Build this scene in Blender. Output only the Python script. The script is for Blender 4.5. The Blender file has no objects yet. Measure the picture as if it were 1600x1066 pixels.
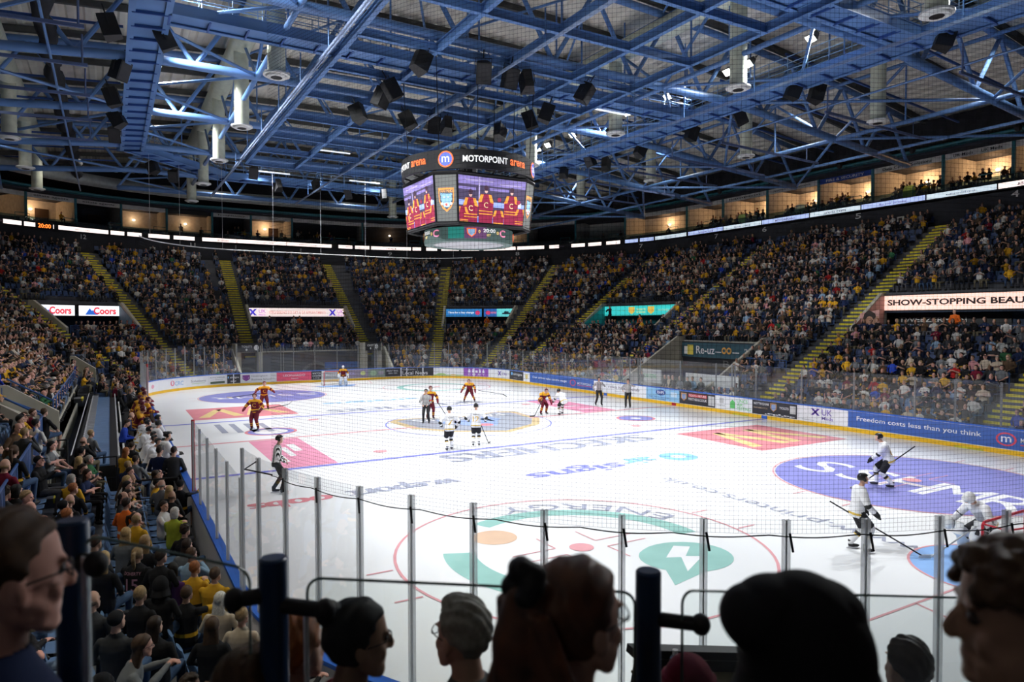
import bpy, bmesh, math, random
import numpy as np
from mathutils import Vector, Matrix, Euler, geometry
random.seed(7); np.random.seed(7)
sc = bpy.context.scene
COL = sc.collection
PI = math.pi
# ------------------------------------------------ camera, world, exposure
CAM = (-16.8188, -33.5199, 5.4806)
YAW, PIT, ROL, FPX = 0.5274, -0.0276, -0.0017, 1078.8
_F = Vector((math.sin(YAW)*math.cos(PIT), math.cos(YAW)*math.cos(PIT), math.sin(PIT)))
_R = Vector((math.cos(YAW), -math.sin(YAW), 0)); _U = _R.cross(_F)
_R2 = _R*math.cos(ROL)+_U*math.sin(ROL); _U2 = -_R*math.sin(ROL)+_U*math.cos(ROL)
cd = bpy.data.cameras.new('camera'); cam = bpy.data.objects.new('camera', cd); COL.objects.link(cam)
M4 = Matrix((( _R2.x, _U2.x, -_F.x, CAM[0]), (_R2.y, _U2.y, -_F.y, CAM[1]), (_R2.z, _U2.z, -_F.z, CAM[2]), (0, 0, 0, 1)))
cam.matrix_world = M4
cd.sensor_width = 36; cd.lens = FPX/1600*36; cd.clip_start = .05; cd.clip_end = 300
cd.dof.use_dof = True; cd.dof.focus_distance = 30; cd.dof.aperture_fstop = 2.8
sc.camera = cam
w = bpy.data.worlds.new('world'); sc.world = w; w.use_nodes = True
w.node_tree.nodes['Background'].inputs[0].default_value = (.05, .06, .08, 1)
w.node_tree.nodes['Background'].inputs[1].default_value = .3
vs = sc.view_settings; vs.view_transform = 'Standard'; vs.look = 'None'; vs.exposure = 0.0; vs.gamma = 1; vs.use_curve_mapping = False
cy = sc.cycles; cy.max_bounces = 5; cy.diffuse_bounces = 3; cy.glossy_bounces = 2; cy.transmission_bounces = 4; cy.transparent_max_bounces = 24
cy.use_denoising = True; cy.sample_clamp_indirect = 4; cy.caustics_reflective = False; cy.caustics_refractive = False

def light(kind, loc, aim, energy, col=(1, 1, 1), size=.5, angle=80, blend=.6, name='floodlight'):
    l = bpy.data.lights.new(name, kind); l.energy = energy; l.color = col
    if kind == 'SPOT': l.spot_size = math.radians(angle); l.spot_blend = blend; l.shadow_soft_size = size
    elif kind == 'POINT': l.shadow_soft_size = size
    else: l.shape = 'DISK'; l.size = size; l.spread = math.radians(angle)
    o = bpy.data.objects.new(name, l); COL.objects.link(o); o.location = loc
    o.rotation_euler = (Vector(aim)-Vector(loc)).to_track_quat('-Z', 'Y').to_euler()
    return o
# floodlights along the catwalks, washing the ice
FLOOD = [(sx*14.4, y) for sx in (-1, 1) for y in (-19, -12, -6.5, -1.5, 4, 9, 14, 19.5)] + [(-6, 30.6), (0, 30.6), (6, 30.6)]
for (fx, fy) in FLOOD:
    light('SPOT', (fx, fy, 19.6), (-fx*.25, fy*(.98 if fy < -10 else .75), 0), 6300*(1.8 if fy < -10 else 1), (.96, .98, 1), .35, 88, .5)
# dim house lights over the seating (wide, high up under the roof)
for sx, sy in [(1, -15), (1, -2), (1, 11), (1, 24), (.75, 37), (.28, 43), (-.28, 43), (-.75, 37), (-1, 24), (-1, 11), (-1, -2), (-1, -14)]:
    light('SPOT', (sx*24, sy, 20.5), (sx*28, sy*1.08, 5), 1350*(1.5 if sx == -1 and sy < 12 else 1), (1, .94, .86), .5, 130, .8, 'house_and_fill_light')
light('SPOT', (-27, -40, 13), (-15.5, -30.5, 4.5), 140, (1, .9, .78), .5, 60, .9, 'house_and_fill_light')  # added fill from behind the camera, brightens the nearest heads
light('SPOT', (-19, -24, 19.5), (-17.0, -22.0, 2), 4300, (1, .88, .72), .4, 60, .9, 'house_and_fill_light')  # added warm fill that brightens the crowd in the near left stand

# ------------------------------------------------ materials
MATS = {}
def mat(name, col, rough=.6, metal=0, noise=.12, scale=3., spec=.4, emit=None, es=1., alpha=None):
    if name in MATS: return MATS[name]
    m = bpy.data.materials.new(name); m.use_nodes = True; nt = m.node_tree; b = nt.nodes['Principled BSDF']
    c = tuple(col)+(1,)
    b.inputs['Roughness'].default_value = rough; b.inputs['Metallic'].default_value = metal
    b.inputs['Specular IOR Level'].default_value = spec
    b.inputs['Base Color'].default_value = c
    if noise and emit is None:
        t = nt.nodes.new('ShaderNodeTexCoord'); n = nt.nodes.new('ShaderNodeTexNoise'); n.inputs['Scale'].default_value = scale
        n.inputs['Detail'].default_value = 2
        r = nt.nodes.new('ShaderNodeValToRGB')
        r.color_ramp.elements[0].position = .3; r.color_ramp.elements[1].position = .7
        r.color_ramp.elements[0].color = tuple(x*(1-noise) for x in col)+(1,)
        r.color_ramp.elements[1].color = tuple(min(1, x*(1+noise)) for x in col)+(1,)
        nt.links.new(t.outputs['Object'], n.inputs['Vector']); nt.links.new(n.outputs['Fac'], r.inputs['Fac']); nt.links.new(r.outputs['Color'], b.inputs['Base Color'])
    if emit is not None:
        b.inputs['Emission Color'].default_value = tuple(emit)+(1,); b.inputs['Emission Strength'].default_value = es
    MATS[name] = m; return m
def glass_mat(name, tint=(.96, .98, .97), refl=.06, dirt=.0):
    if name in MATS: return MATS[name]
    m = bpy.data.materials.new(name); m.use_nodes = True; nt = m.node_tree; nt.nodes.clear()
    o = nt.nodes.new('ShaderNodeOutputMaterial'); tr = nt.nodes.new('ShaderNodeBsdfTransparent'); gl = nt.nodes.new('ShaderNodeBsdfGlossy')
    df = nt.nodes.new('ShaderNodeBsdfDiffuse'); mx = nt.nodes.new('ShaderNodeMixShader'); m2 = nt.nodes.new('ShaderNodeMixShader')
    lw = nt.nodes.new('ShaderNodeLayerWeight'); lw.inputs['Blend'].default_value = .25
    mp = nt.nodes.new('ShaderNodeMapRange'); mp.inputs['To Min'].default_value = refl*.5; mp.inputs['To Max'].default_value = min(1, refl*5)
    tr.inputs['Color'].default_value = tint+(1,); gl.inputs['Roughness'].default_value = .03; gl.inputs['Color'].default_value = (1, 1, 1, 1)
    df.inputs['Color'].default_value = (.8, .82, .82, 1); m2.inputs[0].default_value = dirt
    nt.links.new(lw.outputs['Fresnel'], mp.inputs['Value']); nt.links.new(mp.outputs['Result'], mx.inputs[0])
    nt.links.new(tr.outputs[0], mx.inputs[1]); nt.links.new(gl.outputs[0], mx.inputs[2])
    nt.links.new(mx.outputs[0], m2.inputs[1]); nt.links.new(df.outputs[0], m2.inputs[2]); nt.links.new(m2.outputs[0], o.inputs[0])
    MATS[name] = m; return m
def trans_mat(name):
    m = bpy.data.materials.new(name); m.use_nodes = True; nt = m.node_tree; nt.nodes.clear(); o = nt.nodes.new('ShaderNodeOutputMaterial')
    t = nt.nodes.new('ShaderNodeBsdfTransparent'); t.inputs['Color'].default_value = (.85, .86, .87, 1); a = nt.nodes.new('ShaderNodeBsdfTranslucent'); a.inputs['Color'].default_value = (.78, .79, .80, 1); d = nt.nodes.new('ShaderNodeBsdfDiffuse'); d.inputs['Color'].default_value = (.6, .61, .62, 1)
    m1 = nt.nodes.new('ShaderNodeMixShader'); m1.inputs[0].default_value = .35; m2 = nt.nodes.new('ShaderNodeMixShader'); m2.inputs[0].default_value = .38
    nt.links.new(a.outputs[0], m1.inputs[1]); nt.links.new(d.outputs[0], m1.inputs[2]); nt.links.new(t.outputs[0], m2.inputs[1]); nt.links.new(m1.outputs[0], m2.inputs[2]); nt.links.new(m2.outputs[0], o.inputs[0]); MATS[name] = m; return m
M_STEEL = mat('blue_painted_steel', (.105, .215, .46), .42, 0, .14, .6)
M_STEELD = mat('dark_blue_steel', (.035, .09, .30), .5, 0, .12, .6)
M_TEALST = mat('teal_painted_steel', (.03, .16, .20), .5)
M_RAILB = mat('blue_handrail', (.03, .09, .27), .35)
M_BLACK = mat('black_paint', (.012, .012, .014), .6)
M_DRAPE = mat('black_drape', (.012, .013, .017), .95, noise=.4, scale=2)
M_CONC = mat('painted_concrete', (.42, .40, .33), .85, noise=.12, scale=1.5)
M_TERR = mat('terrace_concrete', (.11, .115, .13), .9, noise=.2, scale=1.)
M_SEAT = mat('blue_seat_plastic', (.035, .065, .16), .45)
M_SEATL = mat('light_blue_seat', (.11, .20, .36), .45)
M_YEL = mat('yellow_step_paint', (.62, .53, .03), .7, noise=.25, scale=4)
M_WHITE = mat('white_paint', (.8, .8, .78), .5, noise=.05)
M_CREAM = mat('cream_duct_metal', (.62, .65, .52), .4, .1, .1)
M_ALU = mat('aluminium_post', (.66, .67, .69), .4, .15, .05)
M_DECK = mat('roof_deck_metal', (.78, .74, .64), .5, .1, .15, .7)
M_GLASS = glass_mat('rink_glass_clear', (.985, .99, .988), .04, .015)
M_POSTT = trans_mat('post_channel')
M_GLASS2 = glass_mat('balustrade_glass', (.955, .98, .97), .04, .004)
M_WALLD = mat('dark_wall', (.02, .022, .028), .85)
M_TEAL = mat('teal_wall', (.02, .22, .25), .7)

# ------------------------------------------------ mesh helpers
WORLDP = {}
def V(*a): return np.array(a, float)
class MB:
    def __init__(s): s.v = []; s.f = []; s.m = []; s.n = 0
    def add(s, vs, fs, mi=0):
        vs = np.asarray(vs, float).reshape(-1, 3); s.v.append(vs)
        for f in fs: s.f.append(tuple(i+s.n for i in f))
        if isinstance(mi, int): s.m += [mi]*len(fs)
        else: s.m += list(mi)
        s.n += len(vs); return s
    def hexa(s, p, mi=0):  # 8 points: bottom 4 ccw, top 4 ccw
        return s.add(p, [(3, 2, 1, 0), (4, 5, 6, 7), (0, 1, 5, 4), (1, 2, 6, 5), (2, 3, 7, 6), (3, 0, 4, 7)], mi)
    def box(s, c, d, rz=0, mi=0):
        x, y, z = d[0]/2, d[1]/2, d[2]/2; ca, sa = math.cos(rz), math.sin(rz)
        P = [(-x, -y, -z), (x, -y, -z), (x, y, -z), (-x, y, -z), (-x, -y, z), (x, -y, z), (x, y, z), (-x, y, z)]
        return s.hexa([(c[0]+a*ca-b*sa, c[1]+a*sa+b*ca, c[2]+q) for a, b, q in P], mi)
    def beam(s, p, q, wd, h, mi=0, up=(0, 0, 1)):
        p, q = np.array(p, float), np.array(q, float); d = q-p; L = np.linalg.norm(d)
        if L < 1e-6: return s
        d /= L; u = np.array(up, float); r = np.cross(d, u)
        if np.linalg.norm(r) < 1e-4: u = V(0, 1, 0); r = np.cross(d, u)
        r /= np.linalg.norm(r); u = np.cross(r, d); r = r*wd/2; u = u*h/2
        return s.hexa([p-r-u, p+r-u, q+r-u, q-r-u, p-r+u, p+r+u, q+r+u, q-r+u], mi)
    def tube(s, p, q, r, r2=None, n=8, cap=True, mi=0):
        p, q = np.array(p, float), np.array(q, float); r2 = r if r2 is None else r2
        d = q-p; L = np.linalg.norm(d)
        if L < 1e-7: return s
        d = d/L; a = V(0, 0, 1) if abs(d[2]) < .9 else V(1, 0, 0); u = np.cross(d, a); u /= np.linalg.norm(u); w_ = np.cross(d, u)
        t = np.arange(n)*2*PI/n; c = np.cos(t)[:, None]*u+np.sin(t)[:, None]*w_
        vs = np.vstack([p+c*r, q+c*r2]); fs = [(i, (i+1) % n, n+(i+1) % n, n+i) for i in range(n)]
        if cap: fs += [tuple(range(n-1, -1, -1)), tuple(range(n, 2*n))]
        return s.add(vs, fs, mi)
    def path(s, pts, r, n=8, mi=0, closed=False):
        pts = [np.array(p, float) for p in pts]; k = len(pts); vs = []; prev = None
        for i, p in enumerate(pts):
            if closed: d = pts[(i+1) % k]-pts[i-1]
            else: d = pts[min(i+1, k-1)]-pts[max(i-1, 0)]
            d = d/(np.linalg.norm(d)+1e-9)
            if prev is None: a = V(0, 0, 1) if abs(d[2]) < .9 else V(1, 0, 0); u = np.cross(d, a)
            else: u = prev-d*np.dot(prev, d)
            u /= np.linalg.norm(u)+1e-9; prev = u; w_ = np.cross(d, u); rr = r[i] if hasattr(r, '__len__') else r
            t = np.arange(n)*2*PI/n; vs.append(p+(np.cos(t)[:, None]*u+np.sin(t)[:, None]*w_)*rr)
        fs = []
        for i in range(k-1+(1 if closed else 0)):
            a, b = i*n, ((i+1) % k)*n
            fs += [(a+j, a+(j+1) % n, b+(j+1) % n, b+j) for j in range(n)]
        if not closed: fs += [tuple(range(n-1, -1, -1)), tuple(range((k-1)*n, k*n))]
        return s.add(np.vstack(vs), fs, mi)
    def loft(s, rings, n=12, mi=0):  # rings: (centre, u, v)
        t = np.arange(n)*2*PI/n; vs = [np.array(c)+np.cos(t)[:, None]*np.array(u)+np.sin(t)[:, None]*np.array(v) for c, u, v in rings]
        fs = []
        for i in range(len(rings)-1):
            a, b = i*n, (i+1)*n; fs += [(a+j, a+(j+1) % n, b+(j+1) % n, b+j) for j in range(n)]
        fs += [tuple(range(n-1, -1, -1)), tuple(range((len(rings)-1)*n, len(rings)*n))]
        return s.add(np.vstack(vs), fs, mi)
    def ball(s, c, r, nu=12, nv=8, R=None, mi=0, fn=None):
        r = V(*r) if hasattr(r, '__len__') else V(r, r, r); vs = [(0, 0, -1)]
        for i in range(1, nv):
            ph = -PI/2+PI*i/nv
            for j in range(nu): t = 2*PI*j/nu; vs.append((math.cos(ph)*math.cos(t), math.cos(ph)*math.sin(t), math.sin(ph)))
        vs.append((0, 0, 1)); vs = np.array(vs, float)
        vs = fn(vs) if fn else vs*r
        if R is not None: vs = vs@np.array(R).T
        vs = vs+np.array(c, float); e = len(vs)-1; fs = [(0, 1+(j+1) % nu, 1+j) for j in range(nu)]
        for i in range(nv-2):
            a = 1+i*nu; b = a+nu; fs += [(a+j, a+(j+1) % nu, b+(j+1) % nu, b+j) for j in range(nu)]
        a = 1+(nv-2)*nu; fs += [(a+j, a+(j+1) % nu, e) for j in range(nu)]
        return s.add(vs, fs, mi)
    def prism(s, poly, f, mi=0):  # poly: 2D outline; f(u,v,side)->xyz, side 0/1
        n = len(poly); vs = [f(u, v, 0) for u, v in poly]+[f(u, v, 1) for u, v in poly]
        return s.add(vs, [tuple(range(n-1, -1, -1)), tuple(range(n, 2*n))]+[(i, (i+1) % n, n+(i+1) % n, n+i) for i in range(n)], mi)
    def mesh(s, name):
        me = bpy.data.meshes.new(name); me.from_pydata(np.vstack(s.v).tolist() if s.v else [], [], s.f)
        me.polygons.foreach_set('material_index', s.m); return me
    def build(s, name, mats, parent=None, smooth=False, kind=None, label=None, off=None):
        if not isinstance(mats, (list, tuple)): mats = [mats]
        me = s.mesh(name)
        if off is None and parent is not None and parent.name in WORLDP: off = parent.location
        if off is not None: me.transform(Matrix.Translation(-Vector(off)))
        for m in mats: me.materials.append(m)
        if smooth: me.polygons.foreach_set('use_smooth', [True]*len(me.polygons))
        o = bpy.data.objects.new(name, me); COL.objects.link(o); o.parent = parent
        if parent is not None and me.name and s and o.parent: pass
        if kind: o['kind'] = kind
        if label: o['label'] = label
        if parent is not None and parent.type == 'MESH' and off is None: pass
        return o
def autosmooth(o, ang=40):
    me = o.data; me.polygons.foreach_set('use_smooth', [True]*len(me.polygons))
    try: me.set_sharp_from_angle(angle=math.radians(ang))
    except Exception: pass
def thing(name, label, cat, loc=(0, 0, 0), rz=0, group=None, world=False, rot=None):
    o = bpy.data.objects.new(name, None); COL.objects.link(o); o.location = loc; o.rotation_euler = rot or (0, 0, rz)
    o.empty_display_size = .1; o['label'] = label; o['category'] = cat
    if group: o['group'] = group
    if world: WORLDP[o.name] = 1
    return o
def tag(o, label, cat, group=None):
    o['label'] = label; o['category'] = cat
    if group: o['group'] = group
    return o
def copy_tree(o, parent=None):
    c = o.copy(); COL.objects.link(c); c.parent = parent
    for ch in o.children: copy_tree(ch, c)
    return c
_tc = {}
def text_pts(s, bold=False):
    key = (s, bold)
    if key in _tc: return _tc[key]
    cu = bpy.data.curves.new('t', 'FONT'); cu.body = s; cu.size = 1; cu.resolution_u = 3
    if bold: cu.offset = .010 if bold is True else bold
    o = bpy.data.objects.new('t', cu); COL.objects.link(o); dg = bpy.context.evaluated_depsgraph_get(); me = bpy.data.meshes.new_from_object(o.evaluated_get(dg))
    v = np.array([x.co[:2] for x in me.vertices]); f = [tuple(p.vertices) for p in me.polygons]
    bpy.data.objects.remove(o); bpy.data.curves.remove(cu); bpy.data.meshes.remove(me)
    v -= v.min(0); _tc[key] = (v, f, v.max(0)); return _tc[key]
def text_on(mb, s, f, u0, v0, wd, h, mi=0, bold=True, sub=0):
    """s fitted in a w x h rectangle whose lower-left is (u0,v0); f(u,v)->xyz"""
    v, fs, mx = text_pts(s, bold); a = v/mx*np.array([wd, h])+np.array([u0, v0])
    mb.add([f(p[0], p[1]) for p in a], fs, mi)
def poly_on(mb, poly, f, mi=0):
    tri = geometry.tessellate_polygon([[Vector((u, v, 0)) for u, v in poly]])
    mb.add([f(u, v) for u, v in poly], [tuple(t) for t in tri], mi)
def disc(cx, cy_, r, n=24, ry=None): return [(cx+r*math.cos(2*PI*i/n), cy_+(ry or r)*math.sin(2*PI*i/n)) for i in range(n)]
_ones = 'zeroth first second third fourth fifth sixth seventh eighth ninth tenth eleventh twelfth thirteenth fourteenth fifteenth sixteenth seventeenth eighteenth nineteenth'.split()
def nw(i):
    if i < 20: return _ones[i]
    t = {2: 'twent', 3: 'thirt', 4: 'fort', 5: 'fift', 6: 'sixt', 7: 'sevent', 8: 'eight', 9: 'ninet'}[min(i//10, 9)]
    return t+'ieth' if i % 10 == 0 else t+'y-'+_ones[i % 10]
# ------------------------------------------------ rink outline
HW, HL, RC = 14.94, 30.0, 8.5
CX, CYL = HW-RC, HL-RC
QA = RC*PI/2; PER = 4*QA+4*CYL+4*CX
SB = [0, 2*CYL, 2*CYL+QA, 2*CYL+QA+2*CX, 2*CYL+2*QA+2*CX, 4*CYL+2*QA+2*CX, 4*CYL+3*QA+2*CX, 4*CYL+3*QA+4*CX, PER]
def fr(s):
    s = s % PER
    if s < SB[1]: return (HW, s-CYL), (1, 0)
    if s < SB[2]: a = (s-SB[1])/RC; n = (math.cos(a), math.sin(a)); return (CX+RC*n[0], CYL+RC*n[1]), n
    if s < SB[3]: return (CX-(s-SB[2]), HL), (0, 1)
    if s < SB[4]: a = (s-SB[3])/RC; n = (-math.sin(a), math.cos(a)); return (-CX+RC*n[0], CYL+RC*n[1]), n
    if s < SB[5]: return (-HW, CYL-(s-SB[4])), (-1, 0)
    if s < SB[6]: a = (s-SB[5])/RC; n = (-math.cos(a), -math.sin(a)); return (-CX+RC*n[0], -CYL+RC*n[1]), n
    if s < SB[7]: return (-CX+(s-SB[6]), -HL), (0, -1)
    a = (s-SB[7])/RC; n = (math.sin(a), -math.cos(a)); return (CX+RC*n[0], -CYL+RC*n[1]), n
def pos(s, rho, z=0):
    (x, y), n = fr(s); return (x+n[0]*rho, y+n[1]*rho, z)
def nrm(s): return fr(s)[1]
def srange(s0, s1, rho=0, step=1.5):
    """sample s values including the corner breaks; finer in corners"""
    out = [s0]; s = s0
    cuts = sorted([b+k*PER for b in SB for k in (-1, 0, 1) if s0 < b+k*PER < s1])+[s1]
    for c in cuts:
        mid = ((s+c)/2) % PER; corner = any(SB[i] <= mid < SB[i+1] for i in (1, 3, 5, 7))
        n = max(1, int(math.ceil((c-s)/(.75 if corner else step*4))))
        out += [s+(c-s)*(i+1)/n for i in range(n)]; s = c
    return out
def zr(r): return .7+.55*(r-2) if r < 8 else 4.0+.64*(r-8)
def strip(mb, s0, s1, prof, mi=0, closed=True, step=1.5):
    """extrude profile [(rho,z)...] along the outline"""
    ss = srange(s0, s1, step=step); n = len(prof); vs = []
    for s in ss: vs += [pos(s, r, z) for r, z in prof]
    fs = []; m = n if closed else n-1
    for i in range(len(ss)-1):
        for j in range(m): k = (j+1) % n; fs.append((i*n+j, i*n+k, (i+1)*n+k, (i+1)*n+j))
    if closed: fs += [tuple(range(n)), tuple((len(ss)-1)*n+j for j in reversed(range(n)))]
    return mb.add(vs, fs, mi)
def PX(u, v, D=None, h=None):
    """world point seen at photo pixel (u,v), D metres in front of the camera"""
    d = _F+_R2*((u-800)/FPX)-_U2*((v-533)/FPX); return Vector(CAM)+d*D
def to_px(p):
    d = Vector(p)-Vector(CAM); w_ = d.dot(_F)
    return (800+FPX*d.dot(_R2)/w_, 533-FPX*d.dot(_U2)/w_, w_) if w_ > .05 else (-9999, -9999, w_)
# ================================================= ICE
_text_bold = text_on
def text_on(mb, s, f, u0, v0, wd, h, mi=0, bold=False, sub=0): _text_bold(mb, s, f, u0, v0, wd, h, mi, bold)
M_ICE = mat('white_ice', (.90, .91, .925), .22, 0, .015, .4, .35)
def outline(rho=0, n=10):
    pts = []
    for s in srange(0, PER-.001, step=3): pts.append(pos(s, rho)[:2])
    return pts
mb = MB(); mb.prism(outline(.02), lambda u, v, k: (u, v, -.25 if k == 0 else 0)); ice = mb.build('floor', M_ICE, kind='structure')
ice['label'] = 'white ice surface of the rink with painted lines and logos'
def ink(name, c): return mat(name, tuple(x**1.45 for x in c), .25, 0, .06, 1.5, .3)
I_BLUE, I_RED, I_PALEB, I_PINK = ink('ice_line_blue', (.40, .42, .84)), ink('ice_line_red', (.86, .52, .55)), ink('ice_disc_violet', (.40, .41, .73)), ink('ice_panel_pink', (.88, .47, .60))
I_REDP, I_YEL, I_GREY, I_GREEN, I_ORG = ink('ice_panel_red', (.82, .40, .44)), ink('ice_yellow', (.88, .72, .42)), ink('ice_grey', (.52, .54, .63)), ink('ice_green', (.47, .70, .66)), ink('ice_orange', (.85, .66, .52))
I_SKY, I_CREASE, I_GOLD, I_WHITE = ink('ice_sky_blue', (.42, .68, .92)), ink('ice_crease_blue', (.42, .62, .92)), ink('ice_gold', (.74, .62, .42)), ink('ice_white', (.93, .935, .95))
ZI = [.004]
def iz(dz=0):
    z = ZI[0]+dz; return lambda u, v: (u, v, z)
def mark(name, mt, fn, dz=0, label=None):
    m = MB(); fn(m, iz(dz)); o = m.build(name, mt, ice); 
    if label: o['label'] = label
    return o
def ringp(m, f, cx, cy_, r0, r1, a0=0, a1=2*PI, n=64):
    vs = []; 
    for i in range(n+1):
        a = a0+(a1-a0)*i/n; vs += [f(cx+r0*math.cos(a), cy_+r0*math.sin(a)), f(cx+r1*math.cos(a), cy_+r1*math.sin(a))]
    m.add(vs, [(2*i, 2*i+1, 2*i+3, 2*i+2) for i in range(n)])
def rect(m, f, x0, y0, x1, y1): m.add([f(x0, y0), f(x1, y0), f(x1, y1), f(x0, y1)], [(0, 1, 2, 3)])
mark('blue_line', I_BLUE, lambda m, f: rect(m, f, -14.8, -7.36, 14.8, -7.06), .003)
mark('blue_line', I_BLUE, lambda m, f: rect(m, f, -14.8, 7.06, 14.8, 7.36), .003)
mark('centre_line', I_RED, lambda m, f: rect(m, f, -14.8, -.13, 14.8, .13), .0015)
for sg in (-1, 1): mark('goal_line', I_RED, lambda m, f: rect(m, f, -13.9, sg*26-.03, 13.9, sg*26+.03), .003)
mark('centre_circle', I_BLUE, lambda m, f: ringp(m, f, 0, 0, 4.42, 4.5), .003)
for sx in (-1, 1):
    for sy in (-1, 1):
        mark('faceoff_circle', I_RED, lambda m, f: (ringp(m, f, sx*7, sy*20, 4.44, 4.51), [rect(m, f, sx*7+a*4.5 if a > 0 else sx*7-5.1, sy*20+b-.03, sx*7+a*4.5+(.6 if a > 0 else 0), sy*20+b+.03) for a in (1, -1) for b in (-.85, .85)]), .006)
        mark('faceoff_spot', I_RED, lambda m, f: (poly_on(m, disc(sx*7, sy*20, .3), f), [(rect(m, f, sx*7+a*.6, sy*20+b*.25-.02, sx*7+a*1.8, sy*20+b*.25+.02), rect(m, f, sx*7+a*.6-.02, sy*20+b*.25, sx*7+a*.6+.02, sy*20+b*1.1)) for a in (1, -1) for b in (1, -1)]), .006)
        mark('faceoff_spot', I_RED, lambda m, f: poly_on(m, disc(sx*7, sy*5.55, .3), f), .006)
for sg in (-1, 1):
    mark('goal_crease', I_CREASE, lambda m, f: poly_on(m, [(-1.8, sg*26)]+[(1.8*math.cos(a), sg*(26-1.8*math.sin(a))) for a in np.linspace(PI, 0, 24)], f), .0)
    mark('crease_line', I_RED, lambda m, f: ringp(m, f, 0, sg*26, 1.78, 1.84, 0 if sg < 0 else PI, PI if sg < 0 else 2*PI, 32), .006)
    mark('trapezoid_line', I_RED, lambda m, f: [m.add([f(a*3.35, sg*26), f(a*3.41, sg*26), f(a*4.3, sg*29.9), f(a*4.24, sg*29.9)], [(0, 1, 2, 3)]) for a in (-1, 1)], .003)
# painted sponsor discs
for sx, sy, r in ((1, -1, 4.4), (-1, 1, 4.4)):
    mark('violet_disc', I_PALEB, lambda m, f: poly_on(m, disc(sx*7, sy*20, r, 64), f), 0)
    # letters read from the far side for the near disc (turned half round)
    c = (sx*7, sy*20); rev = lambda m, f: (lambda u, v: f(c[0]-(v), c[1]+u))
    mark('disc_lettering', I_WHITE, lambda m, f: [text_on(m, t, (lambda u, v: f(c[0]-u, c[1]-v)) , a, -.7, wd, 1.5) for t, a, wd in (('S', -3.9, 1.5), ('S', -2.1, 1.1), ('H', -.7, 1.0), ('M', .6, 1.3), ('R', 2.2, 1.4))] if sx < 0 else [text_on(m, t, (lambda u, v: f(c[0]-1.0+v*1.0, c[1]-u)), a, -1.6+.9, 1.4, 2.2) for t, a in (('S', -3.6), ('S', -1.9), ('H', -.35), ('M', 1.1), ('R', 2.6))], .003)
# red panels with yellow arches
def arches(m, f, cx, cy_, s):
    for k in (-1, 1):
        m.add([f(cx+k*s*.02, cy_-s*.8), f(cx+k*s*.28, cy_-s*.8), f(cx+k*s*.55, cy_+s*.75), f(cx+k*s*.33, cy_+s*.75)], [(0, 1, 2, 3)])
        m.add([f(cx+k*s*.85, cy_-s*.8), f(cx+k*s*1.12, cy_-s*.8), f(cx+k*s*.58, cy_+s*.75), f(cx+k*s*.38, cy_+s*.75)], [(0, 1, 2, 3)])
for (x0, y0, x1, y1) in ((7.0, -13.7, 12.8, -8.5), (-12.8, 8.6, -7.1, 14.1)):
    mark('red_panel', I_REDP, lambda m, f: rect(m, f, x0, y0, x1, y1), 0)
    mark('arch_logo', I_YEL, lambda m, f: arches(m, f, (x0+x1)/2, (y0+y1)/2, 2.3), .003)
mark('pink_panel', I_PINK, lambda m, f: rect(m, f, -11.4, -7.0, -9.2, -.2), 0)
mark('pink_panel', I_PINK, lambda m, f: rect(m, f, 7.9, .2, 10.3, 7.0), 0)
mark('pink_panel_scribble', I_WHITE, lambda m, f: [rect(m, f, -10.9+.4*k, -5.8+k*1.1, -10.75+.5*k, -3.2+k*.7) for k in range(3)]+[rect(m, f, 8.5, 1.5+k*1.6, 9.6, 1.7+k*1.6) for k in range(3)], .003)
R180 = lambda f: (lambda u, v: f(-u, -v))
def ice_text(t, mt, x0, x1, y0, y1, name='ice_lettering', th=.07):  # turned half round: reads from the far side
    m = MB()
    for k in range(3): f = iz(.003+.0007*k); text_on(m, t, lambda u, v: f(-u+(k-1)*th, -v), -x1, -y1, x1-x0, y1-y0)
    m.build(name, mt, ice)
ice_text('SKECHERS', I_GREY, -5.3, 5.1, -9.25, -7.7, th=.10)
ice_text('SKECHERS', I_GREY, -5.3, 5.1, 8.0, 9.3)
ice_text('signs', I_BLUE, -4.0, .1, -13.4, -12.1); ice_text('air', I_SKY, .4, 1.9, -13.1, -12.1)
ice_text('airsigns', I_SKY, -4.5, 2.2, 12.3, 13.4)
mark('round_logo', I_SKY, lambda m, f: ringp(m, f, 3.05, -12.8, .32, .78), .003)
ice_text('w.eport', I_GREY, -10.3, -6.5, -12.4, -11.3); ice_text('oobs', I_REDP, -13.3, -10.9, -12.6, -11.7)
mark('ice_lettering', I_GREY, lambda m, f: text_on(m, 'www.printers.co.uk', lambda u, v: f(.3-v, u), -24.3, 0, 8.9, .75), .003)
# centre ice badge
sh = [(-4.1, 2.6), (-3.2, 3.1), (0, 2.2), (3.2, 3.1), (4.1, 2.6), (3.9, -.6), (2.6, -2.6), (0, -4.1), (-2.6, -2.6), (-3.9, -.6)]
rotb = lambda f, k: (lambda u, v: f(.4+(u*math.cos(-.0)-v*math.sin(-.0))*k, .2+(u*math.sin(-.0)+v*math.cos(-.0))*k))
mark('centre_badge', I_GOLD, lambda m, f: poly_on(m, sh, rotb(f, 1)), .000)
mark('badge_field', ink('ice_badge_grey', (.50, .52, .58)), lambda m, f: poly_on(m, sh, rotb(f, .88)), .0025)
def panther(m, f, k=1):   # simple cat-head badge art: head, ears, muzzle
    for sx in (-1, 1):
        poly_on(m, [(sx*.4*k, .9*k), (sx*1.3*k, 1.5*k), (sx*1.5*k, .2*k), (sx*.9*k, -.5*k)], f)
    poly_on(m, [(-1.0*k, .7*k), (1.0*k, .7*k), (.9*k, -.7*k), (.4*k, -1.5*k), (-.4*k, -1.5*k), (-.9*k, -.7*k)], f)
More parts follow.
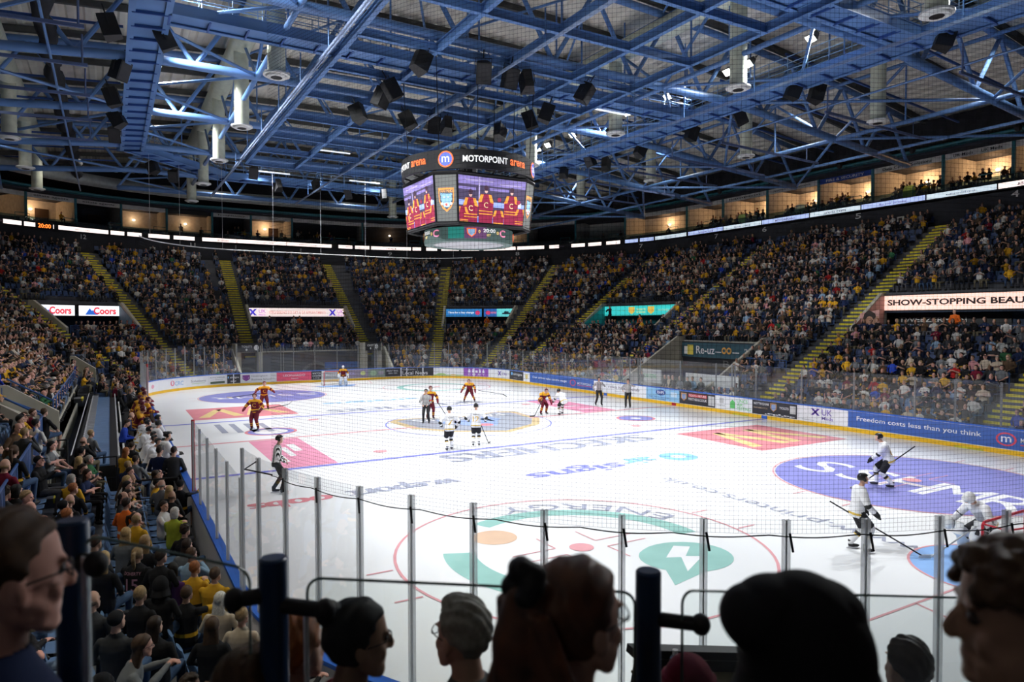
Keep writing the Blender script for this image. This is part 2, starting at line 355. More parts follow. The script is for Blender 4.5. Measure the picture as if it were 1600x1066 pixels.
mark('badge_animal', ink('ice_badge_blue', (.45, .55, .78)), lambda m, f: panther(m, rotb(f, 1.2), 1), .004)
mark('badge_tongue', I_REDP, lambda m, f: poly_on(m, disc(.4, -1.1, .45), f), .006)
mark('badge_lettering', I_WHITE, lambda m, f: text_on(m, 'PANTHERS', lambda u, v: f(.4-u, .2-v), -2.8, 1.3 - 3.6, 5.6, .9), .0055)
# green energy circle at the near left spot
for c, far in (((-7, -20), 0), ((7, 20), 1)):
    g = 1 if not far else -1
    mark('green_ring', I_GREEN, lambda m, f: ringp(m, f, c[0], c[1], 2.8, 3.35, *( (-.15, 2.0) if not far else (0, 2*PI))), 0)
    mark('green_ring', I_GREEN, lambda m, f: ringp(m, f, c[0], c[1], 2.6, 3.35, *((2.75, 4.0) if not far else (0, .1))), .0004)
mark('green_leaf', I_GREEN, lambda m, f: poly_on(m, [(-5.35+math.cos(a)*1.12*(1 if math.cos(a) > -.5 else 1.05)+.1, -21.75+math.sin(a)*1.0) for a in np.linspace(0, 2*PI, 28)]+[], f), .0015)
mark('leaf_tip', I_GREEN, lambda m, f: poly_on(m, [(-6.25, -22.1), (-5.6, -22.7), (-6.75, -22.95)], f), .0006)
mark('lightning_bolt', I_WHITE, lambda m, f: poly_on(m, [(-5.0, -21.05), (-5.75, -21.6), (-5.42, -21.75), (-5.95, -22.5), (-4.95, -21.95), (-5.28, -21.75), (-4.7, -21.3)], f), .0045)
mark('orange_disc', I_ORG, lambda m, f: poly_on(m, disc(-8.45, -18.25, .58), f), .0015)
def arc_text(m, f, t, cx, cy_, r, a0, a1, h):
    text_on(m, t, lambda u, v: (lambda a, rr: f(cx+rr*math.cos(a), cy_+rr*math.sin(a)))(a0+(a1-a0)*u, r+v), 0, 0, 1, h)
mark('ice_lettering', I_GREY, lambda m, f: arc_text(m, f, 'ENERGY', -7, -20, 4.0, .22, 1.62, -.62), .006)
mark('ice_lettering', I_GREY, lambda m, f: text_on(m, 'E', lambda u, v: f(-u, -v), 9.2, 21.7, .8, .7), .006)
mark('small_round_logo', I_PALEB, lambda m, f: (ringp(m, f, -9.9, 2.4, .8, 1.1), ringp(m, f, 8.9, -3.3, .3, .95)), .002)
mark('small_round_logo', I_REDP, lambda m, f: (ringp(m, f, -9.9, 2.4, 1.1, 1.25), ringp(m, f, 8.9, -3.3, .95, 1.1)), .002)
mark('ice_lettering', I_GREY, lambda m, f: [rect(m, f, -12.8+.7*k, 3.2-.2*k, -12.5+.7*k, 6.5-.2*k) for k in range(1, 5)], .002)

# surround floor at ice level
mb = MB(); strip(mb, 0, PER-.001, [(.1, -.1), (32, -.1), (32, 0), (.1, 0)]); o = mb.build('floor', mat('rubber_floor', (.06, .062, .07), .8)); o['kind'] = 'structure'

text_on = _text_bold
# ================================================= BOARDS + GLASS
B_WHITE = mat('board_white', (.82, .83, .86), .3, 0, .02); B_YEL = mat('board_kick_yellow', (.85, .50, .02), .35, 0, .05); B_CAP = mat('board_cap_blue', (.03, .14, .60), .3, 0, .05)
STRETCH = dict(right=(SB[0]-0, SB[1]), farend=(SB[1], SB[4]), left=(SB[4], SB[5]), corner=(SB[5], SB[6]), nearend=(SB[6], PER))
STL = {'right': 'straight white boards and clear glass along the right side of the ice', 'farend': 'curved boards with adverts and tall glass around the far end of the ice', 'left': 'boards along the left side by the team benches, glass only towards the near corner',
       'corner': 'curved boards and tall glass at the near left corner', 'nearend': 'boards and tall glass behind the near goal'}
BO = {}
for k, (a, b) in STRETCH.items():
    mid = pos((a+b)/2, 0); t = thing('rink_boards', STL[k], 'rink boards', (mid[0], mid[1], 0), world=True); BO[k] = t
    mb = MB(); strip(mb, a, b, [(.0, 0), (.12, 0), (.12, 1.03), (.0, 1.03)]); mb.build('board_wall', B_WHITE, t)
    mb = MB(); strip(mb, a, b, [(-.015, 0), (.0, 0), (.0, .2), (-.015, .2)]); mb.build('kick_plate', B_YEL, t)
    mb = MB(); strip(mb, a, b, [(-.03, 1.03), (.15, 1.03), (.15, 1.09), (-.03, 1.09)]); mb.build('board_cap', B_CAP, t)
def panes(k, sl, h, dbl=()):
    t = BO[k]
    for i, s in enumerate(sl[:-1]):
        s1 = sl[i+1]; a, b = s+.025, s1-.025; mb = MB()
        p = [pos(a, .05, 1.09), pos(a, .062, 1.09), pos(b, .062, 1.09), pos(b, .05, 1.09)]
        mb.hexa([p[0], p[3], p[2], p[1]]+[(q[0], q[1], h) for q in (p[0], p[3], p[2], p[1])]); mb.build('glass_pane', M_GLASS, t)
    for i, s in enumerate(sl):
        for d in ((-.11, .11) if s in dbl else (0,)):
            (x, y), n = fr(s+d); r = math.atan2(n[1], n[0]); mb = MB()
            for q in (-.022, .022): mb.box((x+n[0]*.056-n[1]*q, y+n[1]*.056+n[0]*q, (1.09+h)/2), (.055, .03, h-1.09), r)
            mb.box((x+n[0]*.062, y+n[1]*.062, (1.09+h)/2), (.02, .012, h-1.09), r, 1); mb.build('glass_post', [M_POSTT, M_ALU], t)
# near corner posts sit about every 6 degrees, as seen through the balustrade
ang = [0, .131, .259, .327, .425, .510, .596, .682, .768, .858, .950, 1.042, 1.137, 1.235, 1.335, 1.45, PI/2]
panes('corner', [SB[5]+RC*min(a, PI/2-.001) for a in [0.02, .135, .25, .348, .445, .542, .640, .738, .836, .934, 1.032, 1.13, 1.228, 1.33, 1.43, PI/2-.004]], 3.44)
panes('left', [SB[4]+.0+i*(10.3/6) for i in range(7)], 2.92); panes('left', [21.5+13.95+SB[4]+i*1.5 for i in range(5)]+[SB[5]-.02], 2.92)
panes('right', [.3, 2.4, 4.2, 5.95, 8.95, 11.95, 14.95, 16.6, 17.95, 21.0, 25.0, 26.0, 26.95, 28.05, 31, 34, 36.4, 38.85, 40.7, 42.9], 2.95, (16.6, 26.95, 25.0))
panes('farend', [SB[1]+.1, 44.9, 46.3, 47.7, 49.1, 50.5, 51.9, 53.3, 54.65, 56.35, 57.65, 59.4, 61.4, 63.45, 65.35, 66.35, 68.3, 70.15, 71.25, 72.05, 72.9, 73.85, 74.7, 75.7, 76.7, 78.05, 79.4, 80.9, 82.4], 3.44, (57.65, 66.35, 68.3))
panes('nearend', [SB[6]+.05+i*1.84 for i in range(8)]+[SB[7]+i*.95 for i in range(14)], 3.44)
# red padded end posts where the glass stops beside the benches
M_REDPAD = mat('red_padding', (.45, .01, .02), .5)
for y, h, l in ((-13.95, 2.95, 'red padded post at the end of the glass nearest the white team bench'), (11.3, 3.1, 'red padded post beyond the maroon team bench')):
    mb = MB(); mb.loft([((-HW-.05, y+.07, z), (.045, 0, 0), (0, .07, 0)) for z in (1.09, h)], 14); o = mb.build('padded_post', M_REDPAD, smooth=False); autosmooth(o); tag(o, l, 'post')

# ---------- adverts on the boards
def adv(k, s0, s1, col, items=(), nm='advert_panel', label=None):
    """panel from s0 (left as seen from the ice) down to s1; items: (text/shape, u0,v0,w,h,colour) in panel fractions"""
    z0, z1 = .23, 1.01; L = s0-s1
    f = lambda u, v, d=-.006: pos(s0-u*L, d, z0+v*(z1-z0))
    mb = MB(); n = max(2, int(L/.5)); vs = []
    for i in range(n+1): vs += [f(i/n, 0), f(i/n, 1)]
    mb.add(vs, [(2*i, 2*i+2, 2*i+3, 2*i+1) for i in range(n)])
    pn = mb.build(nm, mat('advert_%s' % '_'.join('%02d' % int(c*99) for c in col), col, .35, 0, .03), BO[k])
    if label: pn['label'] = label
    byc = {}
    for it in items: byc.setdefault(it[5], []).append(it)
    for q, (c, its) in enumerate(byc.items()):
        mb = MB(); g = lambda u, v: f(u, v, -.010-.003*q)
        for (t, u0, v0, wd, h, _) in its:
            if t == '#r': n = 6; mb.add(sum([[g(u0+wd*i/n, v0), g(u0+wd*i/n, v0+h)] for i in range(n+1)], []), [(2*i, 2*i+2, 2*i+3, 2*i+1) for i in range(n)])
            elif t == '#o': poly_on(mb, disc(u0+wd/2, v0+h/2, wd/2, 20, h/2), g)
            elif t == '#x':
                for k_ in (0, 1): poly_on(mb, [(u0+(k_*wd), v0), (u0+wd*.28+(k_*(wd-.56*wd)), v0), (u0+wd-k_*wd, v0+h), (u0+wd*.72-(k_*(wd-.56*wd)), v0+h)], g)
            elif t == '#s': poly_on(mb, [(u0, v0+h), (u0+wd, v0+h), (u0+wd, v0+h*.35), (u0+wd/2, v0), (u0, v0+h*.35)], g)
            elif t == '#h': poly_on(mb, [(u0, v0), (u0+wd, v0), (u0+wd, v0+h*.7), (u0+wd*.5, v0+h), (u0, v0+h*.7)], g)
            elif t == '#f':
                poly_on(mb, disc(u0+wd/2, v0+h*.82, wd*.3, 10, h*.16), g); poly_on(mb, [(u0, v0), (u0+wd, v0), (u0+wd*.9, v0+h*.62), (u0+wd*.1, v0+h*.62)], g)
            else: text_on(mb, t, g, u0, v0, wd, h)
        mb.build('lettering', mat('ink_%s' % '_'.join('%02d' % int(x*99) for x in c), c, .4, 0, 0), pn, off=BO[k].location)
W_, BL, NAVY, DK, PUR = (.85, .86, .9), (.05, .13, .45), (.03, .08, .32), (.035, .035, .045), (.10, .04, .35)
RDX, GRN, GRY = (.75, .08, .12), (.12, .55, .15), (.35, .35, .38)
adv('right', 9.2, .1, BL, [('Freedom costs less than you think', .05, .38, .62, .36, W_), ('#o', .73, .15, .085, .72, RDX), ('#o', .739, .23, .067, .56, BL), ('m', .752, .35, .042, .3, (.8, .82, .9)), ('MOTORPOINT', .83, .4, .16, .26, W_), ('#r', .83, .26, .16, .05, RDX)], label='blue advert with white slogan lettering')
adv('right', 12.15, 9.2, W_, [('#x', .28, .45, .18, .45, PUR), ('UK', .5, .5, .2, .4, (.2, .14, .5)), ('Meds', .5, .2, .22, .22, (.2, .14, .5)), ('#r', .1, .08, .25, .03, GRY)], label='white advert with purple cross')
adv('right', 15.15, 12.15, DK, [('NOTTINGHAM', .04, .68, .34, .18, W_), ('PANTHERS.CO.UK', .04, .42, .32, .1, (.6, .45, .3)), ('#s', .42, .3, .14, .6, (.55, .3, .12)), ('#s', .44, .36, .1, .46, (.25, .35, .6)), ('TICKETS', .62, .55, .2, .16, W_), ('#r', .85, .32, .12, .55, (.6, .6, .6))]+[('#r', .3+.06*i, .05+.025*(i % 3), .05, .05+.03*(i % 2), W_) for i in range(11)])
adv('right', 17.95, 15.15, W_, [('#h', .42, .16, .13, .66, GRN), ('LINCS', .6, .64, .28, .24, GRN), ('AIR', .6, .37, .16, .22, GRN), ('TESTING', .6, .1, .36, .22, GRN), ('COMPANY', .06, .2, .22, .12, GRY), ('#r', .12, .45, .12, .4, (.55, .55, .57))])
adv('right', 21.0, 17.95, DK, [('#s', .05, .22, .16, .66, (.55, .3, .12)), ('#s', .075, .3, .11, .5, (.25, .35, .6)), ('#r', .26, .62, .52, .26, (.55, .05, .06)), ('TICKETS + FIXTURES', .28, .66, .48, .17, W_), ('PANTHERS.CO.UK', .26, .34, .52, .2, W_), ('#r', .82, .12, .16, .74, (.55, .55, .56))])
adv('right', 24.2, 21.0, (.28, .55, .82), [('#o', .3, .42, .3, .5, NAVY), ('RHPS', .35, .54, .2, .26, W_), ('ELECTRICAL SERVICES', .1, .2, .6, .12, NAVY), ('0115 922 0000', .2, .03, .4, .1, NAVY), ('#r', .75, .4, .18, .4, (.6, .75, .9))])
adv('right', 30.15, 24.2, W_, [('roko health club', .3, .5, .58, .26, (.15, .12, .2)), ('#r', .42, .25, .4, .03, GRY)])
adv('right', 39.4, 30.15, BL, [('Our prices take centre stage', .05, .42, .56, .3, W_), ('#o', .66, .2, .085, .66, RDX), ('#o', .669, .28, .067, .5, BL), ('m', .68, .38, .045, .28, W_), ('MOTORPOINT', .77, .42, .2, .22, W_), ('#r', .77, .3, .2, .05, RDX)], label='blue advert with white slogan and red ring')
adv('right', 40.5, 39.4, W_, [('#s', .3, .2, .4, .6, (.75, .6, .25))])
adv('right', 42.95, 40.5, DK, [('#o', .1, .5, .15, .36, (.2, .5, .85)), ('airsigns', .28, .45, .62, .36, W_), ('airsigns.co.uk', .3, .14, .5, .14, GRY)])
adv('farend', 46.1, 43.05, W_, [('#x', .42, .3, .16, .5, PUR), ('UK Meds', .62, .35, .25, .35, (.25, .2, .5))])
adv('farend', 48.95, 46.1, (.30, .10, .48), [('#f', .17+.14*i, .45, .1, .45, W_) for i in range(5)]+[('COMMUNITY', .17, .12, .66, .22, W_)], label='purple advert with a row of white figures')
adv('farend', 52.0, 48.95, W_, [('#r', .0, .0, 1, .12, (.35, .55, .2)), ('#o', .1, .0, .3, .3, (.4, .6, .25)), ('#o', .55, .0, .2, .2, (.7, .55, .3))])
adv('farend', 55.15, 52.0, DK, [('Nottinghamshire', .04, .68, .4, .2, W_), ('Local News', .04, .14, .78, .46, W_)])
adv('farend', 56.75, 55.15, DK, [('PRINTING', .1, .6, .7, .18, W_), ('SERVICES', .2, .32, .55, .14, W_)])
adv('farend', 58.45, 56.75, (.2, .24, .22), [('#o', .1, .2, .4, .6, (.3, .42, .28)), ('#r', .6, .3, .3, .4, (.35, .3, .38))])
adv('farend', 60.95, 58.45, (.26, .22, .3), [('MEDICAL', .1, .4, .4, .3, (.35, .3, .7)), ('#o', .7, .3, .2, .5, (.55, .6, .25)), ('#o', .0, .2, .12, .6, (.3, .5, .3))])
adv('farend', 62.85, 60.95, (.2, .2, .22), [('MIDLANDS', .2, .4, .5, .2, W_), ('#r', .8, .2, .15, .5, (.35, .3, .5))])
adv('farend', 63.8, 62.85, DK, [('WATCH', .1, .62, .8, .24, W_), ('ONLINE', .1, .36, .8, .16, W_), ('LIVE', .2, .08, .6, .2, GRY)])
adv('farend', 66.85, 63.8, (.72, .09, .18), [('LEONARDO', .18, .5, .64, .24, W_), ('Hotels', .42, .2, .2, .14, W_)], label='red hotel advert')
adv('farend', 69.9, 66.85, W_, [('#s', .06, .16, .2, .68, (.22, .05, .28)), ('NBS', .09, .45, .14, .18, W_), ('Nottingham', .3, .56, .45, .24, GRY), ('Business School', .3, .22, .55, .22, GRY)])
adv('farend', 71.05, 69.9, DK, [('#o', .08, .55, .14, .24, (.2, .5, .85)), ('airsigns', .25, .5, .65, .26, W_), ('GROUP', .3, .15, .4, .16, W_)])
adv('farend', 72.6, 71.05, W_, [('KITCHENS', .1, .66, .8, .16, (.3, .3, .3)), ('your designers', .1, .44, .7, .12, GRY), ('#r', .1, .08, .8, .24, (.08, .12, .08))])
adv('farend', 76.65, 72.6, W_, [('#o', .08, .25, .11, .55, (.75, .2, .3)), ('#o', .11, .35, .05, .4, W_), ('CRC', .2, .26, .22, .42, (.25, .45, .75)), ('Solutions', .6, .4, .34, .26, GRY), ('#r', .62, .24, .3, .05, (.5, .65, .4))])
adv('farend', 80.0, 76.65, W_, [('#o', .3, .3, .15, .4, (.8, .4, .5))])
# red and blue line marks on the kick plate
for s, c in ((21.5-7.21, B_CAP), (21.5, M_REDPAD), (21.5+7.21, B_CAP)):
    mb = MB(); strip(mb, s-.2, s+.2, [(-.02, .01), (-.016, .01), (-.016, .19), (-.02, .19)]); mb.build('line_mark', c, BO['right'])

# ================================================= SAFETY NETTING
def netting(label, s0, s1, z0, ztop, cell, th, nm='safety_netting'):
    mb = MB(); ss = np.arange(s0, s1, cell)
    L = s1-s0
    for s in ss:
        sag = .05*math.sin(s*2.2)
        (x, y), n = fr(s); r = .075
        b = (x+n[0]*r, y+n[1]*r, z0(s)); t = (x+n[0]*r, y+n[1]*r, ztop); m_ = -n[1], n[0]
        h = th/2
        vs = []
        for p in (b, t): vs += [(p[0]-m_[0]*h, p[1]-m_[1]*h, p[2]), (p[0]+n[0]*h, p[1]+n[1]*h, p[2]), (p[0]+m_[0]*h, p[1]+m_[1]*h, p[2])]
        mb.add(vs, [(0, 1, 4, 3), (1, 2, 5, 4), (2, 0, 3, 5)])
    fs = srange(s0, s1, step=3)
    zmin = min(z0(s) for s in fs)
    for z in np.arange(zmin+.0, ztop, cell):
        prof = [(.075, z-th/2), (.075+th/2, z+th/2), (.075-th/2, z+th/2)]
        sub = [s for s in fs if z0(s) <= z+.001]
        if len(sub) > 1: strip_pts(mb, sub, prof)
    o = mb.build(nm, M_BLACK); tag(o, label, 'netting'); return o
def strip_pts(mb, ss, prof):
    n = len(prof); vs = []
    for s in ss: vs += [pos(s, r, z) for r, z in prof]
    mb.add(vs, [(i*n+j, i*n+(j+1) % n, (i+1)*n+(j+1) % n, (i+1)*n+j) for i in range(len(ss)-1) for j in range(n)])
netting('fine black safety netting hanging above the glass of the near end, nearest the camera', SB[5]+1.75, SB[7]+2, lambda s: 3.30, 15.5, .046, .0022)
netting('fine black safety netting hanging above the glass of the far end', SB[1]+5, SB[4]-1.5, lambda s: 3.44, 11.7, .22, .005)
# frame tube of the far netting
nf = thing('net_hoop', 'thin pale curved tube holding the far end netting, hung on wires', 'netting frame', (0, 30, 11.7), world=True)
mb = MB(); mb.path([pos(s, .08, 11.72) for s in srange(SB[1]+5, SB[4]-1.5, step=.6)], .045, 6); mb.build('frame_tube', M_WHITE, nf, smooth=True)
for s in (50, 54.5, 58.6, 62.8, 67, 71.2, 75, 78.6): mb = MB(); p = pos(s, .08, 11.7); mb.tube(p, (p[0], p[1], 20), .012, n=4); mb.build('hanging_wire', M_ALU, nf)
# bungee line and ties along the foot of the near netting
bl = thing('bungee_cord', 'black cord laced along the foot of the near netting', 'cord', pos(130, .09, 3.3), world=True)
mb = MB(); mb.path([pos(s, .085, 3.29-.03*abs(math.sin((s-SB[5])*3.3))) for s in np.arange(SB[5]+1.75, SB[7], .12)], .007, 4); mb.build('cord', M_BLACK, bl)
for a in [.250, .348, .445, .542, .640, .738, .836, .934, 1.032, 1.13, 1.228, 1.33, 1.43]:
    s = SB[5]+RC*a; mb = MB(); p, q = pos(s+.02, .10, 3.31), pos(s+.05, .11, 3.12); mb.tube(p, q, .013, n=6); mb.build('tie', M_BLACK, bl)
mb = MB(); a_, b_ = pos(SB[5]+1.2, .1, 3.4), pos(SB[5]+1.8, .1, 3.3); mb.path([a_, (a_[0]-.15, a_[1]+.1, 3.28), b_], .012, 5); mb.build('tie', M_BLACK, bl)

# ================================================= GOALS
M_GRED = mat('goal_red', (.62, .02, .04), .35); M_NETW = mat('net_white', (.75, .75, .75), .6)
def goal(y, sg, label):
    t = thing('ice_hockey_goal', label, 'goal', (0, y, 0), world=True)
    W2, H, D, Dt = .915, 1.22, 1.1, .5
    mb = MB(); mb.path([(-W2, y, .0), (-W2, y, H-.06), (-W2+.06, y, H), (W2-.06, y, H), (W2, y, H-.06), (W2, y, 0)], .03, 10); mb.build('goal_frame', M_GRED, t, smooth=True)
    mb = MB(); mb.path([(-W2, y, H-.03), (-W2-.08, y+sg*Dt, H-.03), (-.5, y+sg*(Dt+.1), H-.03), (.5, y+sg*(Dt+.1), H-.03), (W2+.08, y+sg*Dt, H-.03), (W2, y, H-.03)], .02, 8)
    mb.path([(-W2, y, .04), (-W2-.12, y+sg*.7, .04), (-.6, y+sg*D, .04), (.6, y+sg*D, .04), (W2+.12, y+sg*.7, .04), (W2, y, .04)], .03, 8); mb.build('back_bar', M_GRED if sg < 0 else M_WHITE, t, smooth=True)
    mb = MB(); top = [(-W2, 0), (-W2-.08, Dt), (-.5, Dt+.1), (.5, Dt+.1), (W2+.08, Dt), (W2, 0)]; bot = [(-W2, 0), (-W2-.12, .7), (-.6, D), (.6, D), (W2+.12, .7), (W2, 0)]
    def samp(P, t_):
        L = [math.dist(P[i], P[i+1]) for i in range(5)]; d = t_*sum(L)
        for i in range(5):
            if d <= L[i]+1e-9: k = d/L[i]; return (P[i][0]+(P[i+1][0]-P[i][0])*k, P[i][1]+(P[i+1][1]-P[i][1])*k)
            d -= L[i]
        return P[-1]
    N = 44; fine = .0028 if sg < 0 else .006
    for i in range(N+1):
        a, b = samp(top, i/N), samp(bot, i/N); mb.tube((a[0], y+sg*a[1], H-.03), (b[0], y+sg*b[1], .04), fine, n=4, cap=False)
    for j in range(1, 17):
        k = j/17; pts = []
        for i in range(0, N+1, 2): a, b = samp(top, i/N), samp(bot, i/N); pts.append((a[0]*(1-k)+b[0]*k, y+sg*(a[1]*(1-k)+b[1]*k), (H-.03)*(1-k)+.04*k))
        mb.path(pts, fine, 4)
    for i in range(-12, 13): mb.tube((i*.076, y, H-.03), (i*.076*1.02, y+sg*.55, H-.03), fine, n=4, cap=False)
    mb.build('goal_net', M_NETW, t)
    mb = MB(); mb.box((0, y+sg*.3, .62), (.012, .5, .02)); mb.build('net_strap', M_NETW, t)
    return t
goal(-26, -1, 'red framed goal with white net at the near right of the ice'); goal(26, 1, 'red and white framed goal at the far end of the ice')
bot = thing('water_bottle', 'white water bottle lying on top of the near goal', 'bottle', (.35, -26.3, 1.26)); mb = MB(); mb.tube((-.1, 0, 0), (.08, 0, 0), .035, n=12); mb.tube((.08, 0, 0), (.12, 0, 0), .012, n=8); mb.build('bottle_body', M_WHITE, bot)
# ================================================= SEATING BOWL
ROW0, DR, NR = .4, .8, 27
VOM = [(56.9, 67.3), (48.53, 51.95), (73.2, 76.5), (33.8, 43.8), (1.0, 15.2), (82.3, 91.8), (110.4, 124)]
VR0, VR1, VZ = 9.2, 12.6, 4.3
GCUT = [(55.6, 69.6, 5.2), (20.3, 28.6, 7.6), (89.1, 115.6, 3.6), (108.0, 112.6, 5.0)]
def row_rho(k): return ROW0+DR*k
def row_z(k): return max(.15, zr(row_rho(k)+.1))+(.1 if k == 1 else 0)
def row_cuts(k):
    r0, r1 = row_rho(k), row_rho(k)+DR; c = [(a, b) for a, b in VOM if r1 > VR0+.05 and r0 < VR1-.05]
    return sorted(c+[(a, b) for a, b, r in GCUT if r0 < r-.05])
def row_spans(k):
    cur = 0; out = []
    for a, b in row_cuts(k):
        if a > cur: out.append((cur, a))
        cur = max(cur, b)
    if cur < PER: out.append((cur, PER-.001))
    return out
mb = MB()
for k in range(NR):
    r, z = row_rho(k), row_z(k); zl = max(-.02, z-.75)
    for a, b in row_spans(k):
        if b-a > .1: strip(mb, a, b, [(r, zl), (r+DR, zl), (r+DR, z), (r, z)])
tr = mb.build('wall_seating_bowl', M_TERR); tr['kind'] = 'structure'; tr['label'] = 'stepped concrete terraces of the seating bowl'
# vomitories
CONC_SIDE = {4: 1}
mb = MB(); mf = MB()
for i, (a, b) in enumerate(VOM):
    strip(mf, a, b, [(VR0, VZ-.3), (VR1+1.5, VZ-.3), (VR1+1.5, VZ), (VR0, VZ)])
    strip(mf, a, b, [(VR1+1.4, VZ), (VR1+1.5, VZ), (VR1+1.5, 7.3), (VR1+1.4, 7.3)])
    strip(mf, a, b, [(VR1-.02, 6.05), (VR1+1.5, 6.05), (VR1+1.5, 6.2), (VR1-.02, 6.2)])
    for s in (a, b):
        (x, y), n = fr(s); m_ = (-n[1]*.12, n[0]*.12)
        poly = [(VR0, 3.9), (VR1+.2, 3.9), (VR1+.2, 7.35), (VR1-.3, 7.35), (VR0, 5.1)]
        mb.prism(poly, lambda u, v, q: (x+n[0]*u+m_[0]*(q*2-1), y+n[1]*u+m_[1]*(q*2-1), v))
mb.build('wall_vomitory_sides', M_CONC, kind='structure'); mf.build('wall_vomitory_lining', mat('vom_wall_dark', (.03, .05, .09), .7), kind='structure')
# ground level recesses
mb = MB()
for a, b, r in GCUT:
    zt = zr(r)+.25
    strip(mb, a, b, [(r, 0), (r+.15, 0), (r+.15, zt), (r, zt)])
    for s in (a, b):
        if s in (115.6, 108.0, 112.6, 89.1): continue
        (x, y), n = fr(s); m_ = (-n[1]*.1, n[0]*.1)
        mb.prism([(1.2, 0), (r+.1, 0), (r+.1, zr(r)+.55), (r-.6, zr(r)+.55), (1.2, .95)], lambda u, v, q: (x+n[0]*u+m_[0]*(q*2-1), y+n[1]*u+m_[1]*(q*2-1), v))
mb.build('wall_ground_level', M_CONC, kind='structure')
# dark graphics on the far concourse wall
mb = MB(); strip(mb, 56.2, 69.0, [(5.12, 0), (5.18, 0), (5.18, 2.6), (5.12, 2.6)]); mb.build('wall_far_concourse', mat('concourse_graphic', (.05, .055, .07), .6), kind='structure')
mb = MB()
for c, r in ((62.0, 1.6), (68.6, 1.25), (68.6, .8)):
    strip_pts(mb, [c-.01, c+.01], [(5.1, .01)]*3)
    for i in range(24):
        a0, a1 = PI*i/24, PI*(i+1)/24
        p = [pos(c-math.cos(a)*q, 5.1, max(.02, math.sin(a)*q)) for a, q in ((a0, r), (a1, r), (a1, r*.82), (a0, r*.82))]; mb.add(p, [(0, 1, 2, 3)])
o = mb.build('trim_graphic_swirls', mat('swirl_grey', (.12, .13, .15), .6), kind='structure')
mb = MB(); strip(mb, 57.2, 61.2, [(5.05, .9), (5.1, .9), (5.1, 1.5), (5.05, 1.5)]); mb.build('trim_blue_band', mat('band_blue', (.02, .12, .45), .5), kind='structure')
def sbox(mb, s0, s1, r0, r1, z0, z1, mi=0): strip(mb, s0, s1, [(r0, z0), (r1, z0), (r1, z1), (r0, z1)], mi)
# tower walls with signs
def tower(s0, s1, h, text, label, r=3.1):
    t = thing('concourse_portal', label, 'portal', pos((s0+s1)/2, r, 0), world=True)
    mb = MB(); sbox(mb, s0, s0+.35, r, 5.1, 0, h); sbox(mb, s1-.35, s1, r, 5.1, 0, h); sbox(mb, s0+.35, s1-.35, r+.1, 5.1, h-.35, h); mb.build('portal_wall', M_CONC, t)
    mb = MB(); sbox(mb, s0+.1, s1-.1, r-.08, r-.02, h-.75, h+.1); mb.build('sign_board', M_BLACK, t)
    f = lambda u, v: pos(s1-.2-u*(s1-s0-.4), r-.1, h-.7+v*.7)
    mb = MB(); text_on(mb, text, f, .08, .52, .5, .28); poly_on(mb, disc(.8, .5, .12, 16, .36), f); poly_on(mb, disc(.32, .24, .05, 12, .15), f)
    mb.build('lettering', M_WHITE, t, off=t.location)
tower(67.4, 69.6, 3.5, 'TOILETS', 'concrete portal with a black TOILETS sign at far end, left of the goal', 3.4)
tower(56.0, 57.7, 3.4, 'EXIT', 'concrete portal with a small black sign at far end, right of the goal', 3.4)

# ---------- aisles
AIS = [(16.0, .4, 22), (32.0, 1.2, 22), (44.25, 9.0, 22), (44.9, .4, 9), (47.97, 1.2, 22), (52.12, .4, 22), (56.6, 5.2, 22), (68.15, 5.2, 22), (72.85, 1.2, 22), (76.85, 1.2, 22), (81.6, 1.2, 22), (93.6, 3.6, 22), (109.6, 9, 22), (3.6, .4, 9), (118, 3.4, 9.)]
ALAB = {16.0: 'yellow edged aisle steps left of the long pink sign, running down to the boards', 3.6: 'yellow edged steps at the right edge of the photo beside the boards', 56.6: 'yellow steps of the far end aisle right of the white and purple sign', 68.15: 'yellow steps of the far end aisle left of the white and purple sign',
        72.85: 'yellow steps of the aisle right of the two beer signs', 76.85: 'yellow steps of the aisle left of the two beer signs', 52.12: 'yellow steps of the aisle left of the blue motor sign', 47.97: 'yellow steps of the aisle right of the blue motor sign', 44.25: 'upper yellow steps left of the teal sign', 44.9: 'lower yellow steps left of the teal sign', 32.0: 'yellow steps of the aisle right of the teal sign'}
for s, r0, r1 in AIS:
    if s in (109.6,): continue
    (x, y), n = fr(s); rz = math.atan2(n[1], n[0]); st = MB(); no = MB()
    r = r0
    while r < r1-.05:
        k = int(round((r-ROW0)/DR*2)); kk = k//2; z = row_z(min(NR-1, kk)); zl = row_z(kk-1) if kk > 0 else 0
        zz = (z+zl)/2 if k % 2 == 0 else z
        if k % 2 == 0: zc = (zl+z)/2
        inv = any(a-.01 <= s <= b+.01 and r+.4 > VR0 and r < VR1 for a, b in VOM)
        if k % 2 == 0: c = pos(s, r-.2, 0); h = (z-zl)/2; st.box((c[0], c[1], zl+h/2), (.42, 1.15, h), rz); c2 = pos(s, r-.375, 0); no.box((c2[0], c2[1], zl+h-.05), (.09, 1.17, .12), rz)
        else: c2 = pos(s, r-.375, 0); no.box((c2[0], c2[1], z-.05), (.09, 1.17, .125), rz)
        r += DR/2
    t = thing('aisle_steps', ALAB.get(s, 'yellow edged steps of the left stand, %s aisle counted from the far corner' % nw(1+([81.6, 93.6, 106.5, 118].index(s) if s in (81.6, 93.6, 106.5, 118) else 0))), 'steps', pos(s, r0, 0), group='aisle steps of the bowl', world=True)
    st.build('step_blocks', M_TERR, t); no.build('yellow_nosings', M_YEL, t)

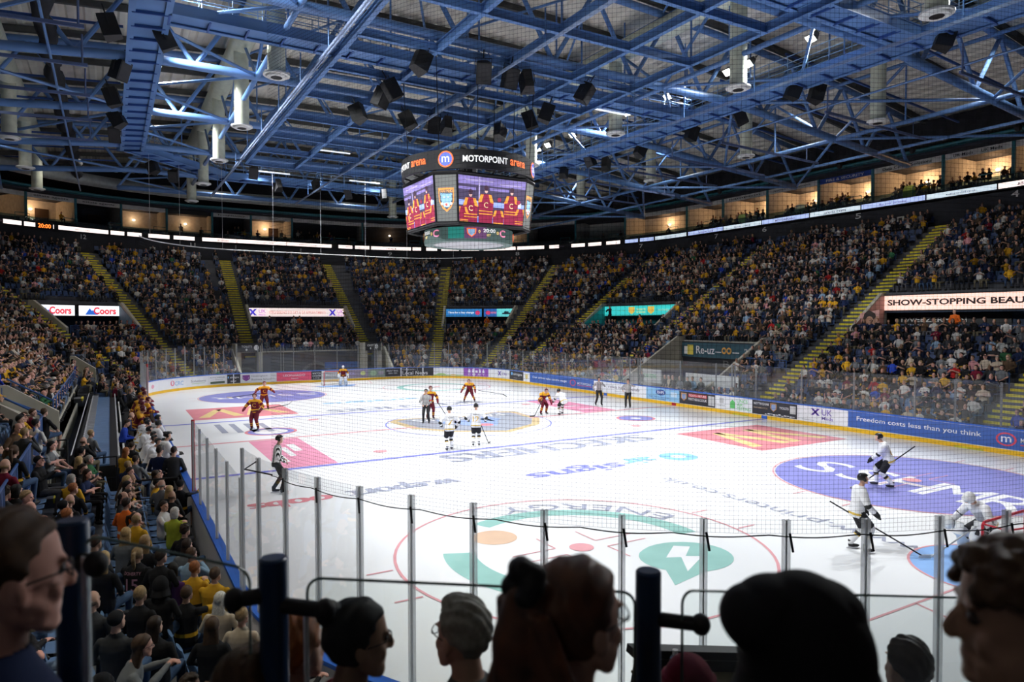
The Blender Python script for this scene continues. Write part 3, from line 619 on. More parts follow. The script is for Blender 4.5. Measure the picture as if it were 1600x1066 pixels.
# ---------- signs
def sign(s0, s1, r, z0, z1, cols, items, label, nm='illuminated_sign', es=1.0, frame=True):
    t = thing(nm, label, 'sign', pos((s0+s1)/2, r, z0), world=True)
    L = s1-s0; f = lambda u, v, d=0: pos(s1-u*L, r-d, z0+v*(z1-z0))
    if frame: mb = MB(); sbox(mb, s0-.03, s1+.03, r, r+.14, z0-.08, z1+.08); mb.build('sign_case', M_BLACK, t)
    for (u0, u1, c) in cols:
        mb = MB(); n = 8; vs = []
        for i in range(n+1): u = u0+(u1-u0)*i/n; vs += [f(u, 0, .02), f(u, 1, .02)]
        mb.add(vs, [(2*i, 2*i+2, 2*i+3, 2*i+1) for i in range(n)])
        mb.build('sign_face', mat('sign_lit_%s_%d' % ('_'.join('%02d' % int(x*99) for x in c), int(es*100)), c, .4, emit=c, es=es) if es else mat('sign_%s' % '_'.join('%02d' % int(x*99) for x in c), c, .5), t)
    byc = {}
    for it in items: byc.setdefault(it[5], []).append(it)
    for q, (c, its) in enumerate(byc.items()):
        mb = MB(); g = lambda u, v: f(u, v, .05+.012*q)
        for (tx, u0, v0, wd, h, _) in its:
            if tx == '#x':
                for k_ in (0, 1): poly_on(mb, [(u0+k_*wd, v0), (u0+wd*.3+k_*wd*.4, v0), (u0+wd-k_*wd, v0+h), (u0+wd*.7-k_*wd*.4, v0+h)], g)
            elif tx == '#r': mb.add([g(u0, v0), g(u0+wd, v0), g(u0+wd, v0+h), g(u0, v0+h)], [(0, 1, 2, 3)])
            elif tx == '#o': poly_on(mb, disc(u0+wd/2, v0+h/2, wd/2, 20, h/2), g)
            elif tx == '#m': poly_on(mb, [(u0, v0), (u0+wd, v0), (u0+wd*.62, v0+h*.72), (u0+wd*.52, v0+h*.6), (u0+wd*.36, v0+h)], g)
            elif tx == '#s': poly_on(mb, [(u0, v0+h), (u0+wd, v0+h), (u0+wd, v0+h*.35), (u0+wd/2, v0), (u0, v0+h*.35)], g)
            else: text_on(mb, tx, g, u0, v0, wd, h, 0, .032 if (es or max(c) < .1) else True)
        lit = es and max(c) > .3
        mb.build('lettering', mat('sgn_ink_%s_%d' % ('_'.join('%02d' % int(x*99) for x in c), bool(lit)), c, .5, noise=0, **(dict(emit=c, es=es*.9) if lit else {})), t, off=t.location)
    return t
WW, PINKW = (.86, .84, .84), (.95, .62, .52)
sign(1.0, 15.2, VR1-.05, 6.2, 7.15, [(0, 1, PINKW)], [('SHOW-STOPPING BEAUTY TOOLS', .025, .32, .80, .40, (.03, .02, .02))], 'long pale pink illuminated sign with black beauty slogan on the right', es=1.0)
sign(8.2, 15.0, VR1+1.3, 4.5, 6.0, [(0, 1, (.03, .033, .035))], [('TWEEZERMAN', .02, .62, .62, .2, (.75, .75, .72)), ('The Beauty Tool Experts', .1, .42, .48, .12, (.6, .6, .58))], 'dark wall panel with white lettering inside the right recess', 'panel_sign', 0, False)
sign(6.3, 7.0, VR1+1.25, 4.5, 6.0, [(0, 1, (.6, .42, .38))], [('TWEEZERMAN', .1, .3, .8, .2, (.05, .04, .04))], 'narrow pink panel beside the doorway in the right recess', 'panel_sign', 0, False)
def slant_panel(s, poly, mt, nm, label, d=.13, art=None):
    (x, y), n = fr(s); sg = -1 if d < 0 else 1; m_ = (-n[1], n[0]); mb = MB()
    mb.prism(poly, lambda u, v, q: (x+n[0]*u+m_[0]*(d+sg*.02*q), y+n[1]*u+m_[1]*(d+sg*.02*q), v)); o = mb.build(nm, mt)
    tag(o, label, 'panel'); return o
# woman's face poster on the slanted side wall of the right recess (faces down the stand)
(x_, y_), n_ = fr(15.2)
sp = thing('portrait_poster', "poster of a dark haired woman on pink, left of the long pink sign", 'poster', (x_+n_[0]*VR0, y_, 4.3), world=True)
def ppl(q): return lambda u, v: (x_+n_[0]*(VR0+u*3.3), y_-.14-.004*q, 4.4+v*2.75)
mb = MB(); poly_on(mb, [(.0, 0), (1, 0), (1, 1), (.9, 1), (0, .28)], ppl(0)); mb.build('poster_sheet', mat('poster_pink', (.62, .33, .28), .6), sp)
# it is seen as a face on a board turned to the ice, standing in the recess
fb = [(14.9, 0)]
g = lambda q: (lambda u, v: pos(15.15-u*1.3, 10.0-.03-.004*q-u*0, 4.3+v*2.1))
mb = MB(); mb.add([pos(15.15, 10.0, 4.3), pos(13.85, 10.0, 4.3), pos(13.85, 10.0, 6.2), pos(15.15, 10.0, 6.0)], [(0, 1, 2, 3)]); mb.build('poster_board', mat('poster_pink', (.62, .33, .28)), sp)
mb = MB(); poly_on(mb, [(.1, .02), (.9, .02), (.95, .5), (.8, .8), (.5, .9), (.25, .8), (.1, .5)], g(1)); mb.build('poster_hair', mat('poster_dark_hair', (.03, .02, .015)), sp)
mb = MB(); poly_on(mb, disc(.52, .42, .27, 20, .30), g(2)); poly_on(mb, [(.78, .5), (.95, .55), (.98, .72), (.85, .7), (.75, .62)], g(2)); mb.build('poster_face', mat('poster_skin', (.45, .24, .15)), sp)
mb = MB(); [poly_on(mb, disc(cx_, .48, .06, 10, .02), g(3)) for cx_ in (.42, .64)]; poly_on(mb, disc(.54, .27, .09, 12, .03), g(3)); mb.build('poster_features', mat('poster_dark_hair', (.03, .02, .015)), sp)
sign(33.8, 43.8, VR1-.05, 6.1, 7.05, [(0, 1, (.05, .62, .60))], [('#s', .27, .12, .09, .76, (.85, .55, .1)), ('#s', .55, .12, .09, .76, (.85, .55, .1)), ('THIS WAY TO', .39, .5, .13, .2, (.8, .75, .3)), ('EAT AND DRINK', .39, .25, .13, .15, (.8, .75, .3)), ('WELCOME', .1, .4, .12, .2, (.1, .5, .45)), ('PANTHERS', .7, .4, .14, .2, (.4, .75, .6)), ('#o', .87, .1, .08, .8, (.08, .45, .42))], 'long teal illuminated sign over the recess on the right side', es=.75)
mb = MB(); sbox(mb, 34.0, 43.6, VR1+1.3, VR1+1.38, 4.3, 6.1); tag(mb.build('teal_wall_panel', M_TEAL), 'teal wall inside the recess under the teal sign', 'panel')
slant_panel(43.8, [(VR0, 4.3), (VR1, 4.3), (VR1, 7.2), (VR0, 5.0)], mat('teal_side', (.03, .42, .42), .6), 'slanted_panel', 'teal slanted side panel at left end of the teal sign', -.14)
sign(56.9, 67.3, VR1-.05, 6.1, 7.0, [(0, 1, (.93, .80, .76))], [('#x', .02, .12, .08, .76, (.08, .06, .5)), ('UK', .115, .4, .075, .45, (.55, .3, .6)), ('Meds', .115, .1, .07, .22, (.55, .3, .6)), ('STRUGGLING TO GET A GP APPOINTMENT?', .215, .32, .58, .34, (.62, .36, .34)), ('#x', .825, .12, .08, .76, (.08, .06, .5)), ('UK', .915, .4, .07, .45, (.55, .3, .6)), ('Meds', .915, .1, .07, .22, (.55, .3, .6))], 'white illuminated sign with purple crosses over the far end recess', es=1.0)
for a, b, l in ((64.1, 67.2, 'left'), (57.0, 60.2, 'right')):
    sign(a, b, VR1+1.3, 4.3, 6.05, [(0, 1, (.55, .58, .52))], [('#x', .25, .62, .14, .26, (.08, .08, .4)), ('UK Meds', .42, .66, .25, .18, (.3, .3, .5)), ('private gp', .55, .5, .35, .1, (.4, .4, .42))], 'pale wall panel with small purple cross, %s of the far end doorway' % l, 'panel_sign', 0, False)
sign(48.6, 50.1, VR1-.05, 6.1, 7.0, [(0, .42, (.03, .13, .42)), (.42, 1, (.15, .70, .72))], [('#o', .06, .25, .16, .5, (.7, .05, .15)), ('MOTORPOINT', .24, .38, .17, .24, (.8, .2, .25)), ('#r', .6, .3, .28, .2, (.1, .2, .3)), ('#r', .66, .5, .15, .15, (.1, .2, .3))], 'right blue and teal illuminated sign with a small car over the right far recess', es=.9)
sign(50.2, 51.9, VR1-.05, 6.1, 7.0, [(0, 1, (.03, .20, .50))], [('Time for a key change', .06, .35, .72, .32, (.85, .88, .9)), ('#o', .82, .22, .13, .56, (.7, .05, .15))], 'left blue illuminated sign with white slogan over the right far recess', es=.9)
for a, b, l in ((73.25, 74.75, 'right'), (74.9, 76.4, 'left')):
    sign(a, b, VR1-.05, 6.1, 7.0, [(0, 1, (.9, .9, .92))], [('#m', .15, .1, .32, .65, (.03, .14, .6)), ('Coors', .36, .15, .55, .7, (.72, .03, .06))], '%s of the two white beer signs with blue mountain and red script' % l, es=1.1)
slant_panel(73.2, [(VR0, 4.3), (VR1, 4.3), (VR1, 7.2), (VR0, 5.0)], mat('steel_blue_side', (.12, .22, .28), .6), 'slanted_panel', 'steel blue slanted side panel at right end of the beer signs', .14)
# bar at the right of the ice
sign(20.6, 28.4, 7.4, 2.75, 3.85, [(0, 1, (.03, .09, .12))], [('#r', .03, .2, .06, .55, (.8, .8, .75)), ('#r', .08, .15, .08, .7, (.75, .6, .1)), ('Re-uz', .2, .25, .24, .55, WW), ('#o', .53, .3, .06, .45, (.8, .4, .08)), ('#o', .59, .3, .06, .45, (.8, .4, .08)), ('#o', .545, .42, .03, .22, (.03, .09, .121)), ('#o', .605, .42, .03, .22, (.03, .09, .121)), ('#r', .45, .38, .075, .06, WW), ('#r', .66, .38, .08, .06, WW), ('re-uz.com', .8, .55, .16, .15, WW), ('0115 911', .8, .2, .14, .13, WW)], 'dark teal banner with white and orange cup lettering above the bar opening', 'bar_banner', 0)
mb = MB(); sbox(mb, 20.6, 28.4, 7.45, 7.52, 0, 2.7); mb.build('wall_bar', M_WALLD, kind='structure')
bt = thing('bar_sign', 'unlit dotted BAR sign on the black wall below the cup banner', 'sign', pos(23, 7.4, 2.3), world=True)
mb = MB(); text_on(mb, 'BAR', lambda u, v: pos(24.2-u*2.2, 7.40, 2.1+v*.5), 0, 0, 1, 1); mb.build('lettering', mat('bar_bulbs', (.1, .1, .1), .4), bt)
mb = MB(); sbox(mb, 21.9, 24.3, 7.42, 7.45, 2.0, 2.7); mb.build('sign_back', M_BLACK, bt)
for s0, s1, r, z0, z1, tx, l in ((26.4, 29.3, 3.4, .9, 1.9, 'LINCS AIR TESTING', 'white banner with green lettering behind the glass, left of the bar'), (18.2, 22.8, 2.3, 1.15, 2.0, 'the sports therapy', 'sagging white banner behind the glass below the bar sign')):
    sign(s0, s1, r, z0, z1, [(0, 1, (.6, .62, .62))], [('#r', .08, .2, .1, .6, (.12, .5, .2))]*(s0 > 25)+[(tx, .22, .35, .6, .3, (.12, .5, .2) if s0 > 25 else (.5, .5, .52))], l, 'hanging_banner', 0, False)
# round purple sign on the teal wall at the far left
(x_, y_), n_ = fr(90)
sign(82.3, 91.8, VR1+1.2, 4.3, 6.0, [(0, 1, (.02, .17, .22))], [('#o', .1, .1, .12, .8, (.35, .02, .06)), ('#o', .11, .17, .10, .66, (.03, .02, .12))], 'teal wall with round dark sign at the far left', 'panel_sign', 0, False)
sign(82.3, 91.8, VR1-.05, 6.1, 7.0, [(0, 1, (.05, .30, .36))], [('#o', .3, .1, .04, .8, (.03, .02, .12))], 'teal header panel over the left recess', 'header_panel', 0)
# slanted teal wedge and round sign facing the camera
o = slant_panel(82.3, [(VR0, 4.3), (VR1, 4.3), (VR1, 7.2), (VR0, 5.0)], mat('teal_side2', (.03, .20, .24), .6), 'slanted_panel', 'teal slanted wall with round sign at the left edge of the photo', .14)

# ---------- railings
def railing(s0, s1, r, z, h=1.0, mt=None, label='', bars=0, sp=1.6, nm='railing', cat='railing', group=None, rad=.028, sparse=False):
    t = thing(nm, label, cat, pos((s0+s1)/2, r, z), world=True, group=group); mt = mt or M_RAILB
    ss = srange(s0, s1, step=.6)
    mb = MB(); mb.path([pos(s, r, z+h) for s in ss], rad, 8); mb.path([pos(s, r, z+h*.5) for s in ss] if not bars else [pos(s, r, z+.12) for s in ss], rad*.7, 6); mb.build('handrail', mt, t, smooth=True)
    n = max(1, int((s1-s0)/sp)); mb = MB()
    for i in range(n+1): p = pos(s0+(s1-s0)*i/n, r, z); mb.tube(p, (p[0], p[1], z+h), rad, n=8)
    mb.build('rail_posts', mt, t)
    if bars:
        mb = MB(); nb = int((s1-s0)/bars)
        for i in range(nb): p = pos(s0+(s1-s0)*(i+.5)/nb, r, z+.12); mb.tube(p, (p[0], p[1], z+h), .012, n=5)
        mb.build('rail_bars', mt, t)
    return t
railing(4.3, 15.2, 4.95, row_z(5)+.0, .95, label='blue handrail in front of the middle rows below the long pink sign')
railing(16.8, 20.2, 5.0, row_z(5), .95, label='blue handrail between the bar and the yellow steps on the right')
railing(28.9, 31.2, 5.0, row_z(5), .95, label='blue handrail left of the bar on the right side')
railing(1.2, 15.0, 9.1, 4.35, .9, label='blue railing with people behind it under the long pink sign')
railing(34, 43.6, 9.1, 4.35, .9, label='blue railing in front of the teal sign recess')
railing(57, 60.5, 9.1, 4.35, .9, label='blue railing at the far end recess, right part'); railing(63.5, 67.2, 9.1, 4.35, .9, label='blue railing at the far end recess, left part')
railing(48.6, 51.9, 9.1, 4.35, .9, label='blue railing in front of the blue motor signs')
railing(73.3, 76.4, 9.1, 4.35, .9, label='blue railing in front of the beer sign recess')
railing(89.4, 107.6, 3.7, 1.7, 1.0, label='blue railing along the edge of the left stand above the team benches')
railing(116.0, 125.3, 3.55, 1.55, 1.05, label='blue barred fence between lower and upper seats of the near left stand', bars=.13, sp=1.9)
railing(112.8, 115.9, 3.62, 1.65, 1.1, label='blue barred fence beside the concrete stairwell of the left stand', bars=.13, sp=1.5)
railing(125.3, 133, 4.3, 2.0, .75, label='blue rail among the seats close below the camera', rad=.03)
# black railings by the bench
for (s0, s1, r, z, l) in ((116.6, 117.4, 1.4, .3, ''),):
    pass
def black_fence(p, q, z, h, label):
    t = thing('black_fence', label, 'fence', (p[0], p[1], z), world=True); mb = MB()
    mb.tube((*p, z+h), (*q, z+h), .022, n=8); mb.tube((*p, z+h*.62), (*q, z+h*.62), .014, n=6); mb.build('top_rail', M_BLACK, t)
    mb = MB(); [mb.tube((*e, 0), (*e, z+h), .025, n=8) for e in (p, q)]; mb.build('fence_posts', M_BLACK, t)
    mb = MB(); L = math.dist(p, q); n = int(L/.14)
    for i in range(1, n): k = i/n; a = (p[0]+(q[0]-p[0])*k, p[1]+(q[1]-p[1])*k); mb.tube((*a, z), (*a, z+h*.62), .009, n=5)
    mb.build('fence_bars', M_BLACK, t)
black_fence((-15.35, -13.7), (-16.55, -13.6), .2, 1.25, 'black fence in front of two dark suited people beside the ice')
black_fence((-16.7, -11.4), (-17.7, -11.4), .2, 1.55, 'black fence behind the man in the bright blue suit')
black_fence((-17.9, -10.6), (-18.9, -10.6), .9, 1.3, 'black fence at the near end of the folded seating')
# concrete stairwell of the left stand
st = thing('concrete_stairwell', 'beige concrete stairwell walls with blue handrails in the left stand', 'stairwell', pos(110.3, 4.5, 1.0), world=True)
for s, lab in ((108.0, 0), (112.6, 1), (110.3, 2)):
    (x, y), n = fr(s); mb = MB(); hh = .55 if lab == 2 else .8
    mb.prism([(3.5, 0), (5.4, 0), (5.4, 3.3), (5.0, 3.3-(lab == 2)*.4), (3.5, 1.9+hh-.4)], lambda u, v, q: (x+n[0]*u, y+n[1]*u+(q-.5)*.22, v)); mb.build('stair_wall', M_CONC, st)
    mb = MB(); mb.path([(x+n[0]*3.7, y, 2.0+hh-.1), (x+n[0]*5.0, y, 3.3-(lab == 2)*.4+.22)], .03, 8); [mb.tube((x+n[0]*u, y, v), (x+n[0]*u, y, v+.3), .015, n=6) for u, v in ((3.9, 2.3), (4.9, 3.1))]; mb.build('handrail', M_RAILB, st)
mb = MB(); sbox(mb, 108.0, 112.6, 5.2, 5.4, 0, 3.1); mb.build('stair_wall', M_CONC, st)
st = thing('concrete_wedge', 'small beige concrete wedge wall in the far left stand by the corner', 'wall', pos(81, 3, 1.5), world=True)
(x, y), n = fr(80.6); mb = MB(); mb.prism([(3.1, 0), (4.7, 0), (4.7, 3.1), (4.4, 3.1), (3.1, 2.2)], lambda u, v, q: (x+n[0]*u, y+n[1]*u+(q-.5)*.9, v)); mb.build('wedge', M_CONC, st)

# folded telescopic seating beside the benches
fo = thing('folded_seating', 'long folded unit of blue retractable seating with chrome brackets behind the benches', 'seating unit', (-17.3, 6, 0), world=True)
mb = MB(); mb.box((-17.25, 5.5, .45), (1.35, 27, .9)); mb.build('unit_body', M_BLACK, fo)
mb = MB(); mb.box((-17.2, 5.5, .93), (.62, 27, .05)); mb.build('blue_deck', M_SEATL, fo)
mb = MB()
for i in range(54): y = -7.6+i*.5; mb.box((-17.62, y, 1.0), (.3, .05, .12)); mb.box((-17.75, y+.1, 1.06), (.05, .3, .05))
mb.build('chrome_brackets', M_ALU, fo)
mb = MB(); mb.tube((-17.95, -7.5, 1.25), (-17.95, 18, 1.25), .02, n=6); mb.tube((-16.62, -7.5, 1.1), (-16.62, 18, 1.1), .03, n=6); mb.build('side_rails', M_ALU, fo)
# team benches
for y0, y1, l in ((-9.3, -1.8, 'long bench of the white team'), (2.2, 11.5, 'long bench of the maroon team')):
    t = thing('team_bench', l, 'bench', (-15.75, (y0+y1)/2, 0), world=True); mb = MB(); mb.box((-15.75, (y0+y1)/2, .60), (.4, y1-y0, .06)); mb.build('bench_seat', M_WHITE, t)
    mb = MB(); [mb.box((-15.75, y0+.4+i*(y1-y0-.8)/5, .285), (.3, .08, .57)) for i in range(6)]; mb.build('bench_legs', M_BLACK, t)
    mb = MB(); mb.box((-16.45, (y0+y1)/2, .5), (.06, y1-y0, 1.0)); mb.build('back_board', M_WHITE, t)
t = thing('side_table', 'grey table with bottles between the two team benches', 'table', (-16.5, -.6, 0), world=True); mb = MB(); mb.box((-16.5, -.6, .8), (.5, .9, .04)); mb.build('table_top', M_ALU, t); mb = MB(); [mb.box((-16.5+a*.2, -.6+b*.4, .39), (.04, .04, .78)) for a in (-1, 1) for b in (-1, 1)]; mb.build('table_legs', M_BLACK, t)

# ================================================= LED RIBBON, BACK WALL, SUITES
mb = MB(); sbox(mb, 0, PER-.001, 22.1, 22.3, 11.0, 14.62); sbox(mb, 0, PER-.001, 22.1, 30, 14.5, 14.72); sbox(mb, 0, PER-.001, 30, 30.3, 0, 24); mb.build('wall_back_of_bowl', M_WALLD, kind='structure')
RB = [9, 13.05, 18.0, 23.3, 28.2, 33.45, 38.25, 43.1, 44.4, 45.65, 46.35, 47.6, 48.45, 49.6, 50.9, 52.4, 53.35, 54.8, 56.0, 61.0, 66.65, 69.7, 71.15, 72.1, 73.5, 74.3, 76, 78, 80, 82.4]
rb = thing('led_ribbon', 'thin bright ribbon of screens running round the front of the upper boxes', 'screen ribbon', pos(60, 22.5, 14.9), world=True)
mb = MB(); sbox(mb, 2, 84, 22.5, 22.6, 14.68, 15.22); mb.build('ribbon_case', M_BLACK, rb)
RT = ['gem', 'explorersnet.co.uk', 'Buy your car today', 'arena.com', 'MOTORPOINT', 'book online', 'visit us', 'enquiries', '', 'SEARCH', '', 'enquiries', '', 'gaming', 'online', '', 'visit', 'arenagroup', 'a future in nursing', 'nottingham', 'arenas', '', '', 'SEARCH CAREERS', '', 'FREE WIFI', '', '', '']
for i in range(len(RB)-1):
    a, b = RB[i], RB[i+1]; g = .05 if a < 43 else .03
    c = (1.0, .86, .80) if (i == 0 or i > 8) else ((.42, .52, .85) if i % 2 == 0 or i > 4 else (.62, .74, .82))
    e = 1.35 if i > 8 or i == 0 else 1.0
    mb = MB(); ss = srange(a+g, b-g, step=.8); vs = []
    for s in ss: vs += [pos(s, 22.48, 14.73), pos(s, 22.48, 15.17)]
    mb.add(vs, [(2*k, 2*k+1, 2*k+3, 2*k+2) for k in range(len(ss)-1)]); pn = mb.build('ribbon_screen', mat('ribbon_%d' % (0 if e > 1.1 else 1+i % 2), c, .5, emit=c, es=e), rb)
    if RT[i]: mb = MB(); L = b-a; text_on(mb, RT[i], lambda u, v: pos(b-u*L, 22.46, 14.73+v*.44), .3, .28, .42, .42); mb.build('lettering', mat('ribbon_ink', (.35, .12, .12) if 0 else (.30, .20, .30), .6), pn, off=rb.location)
ck = thing('digital_clock', 'black clock with orange digits 20:00 on the left of the screen ribbon', 'clock', pos(73.7, 22.4, 14.8), world=True)
mb = MB(); sbox(mb, 73.56, 74.0, 22.38, 22.46, 14.55, 15.35); mb.build('clock_case', M_BLACK, ck)
mb = MB(); text_on(mb, '20:00', lambda u, v: pos(73.94-u*.32, 22.36, 14.75+v*.4), 0, 0, 1, 1); mb.build('clock_digits', mat('clock_orange', (1, .2, .03), emit=(1, .2, .03), es=2.5), ck)
for s, n_ in ((12, '4'), (23.5, '5'), (33, '6'), (39, '7'), (44.9, '7'), (49.6, '8'), (54.2, '9'), (59.5, '10'), (66.9, '10'), (69.9, '11'), (72.9, '12')):
    mb = MB(); wv = .5*(8.5/30 if s > 43 else 1); text_on(mb, n_, lambda u, v: pos(s-u*wv, 22.05, 14.0+v*.45), 0, 0, 1, 1); tag(mb.build('block_number', mat('number_white', (.6, .6, .6), .6)), 'white block number %s on the dark wall under the screen ribbon, %s from the right' % (n_, nw([12, 23.5, 33, 39, 44.9, 49.6, 54.2, 59.5, 66.9, 69.9, 72.9].index(s)+1)), 'number')
for s in (19.4, 46.9, 63.4, 70.9):
    wv = .55*(8.5/30 if s > 43 else 1); mb = MB(); sbox(mb, s, s+wv, 22.0, 22.05, 13.1, 13.7); t_ = mb.build('exit_sign', mat('exit_sign_white', (.6, .6, .55), .6)); tag(t_, 'small square white pictogram on the dark back wall, %s counted from the right' % nw([19.4, 46.9, 63.4, 70.9].index(s)+1), 'sign')
    mb = MB(); sbox(mb, s+wv*.25, s+wv*.75, 21.97, 21.99, 13.2, 13.6); mb.build('pictogram', M_BLACK, t_)
# suites
SD = [0, 6.5, 12.75, 17.55, 23.25, 28.4, 34.05, 39.7, 43.5, 45.8, 47.6, 49.3, 51, 53, 55, 60, 64.8, 69.1, 70.45, 71.65, 72.8, 74.0, 76, 78.5, 82]
M_SUW = mat('suite_wall_white', (.62, .60, .56), .8); M_SUD = mat('suite_dark', (.05, .03, .02), .8)
mbw = MB(); mbd = MB(); sbox(mbd, 0, 84, 22.7, 30, 18.3, 18.5)
for i in range(len(SD)-1):
    a, b = SD[i], SD[i+1]
    dark = i in (13, 14, 16, 19, 10)
    sbox(mbw if not dark else mbd, a, b, 28.6, 28.7, 14.7, 18.3)
    (x, y), n = fr(b); mbw.prism([(24.2, 15.3), (28.6, 15.3), (28.6, 18.3), (24.2, 18.3)], lambda u, v, q: (x+n[0]*u-n[1]*(q-.5)*.15, y+n[1]*u+n[0]*(q-.5)*.15, v))
    sbox(mbd, a, b, 22.75, 23.9, 14.72, 15.15); sbox(mbd, a, b, 23.9, 25.0, 14.72, 15.5); sbox(mbd, a, b, 25, 26, 14.72, 15.9)
mbw.build('wall_suites', M_SUW, kind='structure'); mbd.build('wall_suite_tiers', mat('suite_tier_dark', (.03, .035, .05), .8), kind='structure')
warm = (1, .55, .25)
for i in range(len(SD)-1):
    a, b = SD[i], SD[i+1]; m_ = (a+b)/2; k = 8.5/34 if m_ > 43 and not 56.3 < m_ < 69.3 else 1
    t = thing('box_fascia', 'header strip over the %s upper box counted from the right' % nw(i+1), 'header strip', pos(m_, 24, 18.0), world=True)
    mb = MB(); sbox(mb, a+.04*k, b-.04*k, 24.0, 24.06, 17.85, 18.3); mb.build('fascia_board', mat('fascia_navy', (.02, .06, .3), .6) if i == 4 else (mat('fascia_white', (.55, .54, .52), .7) if i not in (17, 9) else M_BLACK), t)
    tx = {4: 'FIRE & SECURITY', 3: 'Data Centre Solutions', 2: 'UK Meds     UK Meds', 5: 'lawyers     accountants', 6: 'hampton', 20: 'estate agents', 19: 'estate agents', 16: 'hospitality'}.get(i)
    if tx: mb = MB(); text_on(mb, tx, lambda u, v: pos(b-u*(b-a), 23.97, 17.85+v*.45), .15, .25, .7, .5); mb.build('lettering', M_WHITE if i == 4 else M_BLACK, t, off=t.location)
    if i in (1, 2, 3, 4, 5, 6, 7, 8, 11, 13, 15, 17, 18, 20, 21, 22):  # some lamps in the left boxes are added to light their white walls
        e = 1.0 if i < 9 else (.6 if i in (15, 20, 21) else .22)
        sp_ = a+(b-a)*.62 if i < 9 else m_
        p = pos(sp_, 28.3, 17.3); light('POINT', pos(sp_, 27.7, 17.5), (0, 0, 0), 110*e, warm, .12, name='suite_lamp_or_fill')
        lt = thing('wall_lamp', 'glowing wall or fill lamp inside the %s upper box counted from the right' % nw(i+1), 'lamp', p, group='wall lamps in the boxes'); mb = MB(); mb.ball((0, 0, 0), (.16, .16, .10), 10, 6); mb.build('lamp_shade', mat('lamp_glow', (1, .8, .5), emit=(1, .75, .45), es=9), lt)
    if i in (4, 5, 6, 7, 3, 20, 19, 15):
        mb = MB(); sbox(mb, a+(b-a)*.15, a+(b-a)*.4, 28.5, 28.58, 15.5, 17.5); tag(mb.build('doorway_panel', M_SUD), 'dark panel on the back wall of the %s upper box from the right' % nw(i+1), 'panel')
    # column + rails
    p = pos(b, 24.0, 14.7); mb = MB(); mb.tube(p, (p[0], p[1], 18.6), .13, n=10); tag(mb.build('box_column', M_TEALST), 'teal column at the left end of the %s upper box from the right' % nw(i+1), 'column', 'columns of the upper boxes')
    railing(a+.3*k, a+.3*k+1.4*k, 22.9, 15.2, .85, M_TEALST, 'looped teal guard rail at the front of the %s upper box from the right' % nw(i+1), sp=1.4*k, group='guard rails of the upper boxes')
mb = MB(); ss = srange(0, 84, step=1)
for a_, b_ in zip(ss[:-1], ss[1:]): mb.hexa([pos(a_, 22.62, 15.2), pos(a_, 22.64, 15.2), pos(b_, 22.64, 15.2), pos(b_, 22.62, 15.2), pos(a_, 22.62, 15.75), pos(a_, 22.64, 15.75), pos(b_, 22.64, 15.75), pos(b_, 22.62, 15.75)])
o = mb.build('box_balustrade', glass_mat('dark_balustrade', (.5, .62, .62), .05, .02)); tag(o, 'dark glass balustrade above the screen ribbon', 'balustrade')
for s, c, l in ((29.6, (.75, .8, .6), 'pale arched board standing behind the balustrade of an upper box'), (36.3, (.5, .65, .2), 'green shape hung on the balustrade of an upper box'), (19.6, (.55, .6, .1), 'yellow-green shirt draped in an upper box')):
    mb = MB(); poly = [(-.5, 0), (.5, 0), (.5, .7), (.35, 1.0), (-.35, 1.0), (-.5, .7)]; mb.prism(poly, lambda u, v, q: pos(s+u*1.0, 23.0+.05*q, 15.2+v*1.0)); tag(mb.build('draped_board', mat('drape_%d' % int(s), c, .7)), l, 'board')
mb = MB(); sbox(mb, 2, 84, 22.9, 23.1, 18.45, 18.65); mb.path([pos(s, 22.7, 18.75) for s in srange(2, 84, step=1)], .12, 8); tag(mb.build('edge_beam', M_TEALST), 'teal beam running above the fronts of the upper boxes', 'beam')
mb = MB(); ss = srange(4, 60, step=.5); vs = []
dr = np.arange(4, 44, .25).tolist()+np.arange(44, 52.5, .1).tolist()
for i, s in enumerate(dr): r = 20.5+.05*math.sin(i*2.1)+.03*math.sin(i*.7); vs += [pos(s, r, 18.75+.05*math.sin(i*.9)), pos(s, r, 20.25), pos(s, r+.15, 20.25), pos(s, r+.15, 18.75)]
mb.add(vs, [(4*i+j, 4*i+(j+1) % 4, 4*i+4+(j+1) % 4, 4*i+4+j) for i in range(len(dr)-1) for j in range(4)]); tag(mb.build('rolled_drape', M_DRAPE), 'long black drape hung from the roof along the right side', 'drape')
mb = MB(); mb.path([(-19.2+.12*math.sin(i*1.7), 1+i*1.05, 19.1+.18*math.sin(i*2.3)) for i in range(42)], [.38+.1*math.sin(i*1.9) for i in range(42)], 9); o = mb.build('rolled_drape', M_DRAPE); autosmooth(o, 60); tag(o, 'bulging black rolled drape hanging under the roof at the left', 'drape')
# ================================================= ROOF
def zdeck(x): return 23.4-.0023*x*x
mb = MB(); xs = []; x = -46.0; k = 0
while x < 46: xs.append((x, zdeck(x)+(.1 if k % 4 in (1, 2) else 0))); x += (.12 if k % 2 == 0 else .3); k += 1
vs = []
for x, z in xs: vs += [(x, -60, z), (x, 64, z)]
mb.add(vs, [(2*i, 2*i+1, 2*i+3, 2*i+2) for i in range(len(xs)-1)]); o = mb.build('ceiling', M_DECK, kind='structure'); o['label'] = 'corrugated metal roof deck'
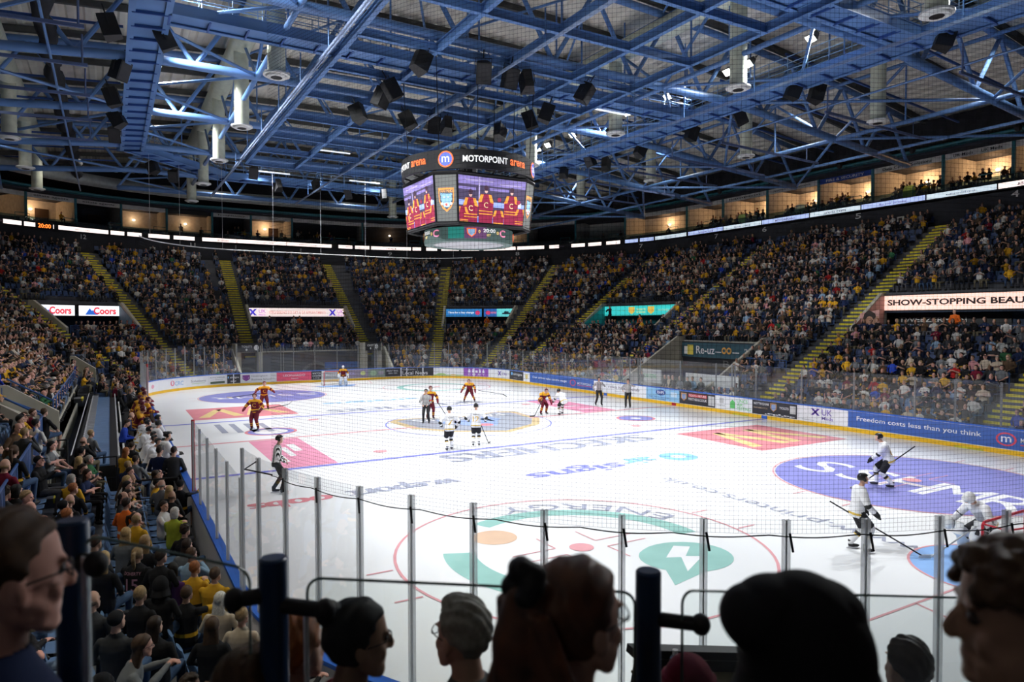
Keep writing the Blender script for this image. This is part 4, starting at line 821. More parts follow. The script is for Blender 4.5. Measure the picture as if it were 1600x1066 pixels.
# purlins under the deck
mb = MB()
for j in range(-5, 12):
    y = j*4.78+.4
    for i in range(-9, 9): mb.beam((i*4.8, y, zdeck(i*4.8)-.22), ((i+1)*4.8, y, zdeck((i+1)*4.8)-.22), .22, .35)
mb.build('trim_purlins', mat('purlin_grey', (.075, .075, .07), .7), kind='structure')
TY = [-23.4, -13.85, -4.35, 5.15, 14.75, 24.3, 33.9, 43.0]
TW = ['just in front of the camera end', 'over the near blue line', 'in front of the video cube', 'just behind the video cube', 'over the far blue line', 'over the far goal line', 'over the far end seats', 'furthest away']
def zb(x): return 18.5-max(0, abs(x)-15)*.09
for ti, y in enumerate(TY):
    xe = 33.5 if abs(y) < 30 else (26 if y < 40 else 16)
    t = thing('roof_truss', 'large blue tubular roof truss crossing the hall, %s' % TW[ti], 'roof truss', (0, y, 18.5), group='main roof trusses', world=True)
    mb = MB(); pts = [(x, y, zb(x)) for x in (-xe, -25, -15, 15, 25, xe) if abs(x) <= xe]; mb.path(pts, .23, 12); mb.build('bottom_chord', M_STEEL, t, smooth=True)
    mb = MB(); mb.path([(x, y, zdeck(x)-.75) for x in np.linspace(-xe, xe, 15)], .2, 10); mb.build('top_chord', M_STEEL, t, smooth=True)
    mb = MB(); n = int(xe*2/4.8); dx = 2*xe/n
    for i in range(n):
        x0, x1 = -xe+i*dx, -xe+(i+1)*dx; xm = (x0+x1)/2
        mb.tube((x0, y, zb(x0)), (xm, y, zdeck(xm)-.75), .12, n=8); mb.tube((xm, y, zdeck(xm)-.75), (x1, y, zb(x1)), .12, n=8)
    mb.build('braces', M_STEEL, t, smooth=False)
# longitudinal trusses and plan bracing
for x in (-25, -9.9, 9.9, 25):
    t = thing('longitudinal_truss', 'blue tubular truss running lengthwise %s' % {-25: 'above the left stand', -9.9: 'left of the video cube', 9.9: 'right of the video cube', 25: 'above the right stand'}[x], 'roof truss', (x, 10, 18.5), world=True)
    mb = MB(); mb.tube((x, -24, zb(x)-.05), (x, 43, zb(x)-.05), .14, n=8); mb.tube((x, -24, zdeck(x)-.9), (x, 43, zdeck(x)-.9), .12, n=8); mb.build('chords', M_STEEL, t, smooth=True)
    mb = MB()
    for a, b in zip(TY[:-1], TY[1:]): m_ = (a+b)/2; mb.tube((x, a, zb(x)), (x, m_, zdeck(x)-.9), .085, n=6); mb.tube((x, m_, zdeck(x)-.9), (x, b, zb(x)), .085, n=6); mb.tube((x, m_, zb(x)), (x, m_, zdeck(x)-.9), .06, n=6)
    mb.build('braces', M_STEEL, t)
t = thing('plan_bracing', 'crossed blue tubes bracing the roof between the trusses', 'roof bracing', (0, 10, 18.5), world=True)
mb = MB()
for sg in (-1, 1):
    for i, (a, b) in enumerate(zip(TY[:-1], TY[1:])):
        for xa, xb in ((15.4, 25), (25, 33.5)):
            if b > 40: continue
            u, v = (xa, xb) if i % 2 == 0 else (xb, xa); mb.tube((sg*u, a, zb(u)), (sg*v, b, zb(v)), .09, n=6)
        mb.tube((sg*9.9, a, 18.5), (sg*15.3, (a+b)/2, 18.5), .08, n=6); mb.tube((sg*15.3, (a+b)/2, 18.5), (sg*9.9, b, 18.5), .08, n=6)
        mb.tube((sg*19, a, zb(19)-.3), (sg*19, b, zb(19)-.3), .06, n=6); mb.tube((sg*29.5, a, zb(29.5)), (sg*29.5, b, zb(29.5)), .1, n=6)
        for xx in (5, -5): mb.tube((xx, a, zdeck(5)-.75), (xx+sg*4.8, b, zdeck(9)-.75), .07, n=6)
mb.build('brace_tubes', M_STEEL, t)
mb = MB()
for sg in (-1, 1):
    for j in range(-4, 9): y = j*4.78+2; mb.beam((sg*16, y, 20.4), (sg*34, y, 19.2), .09, .12)
mb.build('upper_braces', M_STEELD, t)
# rigging grid of I-beams in the middle
gr = thing('rigging_grid', 'square grid of blue I-beams under the middle of the roof', 'rigging grid', (0, 0, 17.9), world=True)
def ibeam(m, p, q, h=.36, wd=.22):
    m.beam((p[0], p[1], p[2]+h/2), (q[0], q[1], q[2]+h/2), wd, .03); m.beam((p[0], p[1], p[2]-h/2), (q[0], q[1], q[2]-h/2), wd, .03); m.beam(p, q, .03, h-.03)
for x in (-7.5, -3.75, 0, 3.75, 7.5): mb = MB(); ibeam(mb, (x, -22.5, 17.95), (x, 23.5, 17.95)); mb.build('grid_beam', M_STEEL, gr)
for y in (-22.4, -17.8, -13.3, -8.9, -4.45, 0, 4.65, 9.3, 14, 18.6, 23.3): mb = MB(); ibeam(mb, (-7.5, y, 17.9), (7.5, y, 17.9)); mb.build('grid_beam', M_STEEL, gr)
mb = MB(); [mb.tube((x, y, 18.1), (x, y, zdeck(x)-.2), .05, n=6) for x in (-7.5, 0, 7.5) for y in (-17.8, -8.9, 0, 9.3, 18.6)]; mb.build('hangers', M_STEEL, gr)
for x0, x1, l in ((-8.6, -8.6, 'left of the video cube'), (-.9, -.9, 'passing over the video cube'), (11.8, 11.8, 'over the right of the ice')):
    t = thing('hanging_rail', 'long pale blue rail hung lengthwise, %s' % l, 'rail', (x0, 5, 17.0), world=True)
    mb = MB(); mb.beam((x0, -26, 17.1), (x1, 36, 17.1), .08, .12); mb.beam((x0+.22, -26, 17.22), (x1+.22, 36, 17.22), .05, .07); mb.build('rail_bar', mat('rail_pale_blue', (.22, .29, .45), .4, .2), t)
    mb = MB(); [mb.tube((x0, y, 17.15), (x0, y, 18.6), .035, n=6) for y in range(-24, 36, 5)]; mb.build('rail_hangers', M_STEEL, t)
# short lighting bars beyond each catwalk
k = 0
for sg in (-1, 1):
    for j, y in enumerate((-16, -9, -1.5, 3.2, 8, 13, 18)):
        if sg < 0 and y < -8: continue
        t = thing('lighting_bar', 'thin hanging blue bar beyond the %s catwalk, %s from the near end' % ('right' if sg > 0 else 'left', nw(j+1)), 'bar', (sg*22, y, 16.9), group='short bars beyond the catwalks', world=True)
        mb = MB(); mb.beam((sg*17.5, y, 17.05), (sg*27, y-.2*sg, 16.75), .1, .14); mb.tube((sg*17.7, y, 17), (sg*17.7, y, 18.4), .05, n=6); mb.tube((sg*26, y, 16.8), (sg*26, y, 18), .03, n=6); mb.build('bar', mat('bar_blue_grey', (.10, .14, .27), .45), t)
# catwalk ring
CW = [(15.2, -26), (15.2, 24.5), (8.0, 31.8), (-8.0, 31.8), (-15.2, 24.5), (-15.2, -26)]
def offs(P, d):
    out = []
    for i, p in enumerate(P):
        a = np.array(P[max(i-1, 0)]); b = np.array(P[min(i+1, len(P)-1)]); p = np.array(p); 
        def nn(u): u = u/np.linalg.norm(u); return V(-u[1], u[0])
        n1 = nn(p-a) if i > 0 else nn(b-p); n2 = nn(b-p) if i < len(P)-1 else n1; m_ = n1+n2; m_ /= np.linalg.norm(m_); out.append(tuple(p+m_*d/max(.5, np.dot(m_, n1))))
    return out
def catwalk(P, label, wd=1.3):
    c = P[len(P)//2]; t = thing('catwalk', label, 'catwalk', (c[0], c[1], 18.3), world=True); ins, out = offs(P, wd/2), offs(P, -wd/2)
    mb = MB()
    for Q in (ins, out):
        for a, b in zip(Q[:-1], Q[1:]): mb.beam((*a, 18.3), (*b, 18.3), .10, .45); mb.beam((*a, 18.07), (*b, 18.07), .26, .04); mb.beam((*a, 18.54), (*b, 18.54), .2, .03)
    mb.build('side_beams', M_STEEL, t)
    mb = MB(); mc = MB()
    for (a, b), (c_, d) in zip(zip(ins[:-1], ins[1:]), zip(out[:-1], out[1:])):
        mb.hexa([(*a, 18.15), (*c_, 18.15), (*d, 18.15), (*b, 18.15), (*a, 18.19), (*c_, 18.19), (*d, 18.19), (*b, 18.19)])
        L = math.dist(a, b); n = max(1, int(L/1.5))
        for i in range(n+1): k = i/n; mc.beam((a[0]+(b[0]-a[0])*k, a[1]+(b[1]-a[1])*k, 18.08), (c_[0]+(d[0]-c_[0])*k, c_[1]+(d[1]-c_[1])*k, 18.08), .08, .12)
    mb.build('walkway_plates', M_STEEL, t); mc.build('cross_ribs', M_STEELD, t)
    mb = MB()
    for Q in (ins, out):
        for h in (.35, .7, 1.05): mb.path([(*p, 18.5+h) for p in Q], .025, 5)
        for a, b in zip(Q[:-1], Q[1:]):
            L = math.dist(a, b); n = max(1, int(L/1.2))
            for i in range(n+1): k = i/n; q = (a[0]+(b[0]-a[0])*k, a[1]+(b[1]-a[1])*k); mb.tube((*q, 18.5), (*q, 19.58), .022, n=5)
    mb.build('guard_rails', mat('rail_light_blue', (.22, .34, .52), .4), t)
    mb = MB()
    for a, b in zip(P[:-1], P[1:]):
        L = math.dist(a, b); n = max(1, int(L/4.8))
        for i in range(n+1):
            k = i/n; q = (a[0]+(b[0]-a[0])*k, a[1]+(b[1]-a[1])*k); mb.tube((*q, 18.5), (*q, zdeck(q[0])-.1), .05, n=6)
    mb.build('hangers', M_STEEL, t)
catwalk(CW, 'blue catwalk with guard rails running round under the roof edge of the ice'); catwalk([(-14.5, -1.3), (14.5, -1.3)], 'blue catwalk crossing the hall in front of the video cube', 1.1); catwalk([(-14.5, -15.3), (14.5, -15.3)], 'nearest blue catwalk crossing above the near blue line', 1.1)
# floodlight fixtures
M_FLOOD = mat('flood_glow', (1, 1, .92), emit=(1, 1, .90), es=16); M_FIX = mat('fixture_grey', (.10, .10, .10), .5)
proto = None; n = 0
for i, (fx, fy) in enumerate(FLOOD):
    for dy in (0, 1.5):
        side = 'right' if fx > 8 else ('left' if fx < -8 else 'far')
        x_, y_ = (fx*1.0, fy+dy) if abs(fx) > 8 else (fx+dy, fy)
        if proto is None:
            t = thing('floodlight', '', 'floodlight', group='floodlights along the catwalks'); mb = MB(); mb.hexa([(-.28, -.22, -.25), (.28, -.22, -.25), (.28, .22, -.25), (-.28, .22, -.25), (-.16, -.12, .22), (.16, -.12, .22), (.16, .12, .22), (-.16, .12, .22)]); mb.build('lamp_housing', M_FIX, t)
            mb = MB(); mb.box((0, 0, -.262), (.5, .38, .015)); mb.build('lamp_lens', M_FLOOD, t); mb = MB(); mb.path([(-.3, 0, -.1), (-.3, 0, .35), (.3, 0, .35), (.3, 0, -.1)], .02, 5); mb.build('bracket', M_FIX, t); proto = t
        else: t = copy_tree(proto)
        n += 1; t.location = (x_, y_, 20.05)
        t.rotation_euler = (Vector((-x_*.25, y_*.7, 0))-Vector((x_, y_, 19.6))).to_track_quat('-Z', 'Y').to_euler()
        t['label'] = 'bright white floodlight on the %s catwalk, %s in its row' % (side, nw(n if side == 'left' else (n-16 if side == 'right' else n-32)))
for i, (x, y, z, dx) in enumerate([(-12, -3.0, 19.2, 2.6), (-8, -3.0, 19.2, 2.6), (9, -.6, 18.0, 2.6), (-4, 31, 18.9, 3), (4.5, 31, 18.9, 3), (-1, 22, 19.2, 2.6)]):
    t = thing('tube_light', 'white strip light hung under the roof, number %s from the camera' % ('one two three four five six'.split()[i]), 'strip light', (x, y, z), group='strip lights'); mb = MB(); mb.tube((-dx/2, 0, 0), (dx/2, 0, 0), .06, n=8); mb.build('tube', mat('tube_white', (.85, .87, .9), .4, emit=(.9, .95, 1), es=.9), t); mb = MB(); [mb.tube((a*dx/3, 0, .05), (a*dx/3, 0, 2.2), .012, n=4) for a in (-1, 1)]; mb.build('wires', M_ALU, t)
# ducts
for x in (-9.96, 9.96, -22, 21.4):
    t = thing('air_duct', 'large pale round air duct under the roof, %s' % {-9.96: 'left of the video cube', 9.96: 'right of the video cube', -22: 'over the left stand', 21.4: 'over the right stand'}[x], 'duct', (x, 8, 21.5), world=True)
    r = .62; zc = zdeck(x)-1.5; mb = MB(); mb.tube((x, -26, zc), (x, 42, zc), r, n=20); o = mb.build('main_duct', M_CREAM, t); autosmooth(o)
    for y in [-9.6, -.1, 9.6, 19.3, 28.8, 38.2]+([-19.0] if abs(x) < 12 else []):
        mb = MB(); mb.tube((x, y, zc), (x, y, 16.95), .41, n=20); dn = mb.build('drop_duct', M_CREAM, t); autosmooth(dn)
        mb = MB(); mb.tube((x, y, 16.98), (x, y, 16.9), .60, n=24); mb.tube((x, y, 16.9), (x, y, 16.82), .5, .45, n=24); nz = mb.build('nozzle_ring', mat('nozzle_white', (.7, .72, .70), .4), dn, off=t.location); autosmooth(nz)
        mb = MB(); mb.tube((x, y, 16.84), (x, y, 16.81), .26, n=20); mb.build('nozzle_opening', M_BLACK, dn, off=t.location)
# far ring ducts
t = thing('air_duct', 'long pale round duct running round above the far upper boxes', 'duct', pos(62, 17, 19), world=True); mb = MB(); mb.path([pos(s, 16.5, 19.0) for s in srange(52, 88, step=.8)], .55, 14); mb.build('main_duct', mat('duct_grey', (.28, .30, .30), .4, .3), t, smooth=True)
# loudspeakers
spk = None; SREG = {}
def cabinet(sx, sy, sz):
    mb = MB(); mb.hexa([(-sx*.6, -sy, -sz), (sx*.6, -sy, -sz), (sx, sy, -sz), (-sx, sy, -sz), (-sx*.6, -sy, sz), (sx*.6, -sy, sz), (sx, sy, sz*1.0), (-sx, sy, sz)]); return mb
SPK = [(657, 97, 17.2), (755, 113, 17.2), (613, 140, 17.0), (595, 152, 16.9), (560, 177, 17.0), (638, 188, 17.0), (677, 195, 17.0), (699, 197, 17), (780, 207, 17.2), (824, 128, 17.2), (795, 122, 17.2), (913, 145, 17.3), (828, 188, 17.0), (853, 177, 17.0), (172, 42, 18), (186, 109, 17.8), (176, 152, 17.8), (184, 186, 17.8), (180, 210, 17.8), (1240, 140, 18), (1275, 146, 18), (1157, 182, 18), (1080, 208, 17.9), (1476, 60, 18), (923, 250, 18), (946, 256, 18), (1000, 235, 18), (397, 270, 17.8), (435, 290, 17.8), (495, 290, 17.8), (545, 303, 17.8), (600, 305, 17.8), (240, 262, 17.6), (272, 275, 17.6), (880, 268, 17.8), (258, 60, 18.0)]
for i, (u, v, z) in enumerate(SPK):
    p = PX(u, v, 1.0); d = Vector(p)-Vector(CAM); p = Vector(CAM)+d*((z-CAM[2])/d.z)
    if spk is None:
        spk = t = thing('loudspeaker', '', 'loudspeaker', group='loudspeakers under the roof'); cabinet(.36, .34, .48).build('speaker_cabinet', mat('speaker_black', (.012, .012, .013), .55), t)
        mb = MB(); mb.box((0, .345, 0), (.62, .02, .86)); mb.build('speaker_grille', mat('speaker_grille', (.035, .035, .038), .8), t); mb = MB(); mb.path([(-.38, 0, -.1), (-.38, 0, .62), (.38, 0, .62), (.38, 0, -.1)], .02, 5); mb.tube((0, 0, .62), (0, 0, 1.0), .03, n=6); mb.build('bracket', M_BLACK, t)
    else: t = copy_tree(spk)
    t.location = p; dirn = math.atan2(p.x, -p.y) if abs(p.x)+abs(p.y) > 1 else 0
    outw = math.atan2(-p.x, p.y)
    t.rotation_euler = (random.uniform(-.55, -.25), random.uniform(-.15, .15), outw+random.uniform(-.3, .3)+(0 if i % 3 else PI*.8))
    reg = 'round the video cube' if 500 < u < 930 and v < 240 else ('by the left catwalk' if u < 300 else ('by the right catwalk' if u > 860 else 'along the far catwalk'))
    SREG.setdefault(reg, []).append((u, t))
for reg, L_ in SREG.items():
    for i, (u, t) in enumerate(sorted(L_, key=lambda q: q[0])): t['label'] = 'black loudspeaker hanging %s, %s from the left' % (reg, nw(i+1))
# small moving lights on the dark drape line
for i, s in enumerate((11, 18, 24, 31, 37)):
    p = pos(s, 20.6, 18.5); t = thing('stage_light', 'small black stage light under the drape on the right, %s from the camera end' % nw(i+1), 'stage light', p, group='stage lights by the drape'); mb = MB(); mb.ball((0, 0, -.15), (.22, .22, .28), 10, 8); mb.box((0, 0, .15), (.5, .35, .12)); mb.build('lamp_head', M_BLACK, t)

# ================================================= VIDEO CUBE
vc = thing('video_cube', 'hanging video cube with four big screens between round black fascia rings', 'scoreboard', (0, 0, 10), world=True)
RG = 3.55
def cyl(mb, r, z0, z1, n=64, a0=0, a1=2*PI, inner=None):
    for i in range(n):
        a, b = a0+(a1-a0)*i/n, a0+(a1-a0)*(i+1)/n; q = inner or r-.12
        mb.hexa([(q*math.cos(a), q*math.sin(a), z0), (r*math.cos(a), r*math.sin(a), z0), (r*math.cos(b), r*math.sin(b), z0), (q*math.cos(b), q*math.sin(b), z0), (q*math.cos(a), q*math.sin(a), z1), (r*math.cos(a), r*math.sin(a), z1), (r*math.cos(b), r*math.sin(b), z1), (q*math.cos(b), q*math.sin(b), z1)])
mb = MB(); cyl(mb, RG, 12.98, 13.92); ring = mb.build('top_ring', M_BLACK, vc)
def rtext(t, a0, a1, z0, z1, mt, r=RG, par=None, bold=True):
    mb = MB(); text_on(mb, t, lambda u, v: ((r+.02)*math.cos(a0+(a1-a0)*u), (r+.02)*math.sin(a0+(a1-a0)*u), z0+(z1-z0)*v), 0, 0, 1, 1, bold=.022); return mb.build('lettering', mt, par, off=vc.location)
E_W = mat('lit_white', (.85, .85, .85), emit=(.85, .85, .85), es=.9, noise=0); E_O = mat('lit_orange', (.95, .2, .05), emit=(.95, .16, .04), es=1.0, noise=0); E_B = mat('lit_navy', (.1, .15, .6), emit=(.1, .16, .65), es=.8, noise=0)
base = math.atan2(CAM[1], CAM[0])
def pxa(u, r=RG):  # angle on the ring that appears at photo column u
    best = min(np.linspace(base-1.5, base+1.5, 1200), key=lambda a: abs(to_px((r*math.cos(a), r*math.sin(a), 13))[0]-u)); return float(best)
for off in (0, -PI/2, PI/2, PI):
    rtext('MOTORPOINT', pxa(723)+off, pxa(793)+off, 13.30, 13.62, E_W, par=ring); rtext('arena', pxa(797)+off, pxa(819.5)+off, 13.30, 13.60, E_O, par=ring)
    a = pxa(696.5)+off
    for rr, mt, d in ((.40, E_O, .02), (.33, E_B, .03)):
        mb = MB(); poly_on(mb, disc(0, 0, rr, 24), lambda u, v: ((RG+d)*math.cos(a+u/RG), (RG+d)*math.sin(a+u/RG), 13.45+v)); mb.build('round_logo', mt, ring, off=vc.location)
    mb = MB(); text_on(mb, 'm', lambda u, v: ((RG+.045)*math.cos(a+(u-.5)*.4/RG), (RG+.045)*math.sin(a+(u-.5)*.4/RG), 13.3+v*.28), 0, 0, 1, 1); mb.build('lettering', E_W, ring, off=vc.location)
# body frame
mb = MB()
for z in (10.35, 12.85):
    k = .93 if z < 11 else 1; P8 = [(-2.0*k, -2.75*k), (2.0*k, -2.75*k), (2.9*k, -2.0*k), (2.9*k, 2.0*k), (2.0*k, 2.75*k), (-2.0*k, 2.75*k), (-2.9*k, 2.0*k), (-2.9*k, -2.0*k)]
    mb.path([(x, y, z) for x, y in P8], .09, 6, closed=True)
for i in range(8): a, b = [(x, y) for x, y in P8][i], (P8[i][0]/.93, P8[i][1]/.93) if False else P8[i]; mb.tube((a[0], a[1], 12.85), (a[0]*.93/.93, a[1], 12.85+.3), .03, n=5)
mb.tube((0, 0, 10.4), (0, 0, 13.9), .5, n=10)
for i in range(12): a = i*PI/6; mb.tube((2.2*math.cos(a), 2.2*math.sin(a), 12.8), (3.4*math.cos(a), 3.4*math.sin(a), 13.2), .05, n=5)
mb.build('inner_frame', M_BLACK, vc)
def face(P, art, name='video_screen'):
    """P: BL, BR, TR, TL world corners"""
    P = [np.array(p, float) for p in P]; nn = np.cross(P[1]-P[0], P[3]-P[0]); nn /= np.linalg.norm(nn)
    f0 = lambda u, v, d: tuple((P[0]*(1-u)+P[1]*u)*(1-v)+(P[3]*(1-u)+P[2]*u)*v+nn*d)
    mb = MB(); mb.hexa([f0(-.015, -.02, -.12), f0(1.015, -.02, -.12), f0(1.015, 1.02, -.12), f0(-.015, 1.02, -.12), f0(-.015, -.02, 0), f0(1.015, -.02, 0), f0(1.015, 1.02, 0), f0(-.015, 1.02, 0)])
    sc_ = mb.build(name, M_BLACK, vc); lay = {}
    for q, (c, fn) in enumerate(art):
        mb = MB(); fn(mb, lambda u, v: f0(u, v, .01+.004*q)); mb.build('picture_patch', mat('px_%s' % '_'.join('%02d' % int(x*99) for x in c), c, .6, noise=0, emit=c, es=.8), sc_, off=vc.location)
R_ = lambda x0, y0, x1, y1: (lambda m, f: m.add([f(x0, y0), f(x1, y0), f(x1, y1), f(x0, y1)], [(0, 1, 2, 3)]))
def many(*fs): return lambda m, f: [g(m, f) for g in fs]
def Po(*pts): return lambda m, f: poly_on(m, list(pts), f)
def Di(x, y, r, ry): return lambda m, f: poly_on(m, disc(x, y, r, 14, ry), f)
PL = [(.17, .0, 1.0), (.40, .08, 1.05), (.79, .12, 1.0), (.6, -.12, .8), (1.0, -.05, .9), (.02, -.1, .9)]
def body(x, b, k): return [(x-.10*k, 0), (x-.11*k, b+.38*k), (x-.06*k, b+.53*k), (x+.06*k, b+.53*k), (x+.11*k, b+.38*k), (x+.10*k, 0)]
cl = lambda pts: [(min(1, max(0, a)), min(1, max(0, b))) for a, b in pts]
PLC = [p for p in PL if .12 < p[0] < .88]+[(.95, -.05, .8), (.05, -.1, .8)]
ART = [((.07, .055, .11), R_(0, 0, 1, 1)), ((.25, .20, .48), many(R_(0, .82, 1, 1), R_(0, .70, .25, .76), R_(.45, .72, .75, .78))), ((.42, .36, .60), many(R_(.29, .45, .31, 1), R_(.1, .9, .5, .93), R_(.6, .86, .95, .89))), ((.32, .42, .85), many(R_(0, .36, 1, .47))), ((.16, .22, .62), R_(0, 0, 1, .12)), ((.75, .72, .85), many(R_(.3, .40, .37, .52), R_(.88, .40, .95, .5), R_(0, .12, 1, .135))),
       ((.28, .02, .06), many(*[Po(*cl(body(*p))) for p in PLC])), ((.80, .34, .05), many(*[Po(*cl([(x-.115*k, b+.34*k), (x-.075*k, b+.52*k), (x-.035*k, b+.52*k), (x-.06*k, b+.36*k)])) for x, b, k in PLC]+[Po(*cl([(x+.115*k, b+.34*k), (x+.075*k, b+.52*k), (x+.035*k, b+.52*k), (x+.06*k, b+.36*k)])) for x, b, k in PLC]+[R_(max(0, x-.10*k), max(0, b+.16*k), min(1, x+.10*k), max(.01, b+.18*k)) for x, b, k in PLC]+[R_(max(0, x-.10*k), max(0, b+.10*k), min(1, x+.10*k), max(.01, b+.12*k)) for x, b, k in PLC])),
       ((.75, .45, .40), many(*[Di(x, b+.60*k, .024, .055*k) for x, b, k in PL[:3]])), ((.06, .03, .05), many(*[Di(x, b+.66*k, .032, .05*k) for x, b, k in PL[:3]]+[R_(x-.025, b+.60*k, x+.025, b+.62*k) for x, b, k in PL[:3]])), ((.85, .62, .35), many(*[(lambda m, f, x=x, b=b, k=k: text_on(m, 'C', f, x-.03, b+.24*k, .06, .12*k)) for x, b, k in PL[:3]])), ((.35, .03, .08), many(*[Di(x, b+.52*.8+.12, .03, .05) for x, b in ((.6, .0), (.9, -.02))]))]
zt, zb0 = 12.72, 10.48; kt, kb = 1, .93
def quad(a, b): return [(a[0]*kb, a[1]*kb, zb0), (b[0]*kb, b[1]*kb, zb0), (b[0], b[1], zt), (a[0], a[1], zt)]
C8 = [(-1.95, -2.78), (1.95, -2.78), (2.95, -1.98), (2.95, 1.98), (1.95, 2.78), (-1.95, 2.78), (-2.95, 1.98), (-2.95, -1.98)]
LOGO = [((.13, .135, .13), R_(0, 0, 1, 1)), ((.85, .32, .08), Po((.12, .72), (.88, .72), (.86, .42), (.7, .28), (.5, .2), (.3, .28), (.14, .42))), ((.06, .08, .12), Po((.17, .68), (.83, .68), (.81, .43), (.68, .32), (.5, .25), (.32, .32), (.19, .43))), ((.9, .45, .12), lambda m, f: text_on(m, 'PANTHERS', f, .17, .62, .66, .08)), ((.25, .45, .62), many(Po((.27, .6), (.73, .6), (.78, .48), (.62, .3), (.38, .3), (.22, .48)), Di(.27, .58, .06, .03), Di(.73, .58, .06, .03))), ((.75, .8, .85), many(Po((.4, .4), (.6, .4), (.66, .32), (.34, .32)), Di(.28, .38, .06, .03), Di(.72, .38, .06, .03), Di(.4, .52, .05, .01), Di(.6, .52, .05, .01))), ((.75, .12, .1), Di(.5, .36, .06, .03))]
for i in range(8):
    a, b = C8[i], C8[(i+1) % 8]
    if i % 2 == 0: face(quad(a, b), ART)
    else: face(quad((a[0]+(b[0]-a[0])*.08, a[1]+(b[1]-a[1])*.08), (a[0]+(b[0]-a[0])*.92, a[1]+(b[1]-a[1])*.92)), LOGO, 'badge_panel')
R3 = 2.38
mb = MB(); cyl(mb, R3, 9.68, 10.32, inner=2.2); cyl(mb, R3*.995, 9.60, 9.68, inner=1.9); lr = mb.build('lower_ring', mat('ring_dark_green', (.06, .09, .085), .5, emit=(.05, .085, .08), es=.8), vc)
mb = MB(); mb.tube((0, 0, 9.66), (0, 0, 9.63), 1.95, n=40); mb.build('underside_disc', mat('underside_grey', (.42, .42, .44), .5), vc)
mb = MB(); cyl(mb, R3+.02, 9.72, 10.30, 12, pxa(700, R3), pxa(738, R3), inner=R3); mb.build('ring_patch', mat('ring_teal', (.02, .18, .15), emit=(.02, .20, .17), es=.8), lr, off=vc.location)
mb = MB(); cyl(mb, R3+.022, 9.72, 10.30, 12, pxa(725, R3), pxa(760, R3), inner=R3); mb.build('ring_patch', mat('ring_purple', (.12, .05, .13), emit=(.12, .05, .13), es=.8), lr, off=vc.location)
E_P = mat('lit_pink', (.8, .25, .4), emit=(.8, .25, .4), es=.9, noise=0); E_Y = mat('lit_amber', (.85, .6, .2), emit=(.85, .6, .2), es=.9, noise=0)
for off in (0, PI/2, -PI/2, PI):
    rt = lambda t, u0, u1, z0, z1, mt: rtext(t, pxa(u0, R3)+off, pxa(u1, R3)+off, z0, z1, mt, R3+.03, lr)
    rt('20:00', 754.5, 773, 10.03, 10.22, E_W); rt('1ST', 760, 766, 9.83, 9.95, E_Y); rt('0', 747, 750, 9.98, 10.15, E_Y); rt('0', 775, 778, 9.95, 10.12, E_Y); rt('C', 779.5, 788, 9.85, 10.22, E_P)
    a0, a1 = pxa(729, R3)+off, pxa(744, R3)+off
    for mt, k in ((E_O, 1), (mat('lit_steelblue', (.25, .4, .6), emit=(.25, .4, .6), es=.8, noise=0), .75)):
        mb = MB(); poly_on(mb, [(.5+(x-.5)*k, .5+(y-.5)*k) for x, y in ((0, 1), (1, 1), (.95, .4), (.5, 0), (.05, .4))], lambda u, v: ((R3+.05+.01*(k < 1))*math.cos(a0+(a1-a0)*u), (R3+.05+.01*(k < 1))*math.sin(a0+(a1-a0)*u), 9.78+v*.46)); mb.build('badge', mt, lr, off=vc.location)
mb = MB(); [mb.tube((x, y, 13.6), (x*1.1, y*1.1, 19), .02, n=5) for x, y in ((-2.6, -2), (2.6, -2), (2.6, 2), (-2.6, 2), (0, 0), (-1, -3), (3, .5))]; mb.build('hanging_cables', M_BLACK, vc)
# ================================================= PEOPLE
from mathutils.bvhtree import BVHTree
def Rz(a): c, s = math.cos(a), math.sin(a); return np.array([[c, -s, 0], [s, c, 0], [0, 0, 1.]])
def Rx(a): c, s = math.cos(a), math.sin(a); return np.array([[1, 0, 0], [0, c, -s], [0, s, c]])
def Ry(a): c, s = math.cos(a), math.sin(a); return np.array([[c, 0, s], [0, 1, 0], [-s, 0, c]])
def gs(x, s): return np.exp(-(x/s)**2)
def head_fn(k=1.0, nose=1.0, jaw=1.0):
    """unit sphere -> head facing +Y, centre at eye level, about 0.24 m tall"""
    def fn(v):
        x, y, z = v[:, 0].copy(), v[:, 1].copy(), v[:, 2].copy(); X = x*.077; Y = y*.096; Z = z*.118+.006
        low = np.clip(-z, 0, 1); front = np.clip(y, 0, 1)
        X *= 1-.26*low**1.5/jaw; Y = np.where(y > 0, Y*(1-.16*low**2), Y*(1-.48*low)); Y += .012*low*front
        Y = np.where((y > 0) & (z < .45), Y*(1-.07*gs(z-.05, .5)), Y)
        Y -= .013*front*(gs(x-.42, .24)+gs(x+.42, .24))*gs(Z-.002, .018)
        X *= 1-.05*gs(z-.25, .3)*np.clip(y, 0, 1)
        return np.stack([X, Y, Z], 1)*k
    return fn
S0, TP, PT, SH, TR = 0, 1, 2, 3, 4   # label indices: skin, top, trousers, shoes, trim
